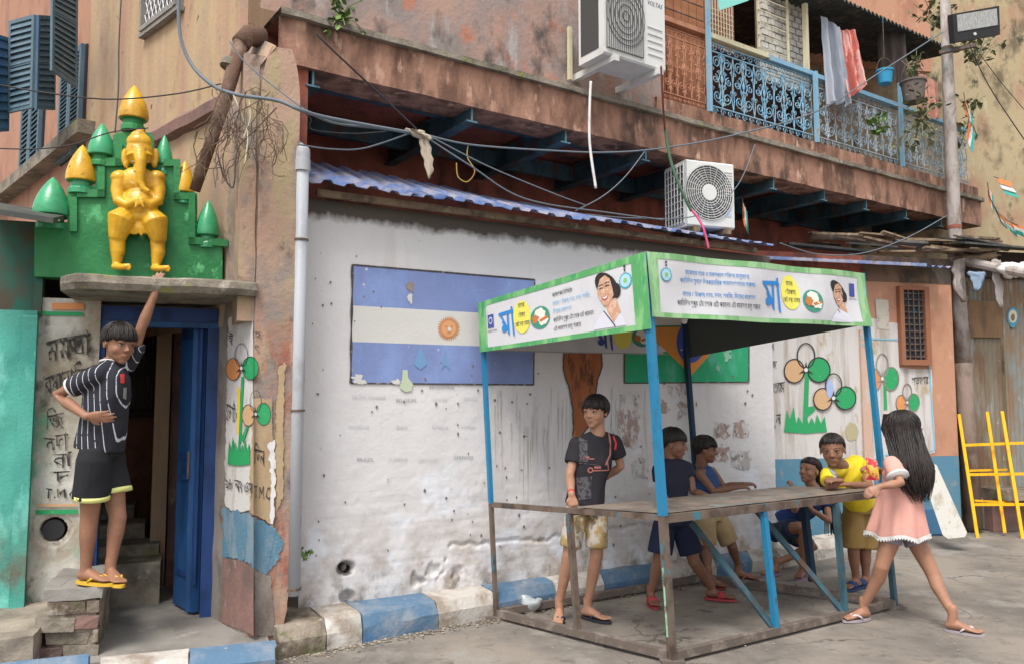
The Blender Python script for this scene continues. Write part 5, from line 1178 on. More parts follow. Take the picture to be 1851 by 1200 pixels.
def portrait(c, x, y, s, k):
    """plain printed portrait of a smiling woman in a white sari, three-quarter view; s = head height in units, k = width factor"""
    X = lambda a: x + a * s * k; Y = lambda b: y + b * s
    c.poly('printed_portrait', [(X(a), Y(b)) for a, b in ((-.62, 1.14), (-.52, .95), (-.34, .76), (-.10, .62), (.20, .58), (.42, .72), (.62, .92), (.72, 1.14))], M_sari, .004)
    c.poly('printed_portrait', [(X(a), Y(b)) for a, b in ((-.08, .35), (.34, .20), (.52, .72), (.22, 1.02), (-.02, .66))], M_skin, .0045)
    c.line('printed_portrait', [(X(-.16), Y(.62)), (X(.05), Y(.86)), (X(.24), Y(1.08)), (X(.26), Y(1.14))], .05 * s * k, M_bblk, .0055)
    c.disc('printed_portrait', X(.42), Y(.10), .17 * s * k, .22 * s, M_hairp, .005)
    c.disc('printed_portrait', X(.02), Y(-.12), .42 * s * k, .44 * s, M_hairp, .0055, rot=-.15)
    c.poly('printed_portrait', [(X(a), Y(b)) for a, b in ((-.36, -.10), (-.24, -.36), (-.02, -.44), (.18, -.30), (.26, -.02), (.30, .20), (.16, .40), (.00, .50), (-.14, .46), (-.28, .26), (-.38, .08))], M_skin, .0062)
    for a, b in ((-.20, -.06), (.06, -.10)): c.line('printed_portrait', [(X(a - .08), Y(b + .01)), (X(a), Y(b - .025)), (X(a + .08), Y(b))], .03 * s, M_hairp, .007); c.line('printed_portrait', [(X(a - .09), Y(b - .08)), (X(a), Y(b - .12)), (X(a + .09), Y(b - .09))], .025 * s, M_hairp, .007)
    c.poly('printed_portrait', [(X(a), Y(b)) for a, b in ((-.22, .17), (-.08, .20), (.10, .14), (.04, .29), (-.08, .33), (-.18, .28))], M_lip, .007); c.poly('printed_portrait', [(X(a), Y(b)) for a, b in ((-.19, .19), (-.08, .22), (.07, .17), (.0, .25), (-.10, .27))], M_teeth, .0075)
    c.poly('printed_portrait', [(X(a), Y(b)) for a, b in ((-.12, -.06), (-.08, -.06), (-.06, .08), (-.14, .10), (-.18, .08))], mat('print_skin_light', (.64, .42, .30)), .007)
def plate(c, x, y, rx, ry):
    c.disc('printed_meal', x, y, rx, ry, M_plate, .004); c.disc('printed_meal', x, y - ry * .30, rx * .55, ry * .55, M_rice, .005, wob=.3); c.disc('printed_meal', x - rx * .45, y + ry * .05, rx * .34, ry * .4, M_curry, .0055, wob=.5)
    c.disc('printed_meal', x + rx * .35, y + ry * .35, rx * .45, ry * .38, M_rice, .0055, wob=.5); c.poly('printed_meal', [(x - rx * .1, y + ry * .2), (x + rx * .8, y - ry * .1), (x + rx * .85, y + ry * .15), (x + rx * .05, y + ry * .42)], M_curry, .006)
def maa(c, x, y, w, h, m):
    """the big brush-lettered word on the banner"""
    k = w / 100; j = h / 100; Q = lambda P: [(x + a * k, y + b * j) for a, b in P]
    c.poly('printed_word', Q([(0, 8), (95, 4), (96, 16), (2, 20)]), m, .005); c.poly('printed_word', Q([(4, 16), (20, 16), (44, 52), (62, 74), (58, 84), (40, 62), (20, 48), (26, 40)]), m, .0055)
    c.disc('printed_word', x + 34 * k, y + 72 * j, 17 * k, 14 * j, m, .006); c.poly('printed_word', Q([(54, 12), (66, 12), (66, 102), (54, 92)]), m, .0062)
    c.poly('printed_word', Q([(82, -6), (93, -6), (94, 12), (100, 12), (94, 24), (98, 110), (87, 98)]), m, .0066)
dwn = lambda k, f_: ST[k].lerp(SB[k], f_)
TW_ = 1 / 2.27
nb = (upz('N', 597, 0)); lb = upz('L', 637, 0); rb_ = upz('R', 592, 0); nb2 = upz('N', 573, 0)
s1 = (SB['N'] - SB['B']).normalized() * .03; s1.z = 0
outL = (ST['L'] - ST['N']).cross(up_).normalized(); outL = outL if outL.dot(-ST['N']) > 0 else -outL
outR = (ST['R'] - ST['N']).cross(up_).normalized(); outR = outR if outR.dot(-ST['N']) > 0 else -outR
bl, fnl, nl = banner('side_banner', 'white banner with a green leafy border on the stall side facing the wall', [ST['L'] + outL * .03, ST['N'] + outL * .03 + outR * .03, nb + outL * .03 + outR * .03, lb + outL * .03], (.10, .075, .055, .075), lambda a, b: .004 * math.sin(a * 9 + b * 2), M_grn)
br, fnr, nr = banner('front_banner', 'sagging white banner with a green border on the long front side of the stall', [ST['N'] + outR * .034 + outL * .026, ST['R'] + outR * .03, rb_ + outR * .03, nb2 + outR * .034 + outL * .026], (.10, .075, .035, .045), lambda a, b: .010 * math.sin(a * 17 + b * 3) + .008 * math.sin(a * 7 - b * 5) * b, M_grn2, 60)
c = Cv(Bn(fnl, nl), bl)
c.quad('printed_logo', [(5.5+1, 30), (10.5, 30), (10.5, 56), (5.5+1, 56)], M_navy, h=.004); c.disc('printed_logo', 8.5, 42, 1.3, 7, M_ban, .005); c.disc('printed_logo', 8.5, 42, .9, 4.6, M_navy, .006)
c.text('URBAN TOWN', 6.2, 64, 12.2, 64, 4, M_bblk, .004)
maa(c, 14, 28, 10, 48, M_bblue); c.disc('printed_spot', 28.8, 48, 5.4, 29, M_byel, .0038)
for t, y in (('মাত্র', 33), ('৫টাকায়', 50), ('পেট ভরা খাবার', 66)): c.text(t, (26.8 if t != 'পেট ভরা খাবার' else 24.6), y - 2, (31 if t != 'পেট ভরা খাবার' else 33.4), y - 2, 8, M_bblk, .006)
plate(c, 40, 56, 6.0, 19)
for t, x1, y, m_ in (('প্রকল্পের বৈশিষ্ট্য', 60, 27, M_bblk), ('মাত্র ৫ টাকায় ভাত, ডাল, সবজি,', 70, 41, M_bpale), ('ডিমের ব্যবস্থা', 59, 54, M_bpale), ('প্রতিদিন দুপুর ১টা থেকে ৩টে পর্যন্ত', 71.5, 68, M_bblk), ('এই ব্যবস্থা চালু থাকবে', 64, 82, M_bblk)): c.text(t, 48, y, x1, y, 6.6, m_, .004)
portrait(c, 79.0, 37, 47, .27); emblem(c, 89.2, 31, 10, .30)
c = Cv(Bn(fnr, nr), br)
emblem(c, 6.3, 34, 10, .20)
for t, x0, x1, y, m_, h_ in (('রাজ্যের শহর ও মফস্বলে দরিদ্র মানুষদের', 14, 40, 30, M_bblue, 7), ('প্রতিদিন সুলভে দ্বিপ্রাহরিক অন্নসংস্থানের লক্ষ্যে', 12, 42.5, 43, M_bblue, 7), ('মাত্র ৫ টাকায় ভাত, ডাল, সবজি, ডিমের ব্যবস্থা', 13, 42.5, 64, M_bblue, 7), ('প্রতিদিন দুপুর ১টা থেকে ৩টে পর্যন্ত এই ব্যবস্থা চালু থাকবে', 10.5, 45, 79, M_bblk, 8)): c.text(t, x0, y, x1, y, h_, m_, .004)
maa(c, 46, 27, 8.5, 52, M_bblue); c.disc('printed_spot', 59.4, 47, 4.3, 30, M_byel, .0038)
for t, a_, b_, y in (('মাত্র', 57.8, 61, 35), ('৫টাকায়', 57, 61.8, 50), ('পেট ভরা খাবার', 55.8, 63.2, 64)): c.text(t, a_, y, b_, y, 8, M_bblk, .006)
plate(c, 69.5, 60, 4.9, 20); portrait(c, 83.8, 44, 44, .19)
c.quad('printed_logo', [(90.4, 22), (93.4, 22), (93.4, 46), (90.4, 46)], M_navy, h=.004); c.text('URBAN TOWN', 90, 52, 94.2, 52, 3, M_bblk, .004)
# back banners, seen from inside: printed faces in the shade
lb2 = upz('L', 634, 0); bb = upz('B', 641, 0)
outB = -outR
bk, fnk, nk_ = banner('back_banner', 'shaded white banner at the back of the stall', [ST['L'] - outR * .03, ST['B'] - outR * .03, bb - outR * .03, lb2 - outR * .03], (.02, .02, .02, .02), lambda a, b: .008 * math.sin(a * 11), mat('dull_banner_edge', (.35, .36, .36)), 30)  # border coloured grey to stand in for shade at the back
c = Cv(Bn(fnk, nk_), bk); maa(c, 52, 45, 9, 46, M_navy); c.disc('printed_spot', 66, 60, 5, 30, M_byel, .0038); plate(c, 76, 68, 5, 18); portrait(c, 88, 60, 30, .25)
ob('dark_side_panel', MB().prism([ST['R'] - outL * .03, ST['B'] - outL * .03, upz('B', 645, 0) - outL * .03, dwn('R', .16) - outL * .03], -outL * .006), M_tarp, stall)
ob('hanging_bulb', MB().lathe(at(1237, 586, 5.5), [(0, 0), (.016, .006), (.024, .03), (.014, .055), (.012, .08), (0, .082)], 12), M_pwhite, stall)

# ------------------------------------------------------------------ STREET POLE and flood light
pb = gnd(1762, 958); pole = thing('street_pole', 'tall pale steel street pole with tape bands and a brown lower half', 'pole', pb)
py_ = pb.y - .1; Q = [at(1757, 905, py_), at(1741, 652, py_), at(1727, 460, py_), at(1716, 200, py_), at(1706, -60, py_)]
ob('lower_shaft', MB().tube([Vector((Q[0].x, Q[0].y, .05)), Q[1]], [.098, .088], 20), M_poleb, pole, smooth=True)
ob('upper_shaft', MB().tube([Q[1] + Vector((0, 0, .001)), Q[2], Q[3], Q[4]], [.082, .076, .066, .050], 20), M_pole, pole, smooth=True)
for t, m_ in ((652, M_red), (462, M_pole), (470, M_pwhite), (412, M_redwall), (300, M_pole), (90, M_rust), (95, M_rust)):
    i = 1 if t > 460 else 2 if t > 200 else 3; ys = (652, 460, 200, -60); a_, b_ = Q[i], Q[i + 1]; tt = (ys[i - 1] - t) / (ys[i - 1] - ys[i]); q = a_.lerp(b_, tt); r = .086 - .03 * (652 - t) / 600
    ob('band', MB().tube([q - Vector((0, 0, .02)), q + Vector((0, 0, .02))], r + .004, 18), M_rust if m_ == M_red else m_, pole)
q = at(1727, 468, py_ - .1)
ob('cross_arm', MB().tube([q, at(1770, 468, py_ - .2), at(1800, 460, py_ - .25)], .045, 10), M_wood, pole); ob('cross_arm', MB().tube([q + Vector((.05, 0, -.02)), at(1790, 482, py_ - .35), at(1880, 500, py_ - .7)], .05, 10), M_pole, pole)
def rag(name, label, pts, w, m, seed=1, dep=.02, cat='rag', grp=None):
    """hanging crumpled cloth: a chain of folded cross-sections down the given points"""
    rings = []; P_ = []; W_ = []
    for i in range(len(pts) - 1):
        for k in range(5): P_.append(pts[i].lerp(pts[i + 1], k / 5)); W_.append(w[i] * (1 - k / 5) + w[i + 1] * k / 5)
    pts = P_ + [pts[-1]]; w = W_ + [w[-1]]
    for i, (q, ww) in enumerate(zip(pts, w)):
        ring = []; ww *= 1 + .5 * nz((i * .37, seed, 0), 1); q = q + Vector((nz((i * .3, seed, 5), 1) * .02, 0, 0))
        for k in range(16):
            g = 2 * math.pi * k / 16; x = math.cos(g) * ww; y = math.sin(g) * dep * (1 + .9 * math.sin(k * 2.4 + i * .12 + seed)) * (.6 + .5 * nz((k * .9, i * .4, seed), 1)); ring.append(q + Vector((x, y, .01 * math.sin(k + seed))))
        rings.append(ring)
    return ob(name, MB().loft(rings), m, None, smooth=True, label=label, cat=cat, group=grp)
rag('rag', 'grey rag knotted round the pole below the cross arm', [at(1734, 470, py_ - .2), at(1732, 490, py_ - .2), at(1730, 510, py_ - .2), at(1740, 545, py_ - .18)], [.07, .06, .05, .02], M_pole, 2, .05)
rag('rag', 'pale grey rag strip hanging from the cross arm at the right', [at(1800, 470, py_ - .35), at(1802, 500, py_ - .35), at(1806, 530, py_ - .35), at(1810, 556, py_ - .35)], [.05, .045, .04, .02], mat('grey_rag', (.32, .29, .28)), 3, .02)
rag('plastic_bag', 'bluish plastic rag hanging beside the pole joint', [at(1765, 492, py_ - .3), at(1768, 505, py_ - .3), at(1764, 525, py_ - .3)], [.09, .08, .03], mat('bluish_plastic', (.25, .34, .45)), 5, .03, 'bag')
mb = MB()
for k in range(9):
    q = at(1815 + k * 6, 487 + 4 * math.sin(k * 1.7), py_ - .45); mb.ell(q, XYZ, (.07, .06, .07), 10, 7)
mb.v = [v + Vector((nz(v, 14, 1), nz(v, 14, 5), nz(v, 14, 9))) * .035 for v in mb.v]
ob('plastic_bundle', mb, M_pwhite, None, smooth=True, label='white plastic wrapped bundle on the cross arm at the right edge', cat='bundle')
fl_ = thing('flood_light', 'black square LED flood light bracketed to the top of the pole', 'flood light', at(1765, 75, py_ - .35))
LP = Pl(at(1725, 25, py_ - .35), at(1807, 12, py_ - .15), at(1727, 78, py_ - .30)); 
def lpp(x, y, h): return LP.w(x, y, h)
ob('lamp_case', MB().prism([lpp(*q, 0) for q in ((1722, 26), (1806, 11), (1808, 63), (1726, 77))], LP.n * -.07), M_black, fl_)
ob('lamp_glass', MB().prism([lpp(*q, .002) for q in ((1729, 28), (1801, 16), (1803, 46), (1731, 58))], LP.n * .004), mat('lamp_lens', (.42, .43, .42), [((.30, .30, .30), 60, .3, .45, .6, 3, None)], rough=.2, spec=.6), fl_)
ob('lamp_badge', MB().prism([lpp(1762 + 3 * math.cos(i), 62 + 3 * math.sin(i), .002) for i in range(6)], LP.n * .004), M_pwhite, fl_)
ob('lamp_bracket', MB().bar(at(1698, 96, py_ - .1), at(1765, 82, py_ - .3), .05, .04), M_rust, fl_)
ob('lamp_bracket', MB().bar(at(1716, 30, py_ - .08), at(1726, 34, py_ - .28), .04, .04), M_rust, fl_)

# ------------------------------------------------------------------ CABLES
def cable(name, label, pts, r, m, sag=0, cat='cable', n=10, grp=None):
    P = [at(*p) for p in pts]; out = []
    for i in range(len(P) - 1):   # Catmull-Rom
        p0, p1, p2, p3 = P[max(i - 1, 0)], P[i], P[i + 1], P[min(i + 2, len(P) - 1)]
        for k in range(n):
            t = k / n; out.append(.5 * ((2 * p1) + (p2 - p0) * t + (2 * p0 - 5 * p1 + 4 * p2 - p3) * t * t + (3 * p1 - p0 - 3 * p2 + p3) * t ** 3))
    out.append(P[-1]); return ob(name, MB().tube(out, r, 6), m, None, smooth=True, label=label, cat=cat, group=grp)
cable('cable', 'thick blue grey cable curving down from the top left across the pillar', [(323, -20, 4.6), (325, 60, 4.6), (345, 115, 4.6), (385, 155, 4.55), (430, 172, 4.5), (500, 182, 4.5), (545, 200, 4.5), (600, 215, 4.7), (750, 242, 5.2)], .011, M_gcable)
cable('cable', 'thin black wire sagging across the top bud of the gateway from the left edge', [(-20, 150, 4.3), (80, 168, 4.3), (200, 180, 4.4), (320, 170, 4.5), (400, 152, 4.55)], .004, M_cable)
cable('cable', 'lower thin wire from the left edge to the green buds', [(-20, 268, 4.4), (60, 270, 4.4), (130, 262, 4.4), (200, 240, 4.5), (268, 232, 4.5)], .0035, M_cable)
cable('cable', 'thin wire running down the ochre wall left of the top bud', [(220, -20, 6.0), (215, 80, 5.9), (214, 160, 5.8), (208, 240, 5.7)], .005, M_cable)
cable('cable', 'black wire from the ledge corner down to the taped cable knot', [(572, 62, 4.75), (600, 90, 4.8), (680, 165, 5.0), (755, 236, 5.2)], .006, M_cable)
cable('cable', 'bunch of grey wires from the pillar to the taped cable knot', [(545, 196, 4.55), (600, 222, 4.75), (680, 232, 5.0), (750, 240, 5.2)], .008, M_gcable)
cable('cable', 'wire dipping from the pipe cap up to the taped knot', [(540, 262, 4.6), (600, 270, 4.8), (660, 268, 5.0), (740, 242, 5.2)], .005, M_gcable)
cable('cable', 'loose wire dangling beside the pillar edge', [(545, 200, 4.5), (562, 215, 4.6), (566, 235, 4.7), (640, 242, 5.0), (700, 238, 5.1)], .004, M_cable)
cable('cable', 'long grey wire sagging from the taped knot past the air conditioners to the pole', [(755, 240, 5.2), (850, 262, 5.4), (1000, 273, 5.8), (1100, 276, 6.1), (1200, 268, 6.3), (1330, 244, 6.6), (1480, 200, 7.2), (1600, 125, 8.0), (1705, 58, 8.7)], .0065, M_gcable)
cable('cable', 'wire running from the taped knot down along the blue tin roof', [(765, 245, 5.2), (850, 300, 5.35), (950, 360, 5.6), (1100, 385, 6.0), (1200, 398, 6.3)], .0055, M_gcable)
cable('cable', 'second wire from the taped knot down to the tin roof', [(770, 243, 5.2), (880, 300, 5.4), (1000, 350, 5.7), (1060, 372, 5.9)], .0045, M_gcable)
cable('cable', 'wire looping up from the tin roof to the middle beam end', [(1040, 382, 5.9), (1090, 355, 6.0), (1130, 320, 6.1), (1165, 275, 6.2)], .0045, M_gcable)
cable('cable', 'grey wire sagging along the tin roof below the lower air conditioner', [(1060, 388, 6.0), (1150, 395, 6.2), (1260, 390, 6.4), (1330, 340, 6.5), (1365, 262, 6.6)], .0045, M_gcable)
cable('cable', 'wire from the tin roof end up to the pole cross arm', [(1410, 440, 7.3), (1480, 460, 7.8), (1560, 458, 8.1), (1640, 430, 8.4), (1712, 390, 8.7)], .0055, M_gcable)
cable('cable', 'taut black wire at the right edge running down from the flood light', [(1752, 80, 8.5), (1790, 160, 8.5), (1870, 280, 8.5)], .006, M_cable)
cable('cable', 'thinner wire at the right edge above the bunting', [(1765, 90, 8.6), (1810, 150, 8.6), (1870, 220, 8.6)], .004, M_cable)
cable('conduit', 'white plastic conduit hanging below the upper air conditioner', [(1068, 148, 5.6), (1066, 190, 5.6), (1066, 260, 5.6), (1077, 341, 5.6)], .010, M_pwhite, cat='conduit')
cable('strap', 'long green cloth strap tied down over the lower air conditioner', [(1203, 235, 6.2), (1212, 290, 6.15), (1232, 345, 6.1), (1250, 382, 6.1)], .012, mat('green_strap', (.07, .13, .08)), cat='strap')
cable('cable', 'rusty wire hanging from the upper bracket above the green strap', [(1195, 120, 5.9), (1198, 180, 6.0), (1202, 236, 6.2)], .008, mat('red_brown_wire', (.22, .07, .05)))
cable('ribbon', 'pink cloth ribbon dangling at the eave below the lower air conditioner', [(1250, 380, 6.1), (1262, 395, 6.08), (1272, 415, 6.05), (1281, 450, 6.05)], .009, mat('pink_ribbon', (.62, .09, .22)), cat='ribbon')
cable('wire_loop', 'thin yellow wire loop dangling below the cable knot', [(846, 262, 5.4), (845, 285, 5.4), (858, 310, 5.4), (845, 329, 5.4), (828, 320, 5.4), (825, 295, 5.4)], .004, mat('yellow_wire', (.42, .30, .08)), cat='wire')
rag('tape_knot', 'frayed pale cloth tied round the cables under the balcony', [at(745, 236, 5.18), at(760, 243, 5.17), at(773, 252, 5.17)], [.05, .05, .035], mat('pale_cloth', (.40, .34, .27)), 4, .04)
rag('rag', 'frayed cloth tails dangling from the cable knot', [at(768, 250, 5.17), at(770, 275, 5.17), at(774, 300, 5.17), at(778, 322, 5.17)], [.03, .035, .03, .01], mat('pale_cloth', (.40, .34, .27)), 7, .018)
# tangle of wires and dry twigs at the pillar
random.seed(77)
tang = MB()
for k in range(64):
    x0 = random.uniform(385, 490); y0 = random.uniform(160, 230); x1 = x0 + random.uniform(-95, 50); y1 = y0 + random.uniform(40, 150); Y0 = 4.5
    pts = [at(x0, y0, Y0), at((x0 + x1) / 2 + random.uniform(-15, 15), (y0 + y1) / 2 + random.uniform(-12, 12), Y0 + random.uniform(-.08, .02)), at(max(x1, 318), min(y1, 330), Y0 + random.uniform(-.05, .1))]
    cc = (pts[0] + pts[2]) / 2; R_ = random.uniform(.02, .11); g0 = random.uniform(0, 6)
    if k % 3 == 0: pts = [cc + Vector((R_ * math.cos(g0 + j * .7), random.uniform(-.02, .02), R_ * 1.3 * math.sin(g0 + j * .7))) for j in range(random.randint(4, 8))]
    else:
        q_ = []
        for j in range(9):
            t = j / 8; c_ = pts[0] * (1 - t) ** 2 + pts[1] * 2 * t * (1 - t) + pts[2] * t * t; q_.append(c_ + Vector((nz(c_, 9, k), 0, nz(c_, 9, k + 50))) * .07)
        pts = q_
    tang.tube(pts, random.choice((.0016, .0022, .003)), 4)
ob('wire_tangle', tang, mat('twig_brown', (.12, .085, .06)), None, label='tangle of old wires and dry twigs on the pillar under the sloping pipe', cat='wire tangle', kind='stuff')
for k, (P_, c_) in enumerate((([(420, 168), (440, 215), (448, 248), (442, 300)], 'straw coloured wire twisting down the pillar'), ([(450, 178), (452, 215), (440, 250)], 'short pale wire beside the tangle'), ([(500, 195), (462, 235), (430, 270), (424, 330)], 'dark branch-like wire drooping over the pillar face'), ([(394, 280), (405, 320), (420, 340), (425, 318)], 'curled wire loop below the tangle'), ([(415, 75), (440, 110), (480, 145), (545, 195)], 'thin wire from the clay pipe to the pillar edge'))):
    cable('wire', c_, [(x, y, 4.5) for x, y in P_], .004, (M_cream, M_cream, mat('twig_brown', (.12, .085, .06)), M_cable, M_gcable)[k], cat='wire')
# big brown downpipe slanting between walls
dp = thing('waste_pipe', 'thick brown cast iron waste pipe slanting down behind the wire tangle', 'pipe', at(360, 330, 4.85))
A_ = at(436, 78, 4.8); B_ = at(404, 190, 4.72); C_ = at(352, 345, 4.85)
M_wp = mat('dark_waste_pipe', (.13, .075, .055), [((.24, .17, .12), 6, 1, .5, .64, 3, None)], bump=.4)
ob('pipe_shaft', MB().tube([A_, B_, C_], [.046, .038, .032], 16), M_wp, dp, smooth=True)
ob('pipe_elbow', MB().tube([A_ + (A_ - B_).normalized() * -.01, A_ + Vector((.03, .03, .06)), A_ + Vector((.10, .10, .07))], [.058, .062, .062], 16), M_wp, dp, smooth=True); ob('pipe_collar', MB().tube([at(420, 112, 4.79), at(415, 124, 4.78)], .060, 16), M_oldcon, dp)

# ------------------------------------------------------------------ CLOTHES, BUCKETS, PLANTS, BUNTING
def cloth(name, label, P, m, seed, cat):
    """hanging cloth from four photo corners with depths: TL, TR, BR, BL"""
    A, B_, C_, D_ = [at(*p) for p in P]; n = (B_ - A).cross(D_ - A).normalized()
    mb = MB().grid(lambda a, b: A.lerp(B_, a).lerp(D_.lerp(C_, a), b) + n * (.035 * math.sin(a * 15 + seed + .5 * b) * (.3 + b) + .015 * nz((a * 4, b * 3, seed), 2)) + Vector((0, 0, .03 * nz((a * 5, b, seed), 2) * b)), 28, 22)
    k = len(mb.v); f0 = list(mb.f); mb.v += [q + n * .006 for q in mb.v[:k]]; mb.f += [tuple(i + k for i in f[::-1]) for f in f0]
    return ob(name, mb, m, None, smooth=True, label=label, cat=cat)
Yc = G.w(1520, 100, .02).y
cloth('grey_cloth', 'long pale grey cloth hung over the balcony rail', [(1484, 28, Yc), (1518, 50, Yc), (1537, 190, Yc), (1498, 186, Yc - .1)], mat('grey_cloth', (.33, .36, .42), stripes=((.20, .22, .27), tuple(G.d), .16, .5, .1)), 1, 'cloth')
cloth('striped_towel', 'brick red striped towel hung beside the grey cloth', [(1516, 55, Yc + .1), (1546, 54, Yc + .1), (1569, 155, Yc), (1530, 180, Yc)], mat('red_towel', (.42, .11, .09), stripes=((.62, .36, .32), tuple(G.d), .05, .45, .05)), 4, 'towel')
cloth('orange_cloth', 'salmon cloth hanging behind the balcony plants', [(1660, 130, Yc + .9), (1695, 150, Yc + .9), (1700, 215, Yc + .9), (1665, 215, Yc + .9)], mat('salmon_cloth', (.50, .25, .20)), 6, 'cloth')
cloth('dark_cloth', 'dark clothes hanging in the gloom of the balcony', [(1585, 50, Yc + .7), (1635, 60, Yc + .7), (1640, 150, Yc + .7), (1590, 150, Yc + .7)], mat('dark_cloth', (.07, .055, .05)), 9, 'clothes')
def bucket(name, label, px, py, r, h, Y, m, cat):
    c_ = at(px, py, Y); t = thing(name, label, cat, c_)
    ob('pail', MB().lathe(c_, [(0, 0), (r * .78, 0), (r, h), (r * 1.07, h), (r * 1.07, h - .02), (r * 1.02, h - .02), (r * .96, h - .01), (r * .74, .01), (0, .01)], 20), m, t, smooth=False)
    ob('handle', MB().tube([c_ + Vector((r * math.cos(g), 0, h + r * 1.6 * math.sin(g))) for g in [math.pi * k / 10 for k in range(11)]], .004, 5), M_rust, t); return c_, t
cB, tB_ = bucket('bucket', 'small blue bucket hanging from the balcony roof', 1600, 152, .085, .15, Yc + .2, mat('bucket_blue', (.04, .28, .50)), 'bucket')
ob('hanging_wire', MB().tube([cB + Vector((0, 0, .28)), cB + Vector((0, 0, .75))], .004, 5), M_rust, tB_)
cP, tP = bucket('flower_pot', 'grey brown hanging flower pot with a trailing plant', 1652, 186, .13, .24, Yc + .4, mat('pot_brown', (.15, .125, .115)), 'flower pot')
plant('potted_plant', 'plant growing out of the hanging grey brown pot', 1655, 150, Yc + .4, .40, 40, M_leafd, .16, .07, seed=8)
plant('creeper', 'dusty creeper trailing over the balcony railing beside the pole', 1665, 215, Yc + .3, .34, 110, M_leafd, .42, .075, hang=True, seed=9)
plant('balcony_plant', 'bright green leafed plant poking through the blue railing', 1590, 250, Yc + .02, .26, 36, M_leaf, .12, .085, seed=10)
plant('wall_sapling', 'sapling sprouting from the ochre wall right of the pole', 1765, 120, 9.4, .55, 90, M_leafd, .38, .09, seed=11)
plant('wall_sapling', 'sapling above the balcony roof left of the pole', 1690, 50, 9.3, .36, 60, M_leafd, .30, .09, seed=12)
plant('creeper', 'sparse creeper hanging from the balcony corner right of the pole', 1755, 215, 9.2, .35, 50, M_leafd, .25, .08, hang=True, seed=14)
M_fo = mat('flag_saffron', (.66, .22, .08)); M_fg = mat('flag_green', (.05, .34, .30)); M_fw = mat('flag_white', (.62, .62, .62)); M_fb = mat('flag_blue', (.10, .20, .42))
def bunting(label, path, w, n, Y, cat='bunting'):
    t = thing('bunting', label, cat, at(*path[0], Y)); P = [at(x, y, Y) for x, y in path]
    ob('string', MB().tube(P, .004, 4), M_cable, t)
    for k in range(n):
        s = (k + .5) / n * (len(P) - 1); i = min(int(s), len(P) - 2); q = P[i].lerp(P[i + 1], s - i); random.seed(k * 7 + n); tw = random.uniform(-.5, .5)
        d = (P[i + 1] - P[i]).normalized(); v = Vector((math.cos(tw) * .4, math.sin(tw) * .5, -1)).normalized(); d2 = d * w
        fo = MB(); 
        for j, m_ in enumerate((M_fo, M_fw, M_fg)):
            a_ = q + v * w * .35 * j; b_ = q + v * w * .35 * (j + 1); z_ = Vector((0, .02 * math.sin(j + k), 0))
            ob('paper_flag', MB().prism([a_ + z_, a_ + d2 * .8 + z_, b_ + d2 * .8, b_], Vector((0, .002, 0))), m_, t)
bunting('string of small saffron white and green paper flags curving at the right edge', [(1785, 330), (1788, 355), (1800, 380), (1822, 400), (1856, 415)], .13, 12, 8.9)
bunting('cluster of paper flags hanging from the balcony end right of the pole', [(1742, 168), (1745, 190), (1752, 212), (1748, 235)], .17, 6, 8.9)
bunting('few paper flags stuck beside the lower air conditioner', [(1342, 360), (1343, 378), (1344, 395)], .09, 4, 6.7)
bunting('single paper flag pinned on the ochre wall at the right edge', [(1796, 320), (1806, 323)], .2, 1, 8.9)

# ------------------------------------------------------------------ YELLOW RACK, WHITE BOARD, litter
yr = thing('yellow_rack', 'yellow painted steel lattice rack leaning at the right edge', 'rack', gnd(1800, 968))
ybase = gnd(1768, 970).y
def yb_(a, b, w=.032): ob('rack_bar', MB().bar(at(*a), at(*b), w, w * .8, Vector((.3, 1, 0))), M_yel, yr)
yb_((1733, 748, ybase + .25), (1767, 972, ybase)); yb_((1784, 744, ybase + .35), (1816, 962, ybase + .1)); yb_((1811, 743, ybase + .25), (1849, 976, ybase - .05))
yb_((1742, 804, ybase + .20), (1900, 798, ybase + .18), .028); yb_((1750, 857, ybase + .13), (1900, 855, ybase + .12), .028); yb_((1758, 911, ybase + .07), (1900, 911, ybase + .05), .028); yb_((1752, 850, ybase + .2), (1820, 848, ybase + .34), .022); yb_((1762, 904, ybase + .1), (1830, 908, ybase + .2), .022)
yb_((1868, 743, ybase + .25), (1905, 976, ybase - .05))
bd = [(1682, 834, 8.3), (1693, 840, 8.3), (1748, 962, 7.95), (1744, 970, 7.93), (1714, 973, 7.93), (1704, 966, 7.95), (1668, 862, 8.3), (1669, 838, 8.3)]
B0 = [at(*p) for p in bd]; PB = Pl(B0[2], B0[0], B0[6])
ob('old_board', MB().prism([PB.w(p[0], p[1], 0) for p in bd], PB.n * -.03), mat('scuffed_white_board', (.56, .55, .51), [((.38, .34, .28), 6, .6, .52, .64, 3, None), ((.20, .17, .14), 20, .7, .62, .68, 6, None)], bump=.2), None, label='scuffed white round-cornered board leaning behind the girl in pink', cat='board')
q = gnd(1690, 968); ob('blue_block', MB().box(Fr(q.x, q.y, 78), -.12, .10, -.2, .0, .0, .30, .02), mat('blue_tin', (.05, .14, .26)), None, label='dark blue tin on the ground behind the leaning white board', cat='tin')
q = gnd(960, 1100, .02); mb = MB().ell(q + Vector((0, 0, .05)), XYZ, (.075, .05, .035), 26, 16); mb.v = [v + Vector((nz(v, 12, 1), nz(v, 12, 5), nz(v, 12, 9))) * .075 for v in mb.v]
ob('plastic_bag', mb, mat('clear_plastic', (.60, .65, .68), rough=.25, spec=.6, trans=.4), None, smooth=True, label='crumpled clear plastic bag on the ground by the kerb inside the stall', cat='plastic bag')
q = gnd(975, 1097, .0); mb = MB().tube([q, q + Vector((.06, .05, .05))], [.04, .045], 12); ob('plastic_cup', mb, mat('clear_plastic', (.60, .65, .68)), None, smooth=True, label='crushed clear plastic cup beside the plastic bag', cat='cup')
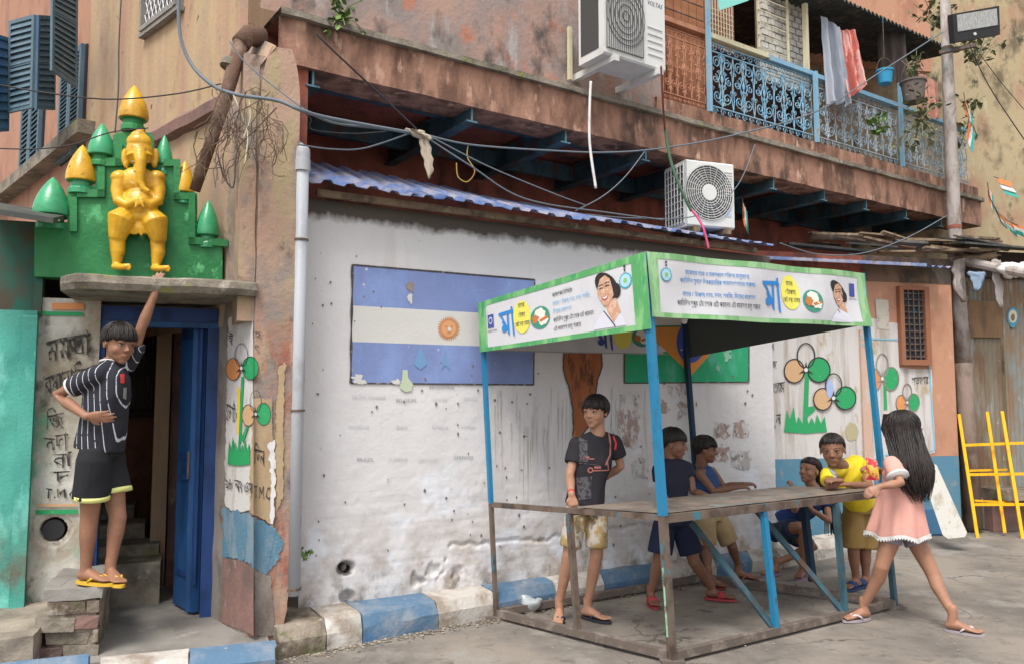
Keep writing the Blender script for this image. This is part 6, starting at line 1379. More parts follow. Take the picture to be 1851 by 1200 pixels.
for (px, py, l_) in ((1394, 1066, 'white paper scrap on the ground near the squatting girl'), (1018, 1147, 'flattened pale paper scrap in front of the stall')):
    q = gnd(px, py, .004); ob('paper_scrap', MB().prism([q, q + Vector((.05, .01, 0)), q + Vector((.045, .035, .01)), q + Vector((.0, .03, 0))], (0, 0, .002)), M_pwhite, None, label=l_, cat='paper scrap')

# ------------------------------------------------------------------ FIGURES
def remesh(name, mb, m, parent, voxel=.0045, it=3, wr=0.0, ws=9, wz=1.0, seed=0, label=None, fac=.5, wear=None):
    """one continuous surface from overlapping volumes"""
    b = BASE[parent.name] if parent is not None else Vector((0, 0, 0))
    t = bpy.data.objects.new('t', mesh_of(mb, 't', None, False, b)); COL.objects.link(t)
    r = t.modifiers.new('r', 'REMESH'); r.mode = 'VOXEL'; r.voxel_size = voxel
    s = t.modifiers.new('s', 'SMOOTH'); s.factor = fac; s.iterations = it
    dg = bpy.context.evaluated_depsgraph_get(); me = bpy.data.meshes.new_from_object(t.evaluated_get(dg))
    old_ = t.data; bpy.data.objects.remove(t); bpy.data.meshes.remove(old_)
    me.name = name; me.materials.clear(); me.materials.append(m)
    if wr:
        for v in me.vertices:
            p = v.co; q = Vector((p.x, p.y, p.z * wz)); k = nz(q, ws, seed) + .5 * nz(q, ws * 2.3, seed + 4)
            v.co = p + v.normal * (k * wr)
    me.polygons.foreach_set('use_smooth', [True] * len(me.polygons))
    o = bpy.data.objects.new(name, me); COL.objects.link(o)
    if parent is not None: o.parent = parent
    BASE[o.name] = b
    if label: o['label'] = label
    return o
def limb(mb, pts, rs, n=14):
    """round-capped tapering tube"""
    pts = [Vector(q) for q in pts]; a = (pts[0] - pts[1]).normalized(); b = (pts[-1] - pts[-2]).normalized()
    P = [pts[0] + a * rs[0] * k for k in (.97, .8, .45)] + pts + [pts[-1] + b * rs[-1] * k for k in (.45, .8, .97)]
    Rr = [rs[0] * .2, rs[0] * .6, rs[0] * .89] + list(rs) + [rs[-1] * .89, rs[-1] * .6, rs[-1] * .2]
    return mb.tube(P, Rr, n)
def secs(mb, S, n=20, pw=1.0):
    """S: list of (centre, side, front, a, b)"""
    rings = []
    for c, x, y, a, b in S:
        ring = []
        for k in range(n):
            g = 2 * math.pi * k / n; cx, sy_ = math.cos(g), math.sin(g)
            cx = math.copysign(abs(cx) ** pw, cx); sy_ = math.copysign(abs(sy_) ** pw, sy_); ring.append(c + x * a * cx + y * b * sy_)
        rings.append(ring)
    return mb.loft(rings)
def axes(fwd, up=Vector((0, 0, 1))):
    y = Vector(fwd).normalized(); x = y.cross(up).normalized(); return x, y, x.cross(y).normalized()
def hand(mb, w, d, nrm, thumb, curl=.4, s=.15, spread=.06):
    d = Vector(d).normalized(); n = Vector(nrm); n = (n - d * n.dot(d)).normalized(); x = d.cross(n) * thumb     # x: towards the thumb
    secs(mb, [(w - d * .02, x, n, .020, .015), (w + d * s * .10, x, n, .023, .014), (w + d * s * .30, x, n, .031, .013), (w + d * s * .46, x, n, .033, .012), (w + d * s * .50, x, n, .027, .008)], 14)
    for i, (o, L) in enumerate(((.026, .42), (.0095, .48), (-.0075, .44), (-.0235, .34))):
        q = w + d * s * (.44 if i < 3 else .40) + x * o; dir_ = (d + x * o * spread * 30).normalized(); P = [q - dir_ * .012, q]
        for k, f in enumerate((.42, .32, .26)):
            a = curl * (.55 + .5 * k); v = (dir_ * math.cos(a * (k + .6)) + n * math.sin(a * (k + .6))).normalized(); q = q + v * (s * L * f * 1.1); P.append(q)
        limb(mb, P, [.0078, .0078, .0074, .0068, .0058], 8)
    q = w + d * s * .14 + x * .018
    v1 = (x * .75 + d * .65 + n * .12 * curl).normalized(); v2 = (x * (.5 - .5 * curl) + d * .85 + n * .5 * curl).normalized()
    limb(mb, [q - v1 * .012, q + v1 * .024, q + v1 * .024 + v2 * .026], [.0105, .0092, .0070], 8)
def foot(mb, ank, d, s=.21, z0=None, pitch=0.0):
    """bare foot; returns its frame for the sandal"""
    d = Vector((d[0], d[1], 0)).normalized(); z0 = ank.z - .062 if z0 is None else z0
    up = Vector((0, 0, 1)); f = (d * math.cos(pitch) - up * math.sin(pitch)); u = (up * math.cos(pitch) + d * math.sin(pitch)); x = f.cross(u)
    h = Vector((ank.x, ank.y, z0)) - f * s * .20 + up * math.sin(pitch) * s * .9
    g = lambda a, b, c=0: h + f * s * a + u * b + x * c
    limb(mb, [ank + Vector((0, 0, .03)), ank - up * .015, g(.16, .032)], [.029, .029, .030])
    secs(mb, [(g(-.02, .026), x, u, .010, .012), (g(.02, .026), x, u, .024, .022), (g(.14, .030), x, u, .027, .028), (g(.34, .032), x, u, .028, .030), (g(.55, .024), x, u, .033, .021), (g(.74, .016), x, u, .037, .014), (g(.84, .013), x, u, .034, .010)], 14)
    for i, (o, L, r) in enumerate(((-.024, .20, .0115), (-.006, .19, .0085), (.008, .17, .008), (.020, .14, .0075), (.030, .10, .007))):
        a = g(.80, .012, o); limb(mb, [a, a + f * s * L * .6 + u * .002, a + f * s * L - u * .001], [r, r, r * .9], 7)
    return h, f, u, x, s
def sandal(par, fr, m, ms, thick=.014, closed=False, name='sandal'):
    h, f, u, x, s = fr; P = []
    for k in range(24):
        g = 2 * math.pi * k / 24; a = .5 - .58 * math.cos(g); w = (.034 + .010 * (a - .2)) * math.sin(g); P.append(h + f * s * a + x * w - u * .002)
    so_ = ob(name, MB().prism(P, -u * thick), m, par); BASE[so_.name] = BASE[par.name]
    t = h + f * s * .82 + x * -.014 + u * .016
    if closed:
        secs_ = [(h + f * s * a + u * .018, x, u, .041, b) for a, b in ((.42, .034), (.55, .028), (.70, .022))]
        mb = MB(); secs(mb, secs_, 18); ob('strap', mb, ms, so_, smooth=True)
    else:
        for sg in (-1, 1):
            e_ = h + f * s * .42 + x * .037 * sg + u * .002; mid = (t + e_) / 2 + u * .020 + x * .004 * sg
            ob('strap', MB().tube([t - u * .004, t.lerp(mid, .6) + u * .006, mid, e_.lerp(mid, .4) + u * .004 + x * .003 * sg, e_], .0062, 6), ms, so_, smooth=True)
    return so_
def head(mb, c, fwd, up, s, neck):
    x, y, z = axes(fwd, up); L = lambda a, b, cc: c + x * a * s + y * b * s + z * cc * s; A = (x, y, z)
    E = lambda q, r, n=14: mb.ell(L(*q), A, [k * s for k in r], n, 10)
    E((0, -.06, .12), (.355, .43, .375), 20); E((0, .06, -.08), (.305, .33, .36)); E((0, .14, -.28), (.215, .22, .17)); E((0, .23, -.40), (.115, .11, .085))
    for k in (-1, 1):
        E((.17 * k, .20, -.13), (.115, .12, .12)); E((.36 * k, -.03, -.05), (.028, .07, .105), 10); E((.375 * k, -.06, -.0), (.022, .045, .05), 8); E((.14 * k, .345, .075), (.10, .05, .035), 10)
        E((.045 * k, .415, -.135), (.032, .035, .028), 8)
    mb.tube([L(0, .35, .05), L(0, .40, -.04), L(0, .455, -.12), L(0, .42, -.155)], [.024 * s * 1.2, .030 * s * 1.2, .040 * s, .030 * s], 8)
    E((0, .345, -.255), (.095, .055, .035), 10); E((0, .335, -.30), (.08, .05, .03), 10)
    limb(mb, [L(0, -.10, -.15), L(0, -.10, -.42), neck], [.052 * s / .22, .046 * s / .22, .055 * s / .22])
    return L, A
def face(par, L, A, s, lip=(.26, .11, .085)):
    x, y, z = A; E_ = mat('eye_white', (.42, .36, .32), rough=.3); Ir = mat('iris_dark', (.02, .012, .01), rough=.15); Hb = mat('brow_black', (.025, .02, .02)); Lp = mat('lips_%d' % int(lip[0] * 100), lip, rough=.5)
    for k in (-1, 1):
        ob('eye', MB().ell(L(.145 * k, .352, .005), A, (.056 * s, .026 * s, .021 * s), 12, 8), E_, par, smooth=True)
        ob('iris', MB().ell(L(.145 * k, .374, .005), A, (.024 * s, .010 * s, .020 * s), 10, 6), Ir, par, smooth=True)
        ob('eyelid', MB().tube([L((.145 - .06) * k, .362, .008), L(.115 * k, .378, .027), L(.175 * k, .372, .028), L((.145 + .06) * k, .338, .010)], .006 * s, 5), Hb, par, smooth=True)
        ob('eyebrow', MB().tube([L(.06 * k, .395, .095), L(.13 * k, .395, .125), L(.20 * k, .365, .12), L(.26 * k, .30, .085)], [.006 * s, .011 * s, .009 * s, .003 * s], 6), Hb, par, smooth=True)
    ob('lips', MB().tube([L(-.10, .335, -.268), L(-.05, .378, -.257), L(0, .388, -.262), L(.05, .378, -.257), L(.10, .335, -.268)], [.004 * s, .014 * s, .015 * s, .014 * s, .004 * s], 7).tube([L(-.085, .335, -.277), L(0, .380, -.290), L(.085, .335, -.277)], [.004 * s, .018 * s, .004 * s], 7), Lp, par, smooth=True)
M_hair = mat('black_hair', (.012, .009, .009), [((.028, .022, .02), 60, .3, .5, .65, 3, None)], rough=.55, spec=.25, bump=.3, bs=90, bz=.35)
def hair(par, L, A, s, front=.20, side=-.02, back=-.30, puff=1.0, seed=1, part=0.0, fringe=.05, name='hair', extra=None):
    x, y, z = A; nu, nv = 72, 40; mb = MB(); c = L(0, -.06, .13)
    def pt(a, b):
        ph = 2 * math.pi * a; th = math.pi * (1 - b) ; d = Vector((math.sin(th) * math.cos(ph), math.sin(th) * math.sin(ph), math.cos(th)))
        p = Vector((d.x * .378, d.y * .455, d.z * .400)) * puff
        yy = p.y; zz = p.z + .13
        t = max(0, min(1, (yy + .15) / .45)); line = back + (side - back) * max(0, min(1, (yy + .24) / .2)); line = line * (1 - t * t) + front * t * t
        if yy > .18: line = max(line, front - .02)
        line += fringe * (1.2 * nz((ph * 7, seed, 0), 1) + .9 * nz((ph * 23, seed, 3), 1)) * (.35 + t) + part * p.x
        k = 1 + .045 * nz((d.x * 3, d.y * 3, d.z * 3 + seed), 1.6) + .030 * nz((ph * 16, d.z * 3, seed), 1)
        dz = (zz - line)
        if dz < 0: k *= max(.80, 1 + dz * 3.2)
        else: k *= 1 + .02 * min(1, dz * 8)
        p = p * k; return c + x * p.x * s + y * p.y * s + z * p.z * s
    mb.grid(pt, nu, nv)
    st_ = MB(); rs = random.Random(seed)
    for k in range(170):
        ph = rs.uniform(0, 6.283); P_ = []; th = rs.uniform(.15, .8); swirl = rs.uniform(-.25, .25)
        while th < 2.4:
            d = Vector((math.sin(th) * math.cos(ph), math.sin(th) * math.sin(ph), math.cos(th))); q = Vector((d.x * .378, d.y * .455, d.z * .400)) * puff * (1.035 + .03 * rs.random()); yy = q.y; zz = q.z + .13
            t = max(0, min(1, (yy + .15) / .45)); ln = back + (side - back) * max(0, min(1, (yy + .24) / .2)); ln = ln * (1 - t * t) + front * t * t
            if yy > .18: ln = max(ln, front - .02)
            if zz < ln - .035 - .05 * rs.random(): break
            P_.append(c + x * q.x * s + y * q.y * s + z * q.z * s); th += .16; ph += swirl * .16
        if len(P_) > 3: st_.tube(P_, [.0018] * (len(P_) - 2) + [.0013, .0005], 4)
    ob('hair_strands', st_, mat('hair_sheen', (.03, .024, .022), rough=.45, spec=.4), par, smooth=True, kind='stuff')
    if extra: extra.add(mb.v, mb.f); return remesh(name, extra, M_hair, par, .0075, 2, .004, 26, .25, seed)
    return ob(name, mb, M_hair, par, smooth=True)
def torso(mb, sp, side0, side1, wd, n=20, pw=.85):
    """sp: spine points; wd: (half width, half depth) per point"""
    S = []; m = len(sp)
    for i, q in enumerate(sp):
        t = i / (m - 1); x = side0.lerp(side1, t).normalized(); up = (sp[min(i + 1, m - 1)] - sp[max(i - 1, 0)]).normalized(); y = up.cross(x).normalized(); x = y.cross(up).normalized(); S.append((q, x, y, wd[i][0], wd[i][1]))
    return secs(mb, S, n, pw)
class P:                                             # a person under construction
    def __init__(s, name, label, base, skin, hs):
        s.o = thing(name, label, 'person', base); s.skin = skin; s.hs = hs * .945; s.b = MB(); s.f = []
    def arm(s, S, E, W, k=1.0): limb(s.b, [S, S.lerp(E, .5), E, E.lerp(W, .35), E.lerp(W, .8), W], [.040 * k, .034 * k, .029 * k, .031 * k, .022 * k, .0195 * k])
    def leg(s, H, K, A_, k=1.0, calf=None):
        c = calf if calf is not None else Vector((0, 0, 0))
        limb(s.b, [H, H.lerp(K, .5), H.lerp(K, .88), K, K.lerp(A_, .3) + c * .014, K.lerp(A_, .65) + c * .008, A_], [.070 * k, .058 * k, .045 * k, .044 * k, .042 * k, .032 * k, .026 * k])
    def trunk(s, pel, nk, shL, shR, hL, hR, k=1.0):
        torso(s.b, [pel - (nk - pel) * .05, pel, pel.lerp(nk, .35), pel.lerp(nk, .65), pel.lerp(nk, .88), nk], (hR - hL).normalized(), (shR - shL).normalized(), [(.05 * k, .05 * k), (.095 * k, .066 * k), (.085 * k, .058 * k), (.10 * k, .062 * k), (.09 * k, .045 * k), (.042 * k, .042 * k)])
        limb(s.b, [shL, nk.lerp((shL + shR) / 2, .75), shR], [.034 * k, .038 * k, .034 * k])
    def head(s, c, fwd, up, nk): s.L, s.A = head(s.b, c, fwd, Vector(up), s.hs, nk)
    def done(s, voxel=.0055):
        o = remesh('body', s.b, s.skin, s.o, voxel, 3); face(s.o, s.L, s.A, s.hs)
def skinmat(n, c): return mat(n, c, [(tuple(k * .78 for k in c), 7, 1, .45, .7, 3, None), (tuple(min(1, k * 1.12) for k in c), 30, 1, .55, .75, 8, None)], rough=.48, spec=.35, bump=.05, bs=160)
def sleeve(mb, S, E, t, r0, r1):
    e = S.lerp(E, t); limb(mb, [S, S.lerp(e, .4)], [r0 * .95, r0]); mb.tube([S, S.lerp(e, .5), e], [r0, (r0 + r1) / 2, r1], 16)
def shirt(par, pel, nk, shL, shR, hL, hR, elL, elR, m, hem, wh, sl=.6, sr=.052, depth=.095, name='shirt', seed=1, wr=.009, wide=1.0, tank=False, open_=.0):
    mb = MB(); x0 = (hR - hL).normalized(); x1 = (shR - shL).normalized(); sw = (shR - shL).length / 2; mid = (shL + shR) / 2
    axis = nk - pel; top = mid + (nk - mid) * .72
    sp = [hem, hem.lerp(mid, .15), hem.lerp(mid, .4), hem.lerp(mid, .7), hem.lerp(mid, .9), top]
    torso(mb, sp, x0, x1, [(wh, depth * 1.05), (wh * .98, depth), (wh * .93 * wide, depth * .93), (sw * .93 + .008, depth), (sw * .86, depth * .82), (.062, .058)], 24, .8)
    if not tank:
        limb(mb, [shL, top - Vector((0, 0, .010)), shR], [.046, .060, .046])
        for S_, E_ in ((shL, elL), (shR, elR)): sleeve(mb, S_, E_, sl, sr, sr * 1.06)
    return remesh(name, mb, m, par, .0085, 2, wr, 9, .55, seed)
def shorts(par, pel, hL, hR, kL, kR, tL, tR, m, r=.078, r1=.078, name='shorts', seed=3, wr=.008, top=.06, wst=.125):
    mb = MB(); x = (hR - hL).normalized(); up = Vector((0, 0, 1))
    torso(mb, [pel + up * top, pel + up * .01, pel - up * .05], x, x, [(wst * .95, .09), (wst, .098), (wst * .98, .095)], 22, .85)
    for H, K, t in ((hL, kL, tL), (hR, kR, tR)):
        e = H.lerp(K, t); mb.tube([H + up * .05, H - up * .01, H.lerp(e, .5), e], [r * .80, r, (r + r1) / 2, r1], 18)
    return remesh(name, mb, m, par, .0085, 2, wr, 9, .6, seed)

# boy in black printed T-shirt, hand on the stall rail
Y = 5.5; a = lambda x, y, d=0: at(x, y, Y + d)
p = P('person', 'boy in a black printed T-shirt and camouflage shorts resting one hand on the stall rail', gnd(1045, 1110), skinmat('skin_light_brown', (.40, .215, .14)), .228)
nk = a(1080, 783, .02); shL = a(1043, 802, .0); shR = a(1110, 798, .06); pel = a(1060, 912, .0); hL = a(1041, 928, -.01); hR = a(1079, 928, .02)
elL = a(1030, 858, -.06); wL = a(1033, 893, -.32); elR = a(1122, 842, .10); wR = a(1095, 862, .20)
p.trunk(pel, nk, shL, shR, hL, hR); p.head(a(1076, 744, -.01), (-.55, -.83, -.03), (.02, 0, 1), nk)
p.arm(shL, elL, wL); p.arm(shR, elR, wR); hand(p.b, wL, (.22, -.12, -1), (.0, .9, -.3), -1, .9, .145); hand(p.b, wR, (-.8, .2, -.2), (0, 1, 0), 1, .6, .14)
kL = a(1028, 1004, -.04); kR = a(1078, 1004, .0); aL = a(1011, 1088, .02); aR = a(1062, 1092, .05)
p.leg(hL, kL, aL); p.leg(hR, kR, aR)
f1 = foot(p.b, aL, (-.12, -1), .21, .018); f2 = foot(p.b, aR, (.75, -.65), .21, .018); p.done()
hair(p.o, p.L, p.A, p.hs, .16, -.02, -.28, 1.04, 2, .12, .10)
M_tee = mat('black_cotton', (.022, .02, .026), [((.035, .03, .04), 5, .5, .5, .7, 3, None)], rough=.9)
sh_ = shirt(p.o, pel, nk, shL, shR, hL, hR, elL, elR, M_tee, a(1056, 914), .124, .62, .054, .104, 'tshirt', 1)
nT = (Vector((-.12, -1, 0))).normalized()
PT = Pl(a(1060, 850, -.112), a(1090, 850, -.112), a(1060, 890, -.112))
ct = Cv(PT, p.o); M_prt = mat('print_dull_pink', (.34, .13, .11)); M_pgr = mat('print_dark_grey', (.085, .08, .09), [((.03, .028, .033), 40, 1, .48, .56, 3, None)])
# the print follows the cloth: each mark is dropped onto the shirt surface from in front
bvh_cache = {}
def drop(o, cvs, marks):
    """lays flat print onto a garment: marks = (kind, args, material)"""
    from mathutils.bvhtree import BVHTree
    b = BASE[o.name]; me = o.data; T = BVHTree.FromPolygons([v.co + b for v in me.vertices], [tuple(q.vertices) for q in me.polygons])
    class S_:
        def w(s, x, y, h):
            c = Vector((0, 0, EYE)); r = ray(x, y).normalized(); hit, n, i, d = T.ray_cast(c, r)
            if hit is None: hit, n, i, d = T.find_nearest(at(x, y, cvs))
            if n.dot(r) > 0: n = -n
            return hit + n * h
    return Cv(S_(), p.o)
ct = drop(sh_, 5.4, None)
def fine(pts, k=6):
    o = []
    for i in range(len(pts) - 1):
        for j in range(k): o.append(lp(pts[i], pts[i + 1], j / k))
    return o + [pts[-1]]
ct.line('shirt_print', fine([(1048, 818), (1047, 821), (1047, 836), (1065, 838), (1088, 841)]), 1.4, M_pgr, .004)
ct.line('shirt_print', fine([(1100, 782), (1103, 800), (1102, 822), (1094, 840)]), 3.0, M_prt, .004); ct.line('shirt_print', fine([(1108, 788), (1113, 800), (1112, 812)]), 3.2, M_red, .004)
ct.line('shirt_print', fine([(1097, 833), (1099, 846), (1099, 849), (1072, 850)]), 2.2, M_prt, .004); ct.ring('shirt_print', 1067, 849, 4, 4, 2.4, M_prt, .004, n=12)
for (x, y, w, h_) in ((1058, 826, 7, 1.4), (1060, 829, 6, 1), (1080, 844, 6, 2), (1068, 829, 6, 1)): ct.quad('shirt_print', [(x - w, y - h_), (x + w, y - h_), (x + w, y + h_), (x - w, y + h_)], M_prt, 3, 1, .004)
ct.quad('shirt_print', [(1046, 790), (1062, 796), (1062, 834), (1048, 834)], M_pgr, 5, 8, .004); ct.quad('shirt_print', [(1042, 862), (1070, 860), (1068, 900), (1046, 904)], M_pgr, 6, 8, .004)
shorts(p.o, pel, hL, hR, kL, kR, .80, .80, mat('camouflage_cotton', (.48, .44, .40), [((.38, .27, .11), 9, .8, .48, .54, 3, None), ((.20, .15, .11), 13, .8, .58, .62, 6, None), ((.60, .58, .58), 11, .8, .58, .62, 9, None), ((.10, .14, .22), 24, .8, .66, .69, 12, None)]), .074, .074, wr=.007)
for fr_ in (f1, f2): sandal(p.o, fr_, mat('dark_rubber', (.03, .03, .035)), mat('navy_rubber', (.03, .04, .10)))
ob('wrist_thread', MB().tube([wL + (elL - wL).normalized() * .02, wL + (elL - wL).normalized() * .032], .0235, 14), M_red, p.o)

# boy in striped shirt on the step, one hand on the slab
Y = 4.5; a = lambda x, y, d=0: at(x, y, Y + d)
p = P('person', 'boy in a striped shirt standing on the step with one hand up on the slab', gnd(180, 1056, .462), skinmat('skin_mid_brown', (.30, .148, .092)), .232)
nk = a(203, 656, .02); shL = a(174, 677, -.10); shR = a(231, 660, .09); pel = a(182, 808, .0); hL = a(170, 826, -.07); hR = a(196, 826, .08)
elL = a(103, 714, -.06); wL = a(156, 752, -.17); elR = a(254, 597, .04); wR = a(279, 533, .03)
p.trunk(pel, nk, shL, shR, hL, hR); p.head(a(216, 621, .0), (.80, -.58, -.16), (.05, 0, 1), nk)
p.arm(shL, elL, wL, 1.05); p.arm(shR, elR, wR, 1.0)
hand(p.b, wL, (1, .05, -.02), (0, .9, .35), -1, .22, .155, .09); hand(p.b, wR, (.10, .03, 1), (0, 1, .1), -1, .18, .145, .10)
kL = a(161, 942, -.03); kR = a(213, 934, .06); aL = a(155, 1030, -.02); aR = a(200, 1022, .04)
p.leg(hL, kL, aL, 1.05); p.leg(hR, kR, aR, 1.05)
f1 = foot(p.b, aL, (1, -.30), .215, .482); f2 = foot(p.b, aR, (.72, -.75), .21, .476); p.done()
hair(p.o, p.L, p.A, p.hs, .13, .02, -.26, 1.03, 5, .0, .06)
M_str = mat('striped_shirt_cloth', (.025, .025, .035), [((.022, .022, .03), 55, .6, .56, .60, 2, None)], stripes=((.56, .58, .64), (.95, -.1, .10), .034, .12, .006), rough=.85)
sh_ = shirt(p.o, pel, nk, shL, shR, hL, hR, elL, elR, M_str, a(179, 812), .128, .62, .050, .112, 'striped_shirt', 4)
e_ = shL.lerp(elL, .62); ob('sleeve_trim', MB().tube([e_ - (elL - shL).normalized() * .004, e_ + (elL - shL).normalized() * .005], .0545, 20), M_pwhite, p.o, smooth=True)
ob('collar_trim', MB().tube([nk + Vector((.064 * math.cos(g), .052 * math.sin(g), .004 - .012 * math.sin(g))) for g in [2 * math.pi * k / 20 for k in range(21)]], .006, 6), M_pwhite, p.o, smooth=True)
ct = drop(sh_, 4.3, None); ct.quad('shirt_print', [(216, 676), (224, 676), (224, 692), (217, 692)], M_red, 3, 3, .004); ct.quad('shirt_print', [(222, 700), (228, 700), (227, 722), (221, 718)], M_acm, 3, 3, .004)
s2 = shorts(p.o, pel, hL, hR, kL, kR, .64, .60, mat('black_shorts_cloth', (.018, .018, .022), rough=.9), .088, .092, wst=.108)
M_ytrim = mat('pale_yellow_trim', (.66, .66, .25))
for H_, K_, t in ((hL, kL, .64), (hR, kR, .60)):
    e_ = H_.lerp(K_, t); v = (K_ - H_).normalized(); ob('hem_trim', MB().tube([e_ - v * .022, e_ + v * .003], .0945, 22), M_ytrim, p.o, smooth=True)
for fr_ in (f1, f2): sandal(p.o, fr_, mat('yellow_rubber', (.62, .38, .04)), mat('yellow_rubber', (.62, .38, .04)), .016)

# boy in navy behind the near post
Y = 5.95; a = lambda x, y, d=0: at(x, y, Y + d)
p = P('person', 'boy in a dark navy T-shirt and shorts with red slippers behind the near stall post', gnd(1230, 1085), skinmat('skin_dark_brown', (.21, .102, .065)), .232)
nk = a(1213, 831, .02); shL = a(1190, 848, -.06); shR = a(1242, 843, .06); pel = a(1216, 935); hL = a(1200, 948, -.02); hR = a(1233, 948, .03)
elL = a(1198, 893, -.08); wL = a(1210, 915, -.16); elR = a(1253, 888, .0); wR = a(1282, 897, -.14)
p.trunk(pel, nk, shL, shR, hL, hR); p.head(a(1218, 801), (.93, -.36, -.12), (0, 0, 1), nk)
p.arm(shL, elL, wL, .95); p.arm(shR, elR, wR, .95); hand(p.b, wR, (1, -.2, -.05), (0, 0, -1), 1, .25, .14); hand(p.b, wL, (.4, -.4, -1), (.6, 0, -.5), 1, .4, .14)
kL = a(1191, 1010, -.03); kR = a(1255, 1014, .0); aL = a(1176, 1070, .0); aR = a(1286, 1062, .12)
p.leg(hL, kL, aL); p.leg(hR, kR, aR)
f1 = foot(p.b, aL, (.05, -1), .20, .02); f2 = foot(p.b, aR, (1, -.35), .20, .02); p.done(); hair(p.o, p.L, p.A, p.hs, .15, .04, -.22, 1.0, 8, 0, .03)
M_nv = mat('dark_navy_cotton', (.018, .020, .035), rough=.9)
shirt(p.o, pel, nk, shL, shR, hL, hR, elL, elR, M_nv, a(1216, 930), .115, .45, .050, .095, 'tshirt', 6)
shorts(p.o, pel, hL, hR, kL, kR, .82, .78, mat('navy_shorts_cloth', (.016, .022, .055), rough=.9), .082, .088)
for fr_ in (f1, f2): sandal(p.o, fr_, mat('red_rubber', (.36, .05, .06)), mat('red_rubber', (.36, .05, .06)), .014, True)

# boy in blue vest by the back post
Y = 6.6; a = lambda x, y, d=0: at(x, y, Y + d)
p = P('person', 'boy in a blue sleeveless vest and khaki shorts stretching his arms along the stall counter', gnd(1300, 1055), skinmat('skin_dark_brown', (.21, .102, .065)), .225)
nk = a(1269, 840, .02); shL = a(1264, 855, -.10); shR = a(1287, 851, .10); pel = a(1282, 928); hL = a(1276, 938, -.07); hR = a(1299, 938, .05)
elL = a(1290, 887, -.16); wL = a(1333, 880, -.18); elR = a(1308, 878, .08); wR = a(1345, 874, .02)
p.trunk(pel, nk, shL, shR, hL, hR); p.head(a(1275, 812), (1, -.22, -.08), (0, 0, 1), nk)
p.arm(shL, elL, wL, .95); p.arm(shR, elR, wR, .92); hand(p.b, wL, (1, 0, .05), (0, .2, -1), 1, .5, .13); hand(p.b, wR, (1, 0, 0), (0, .2, -1), 1, .5, .13)
kL = a(1277, 990, -.05); kR = a(1323, 986, .03); aL = a(1281, 1036, -.10); aR = a(1334, 1020, .12)
p.leg(hL, kL, aL, .95); p.leg(hR, kR, aR, .95); f1 = foot(p.b, aL, (.55, -.8), .19, .02); f2 = foot(p.b, aR, (.9, -.5), .19, .02); p.done(); hair(p.o, p.L, p.A, p.hs, .16, .02, -.25, 1.03, 11, 0, .07)
shirt(p.o, pel, nk, shL, shR, hL, hR, elL, elR, mat('blue_vest_cloth', (.03, .07, .20), [((.02, .03, .10), 8, 1, .5, .6, 3, None)]), a(1282, 930), .105, .3, .04, .095, 'vest', 7, tank=True)
shorts(p.o, pel, hL, hR, kL, kR, .85, .88, mat('khaki_cloth', (.40, .30, .17), [((.32, .23, .12), 6, 1, .5, .7, 3, None)]), .082, .080)
for fr_ in (f1, f2): sandal(p.o, fr_, mat('maroon_rubber', (.20, .04, .04)), mat('pink_rubber', (.50, .16, .18)))

# girl sitting on the kerb end behind the counter
Y = 6.95; a = lambda x, y, d=0: at(x, y, Y + d)
p = P('person', 'long-haired girl in navy crouching behind the stall and looking up over the counter', gnd(1425, 1020), skinmat('skin_mid_brown', (.30, .148, .092)), .225)
nk = a(1474, 886, .02); shL = a(1446, 902, -.06); shR = a(1492, 900, .04); pel = a(1415, 958, .12); hL = a(1404, 960, .05); hR = a(1425, 962, .20)
elL = a(1436, 922, -.20); wL = a(1438, 888, -.30); elR = a(1499, 941, -.12); wR = a(1468, 921, -.35)
p.trunk(pel, nk, shL, shR, hL, hR, .95); p.head(a(1463, 850), (-.80, -.55, .18), (.12, 0, 1), nk)
p.arm(shL, elL, wL, .85); p.arm(shR, elR, wR, .85); hand(p.b, wL, (-.4, -.2, .8), (-.4, .3, -.5), -1, .6, .135); hand(p.b, wR, (-.5, -.2, .75), (-.6, .5, 0), -1, .7, .135)
kL = a(1454, 950, -.28); kR = a(1472, 985, -.05); aL = a(1451, 1034, -.10); aR = a(1402, 1018, -.05)
p.leg(hL, kL, aL, .95); p.leg(hR, kR, aR, .95); f1 = foot(p.b, aL, (-.5, -.8), .2, .012); f2 = foot(p.b, aR, (-.9, -.5), .2, .02); p.done(); hair(p.o, p.L, p.A, p.hs, .30, .10, -.25, 1.02, 14, 0, .01)
M_nvg = mat('navy_dress_cloth', (.02, .045, .16), [((.015, .03, .09), 6, 1, .5, .6, 3, None)])
shirt(p.o, pel, nk, shL, shR, hL, hR, elL, elR, M_nvg, a(1418, 945, .1), .125, .45, .046, .10, 'top', 8)
shorts(p.o, pel, hL, hR, kL, kR, .62, .45, mat('dark_blue_skirt_cloth', (.02, .03, .07), [((.04, .07, .06), 12, 1, .55, .62, 3, None)]), .085, .085, 'skirt')
mb = MB(); S = [(a(1483, 850, .06), .045), (a(1492, 880, .08), .055), (a(1503, 915, .08), .06), (a(1510, 945, .06), .045), (a(1512, 966, .05), .02)]
secs(mb, [(q, Vector((1, .2, .1)).normalized(), Vector((-.2, 1, 0)).normalized(), w, w * .6) for q, w in S], 18)
for k in range(24): o_ = Vector((random.uniform(-.05, .05), random.uniform(-.03, .03), 0)); mb.tube([S[i][0] + o_ * (1 + .2 * i) for i in range(5)], [.006, .006, .005, .004, .002], 4)
ob('hair_tail', mb, M_hair, p.o, smooth=True); sandal(p.o, f2, mat('mauve_rubber', (.30, .20, .30)), mat('mauve_rubber', (.30, .20, .30))); sandal(p.o, f1, mat('mauve_rubber', (.30, .20, .30)), mat('mauve_rubber', (.30, .20, .30)))

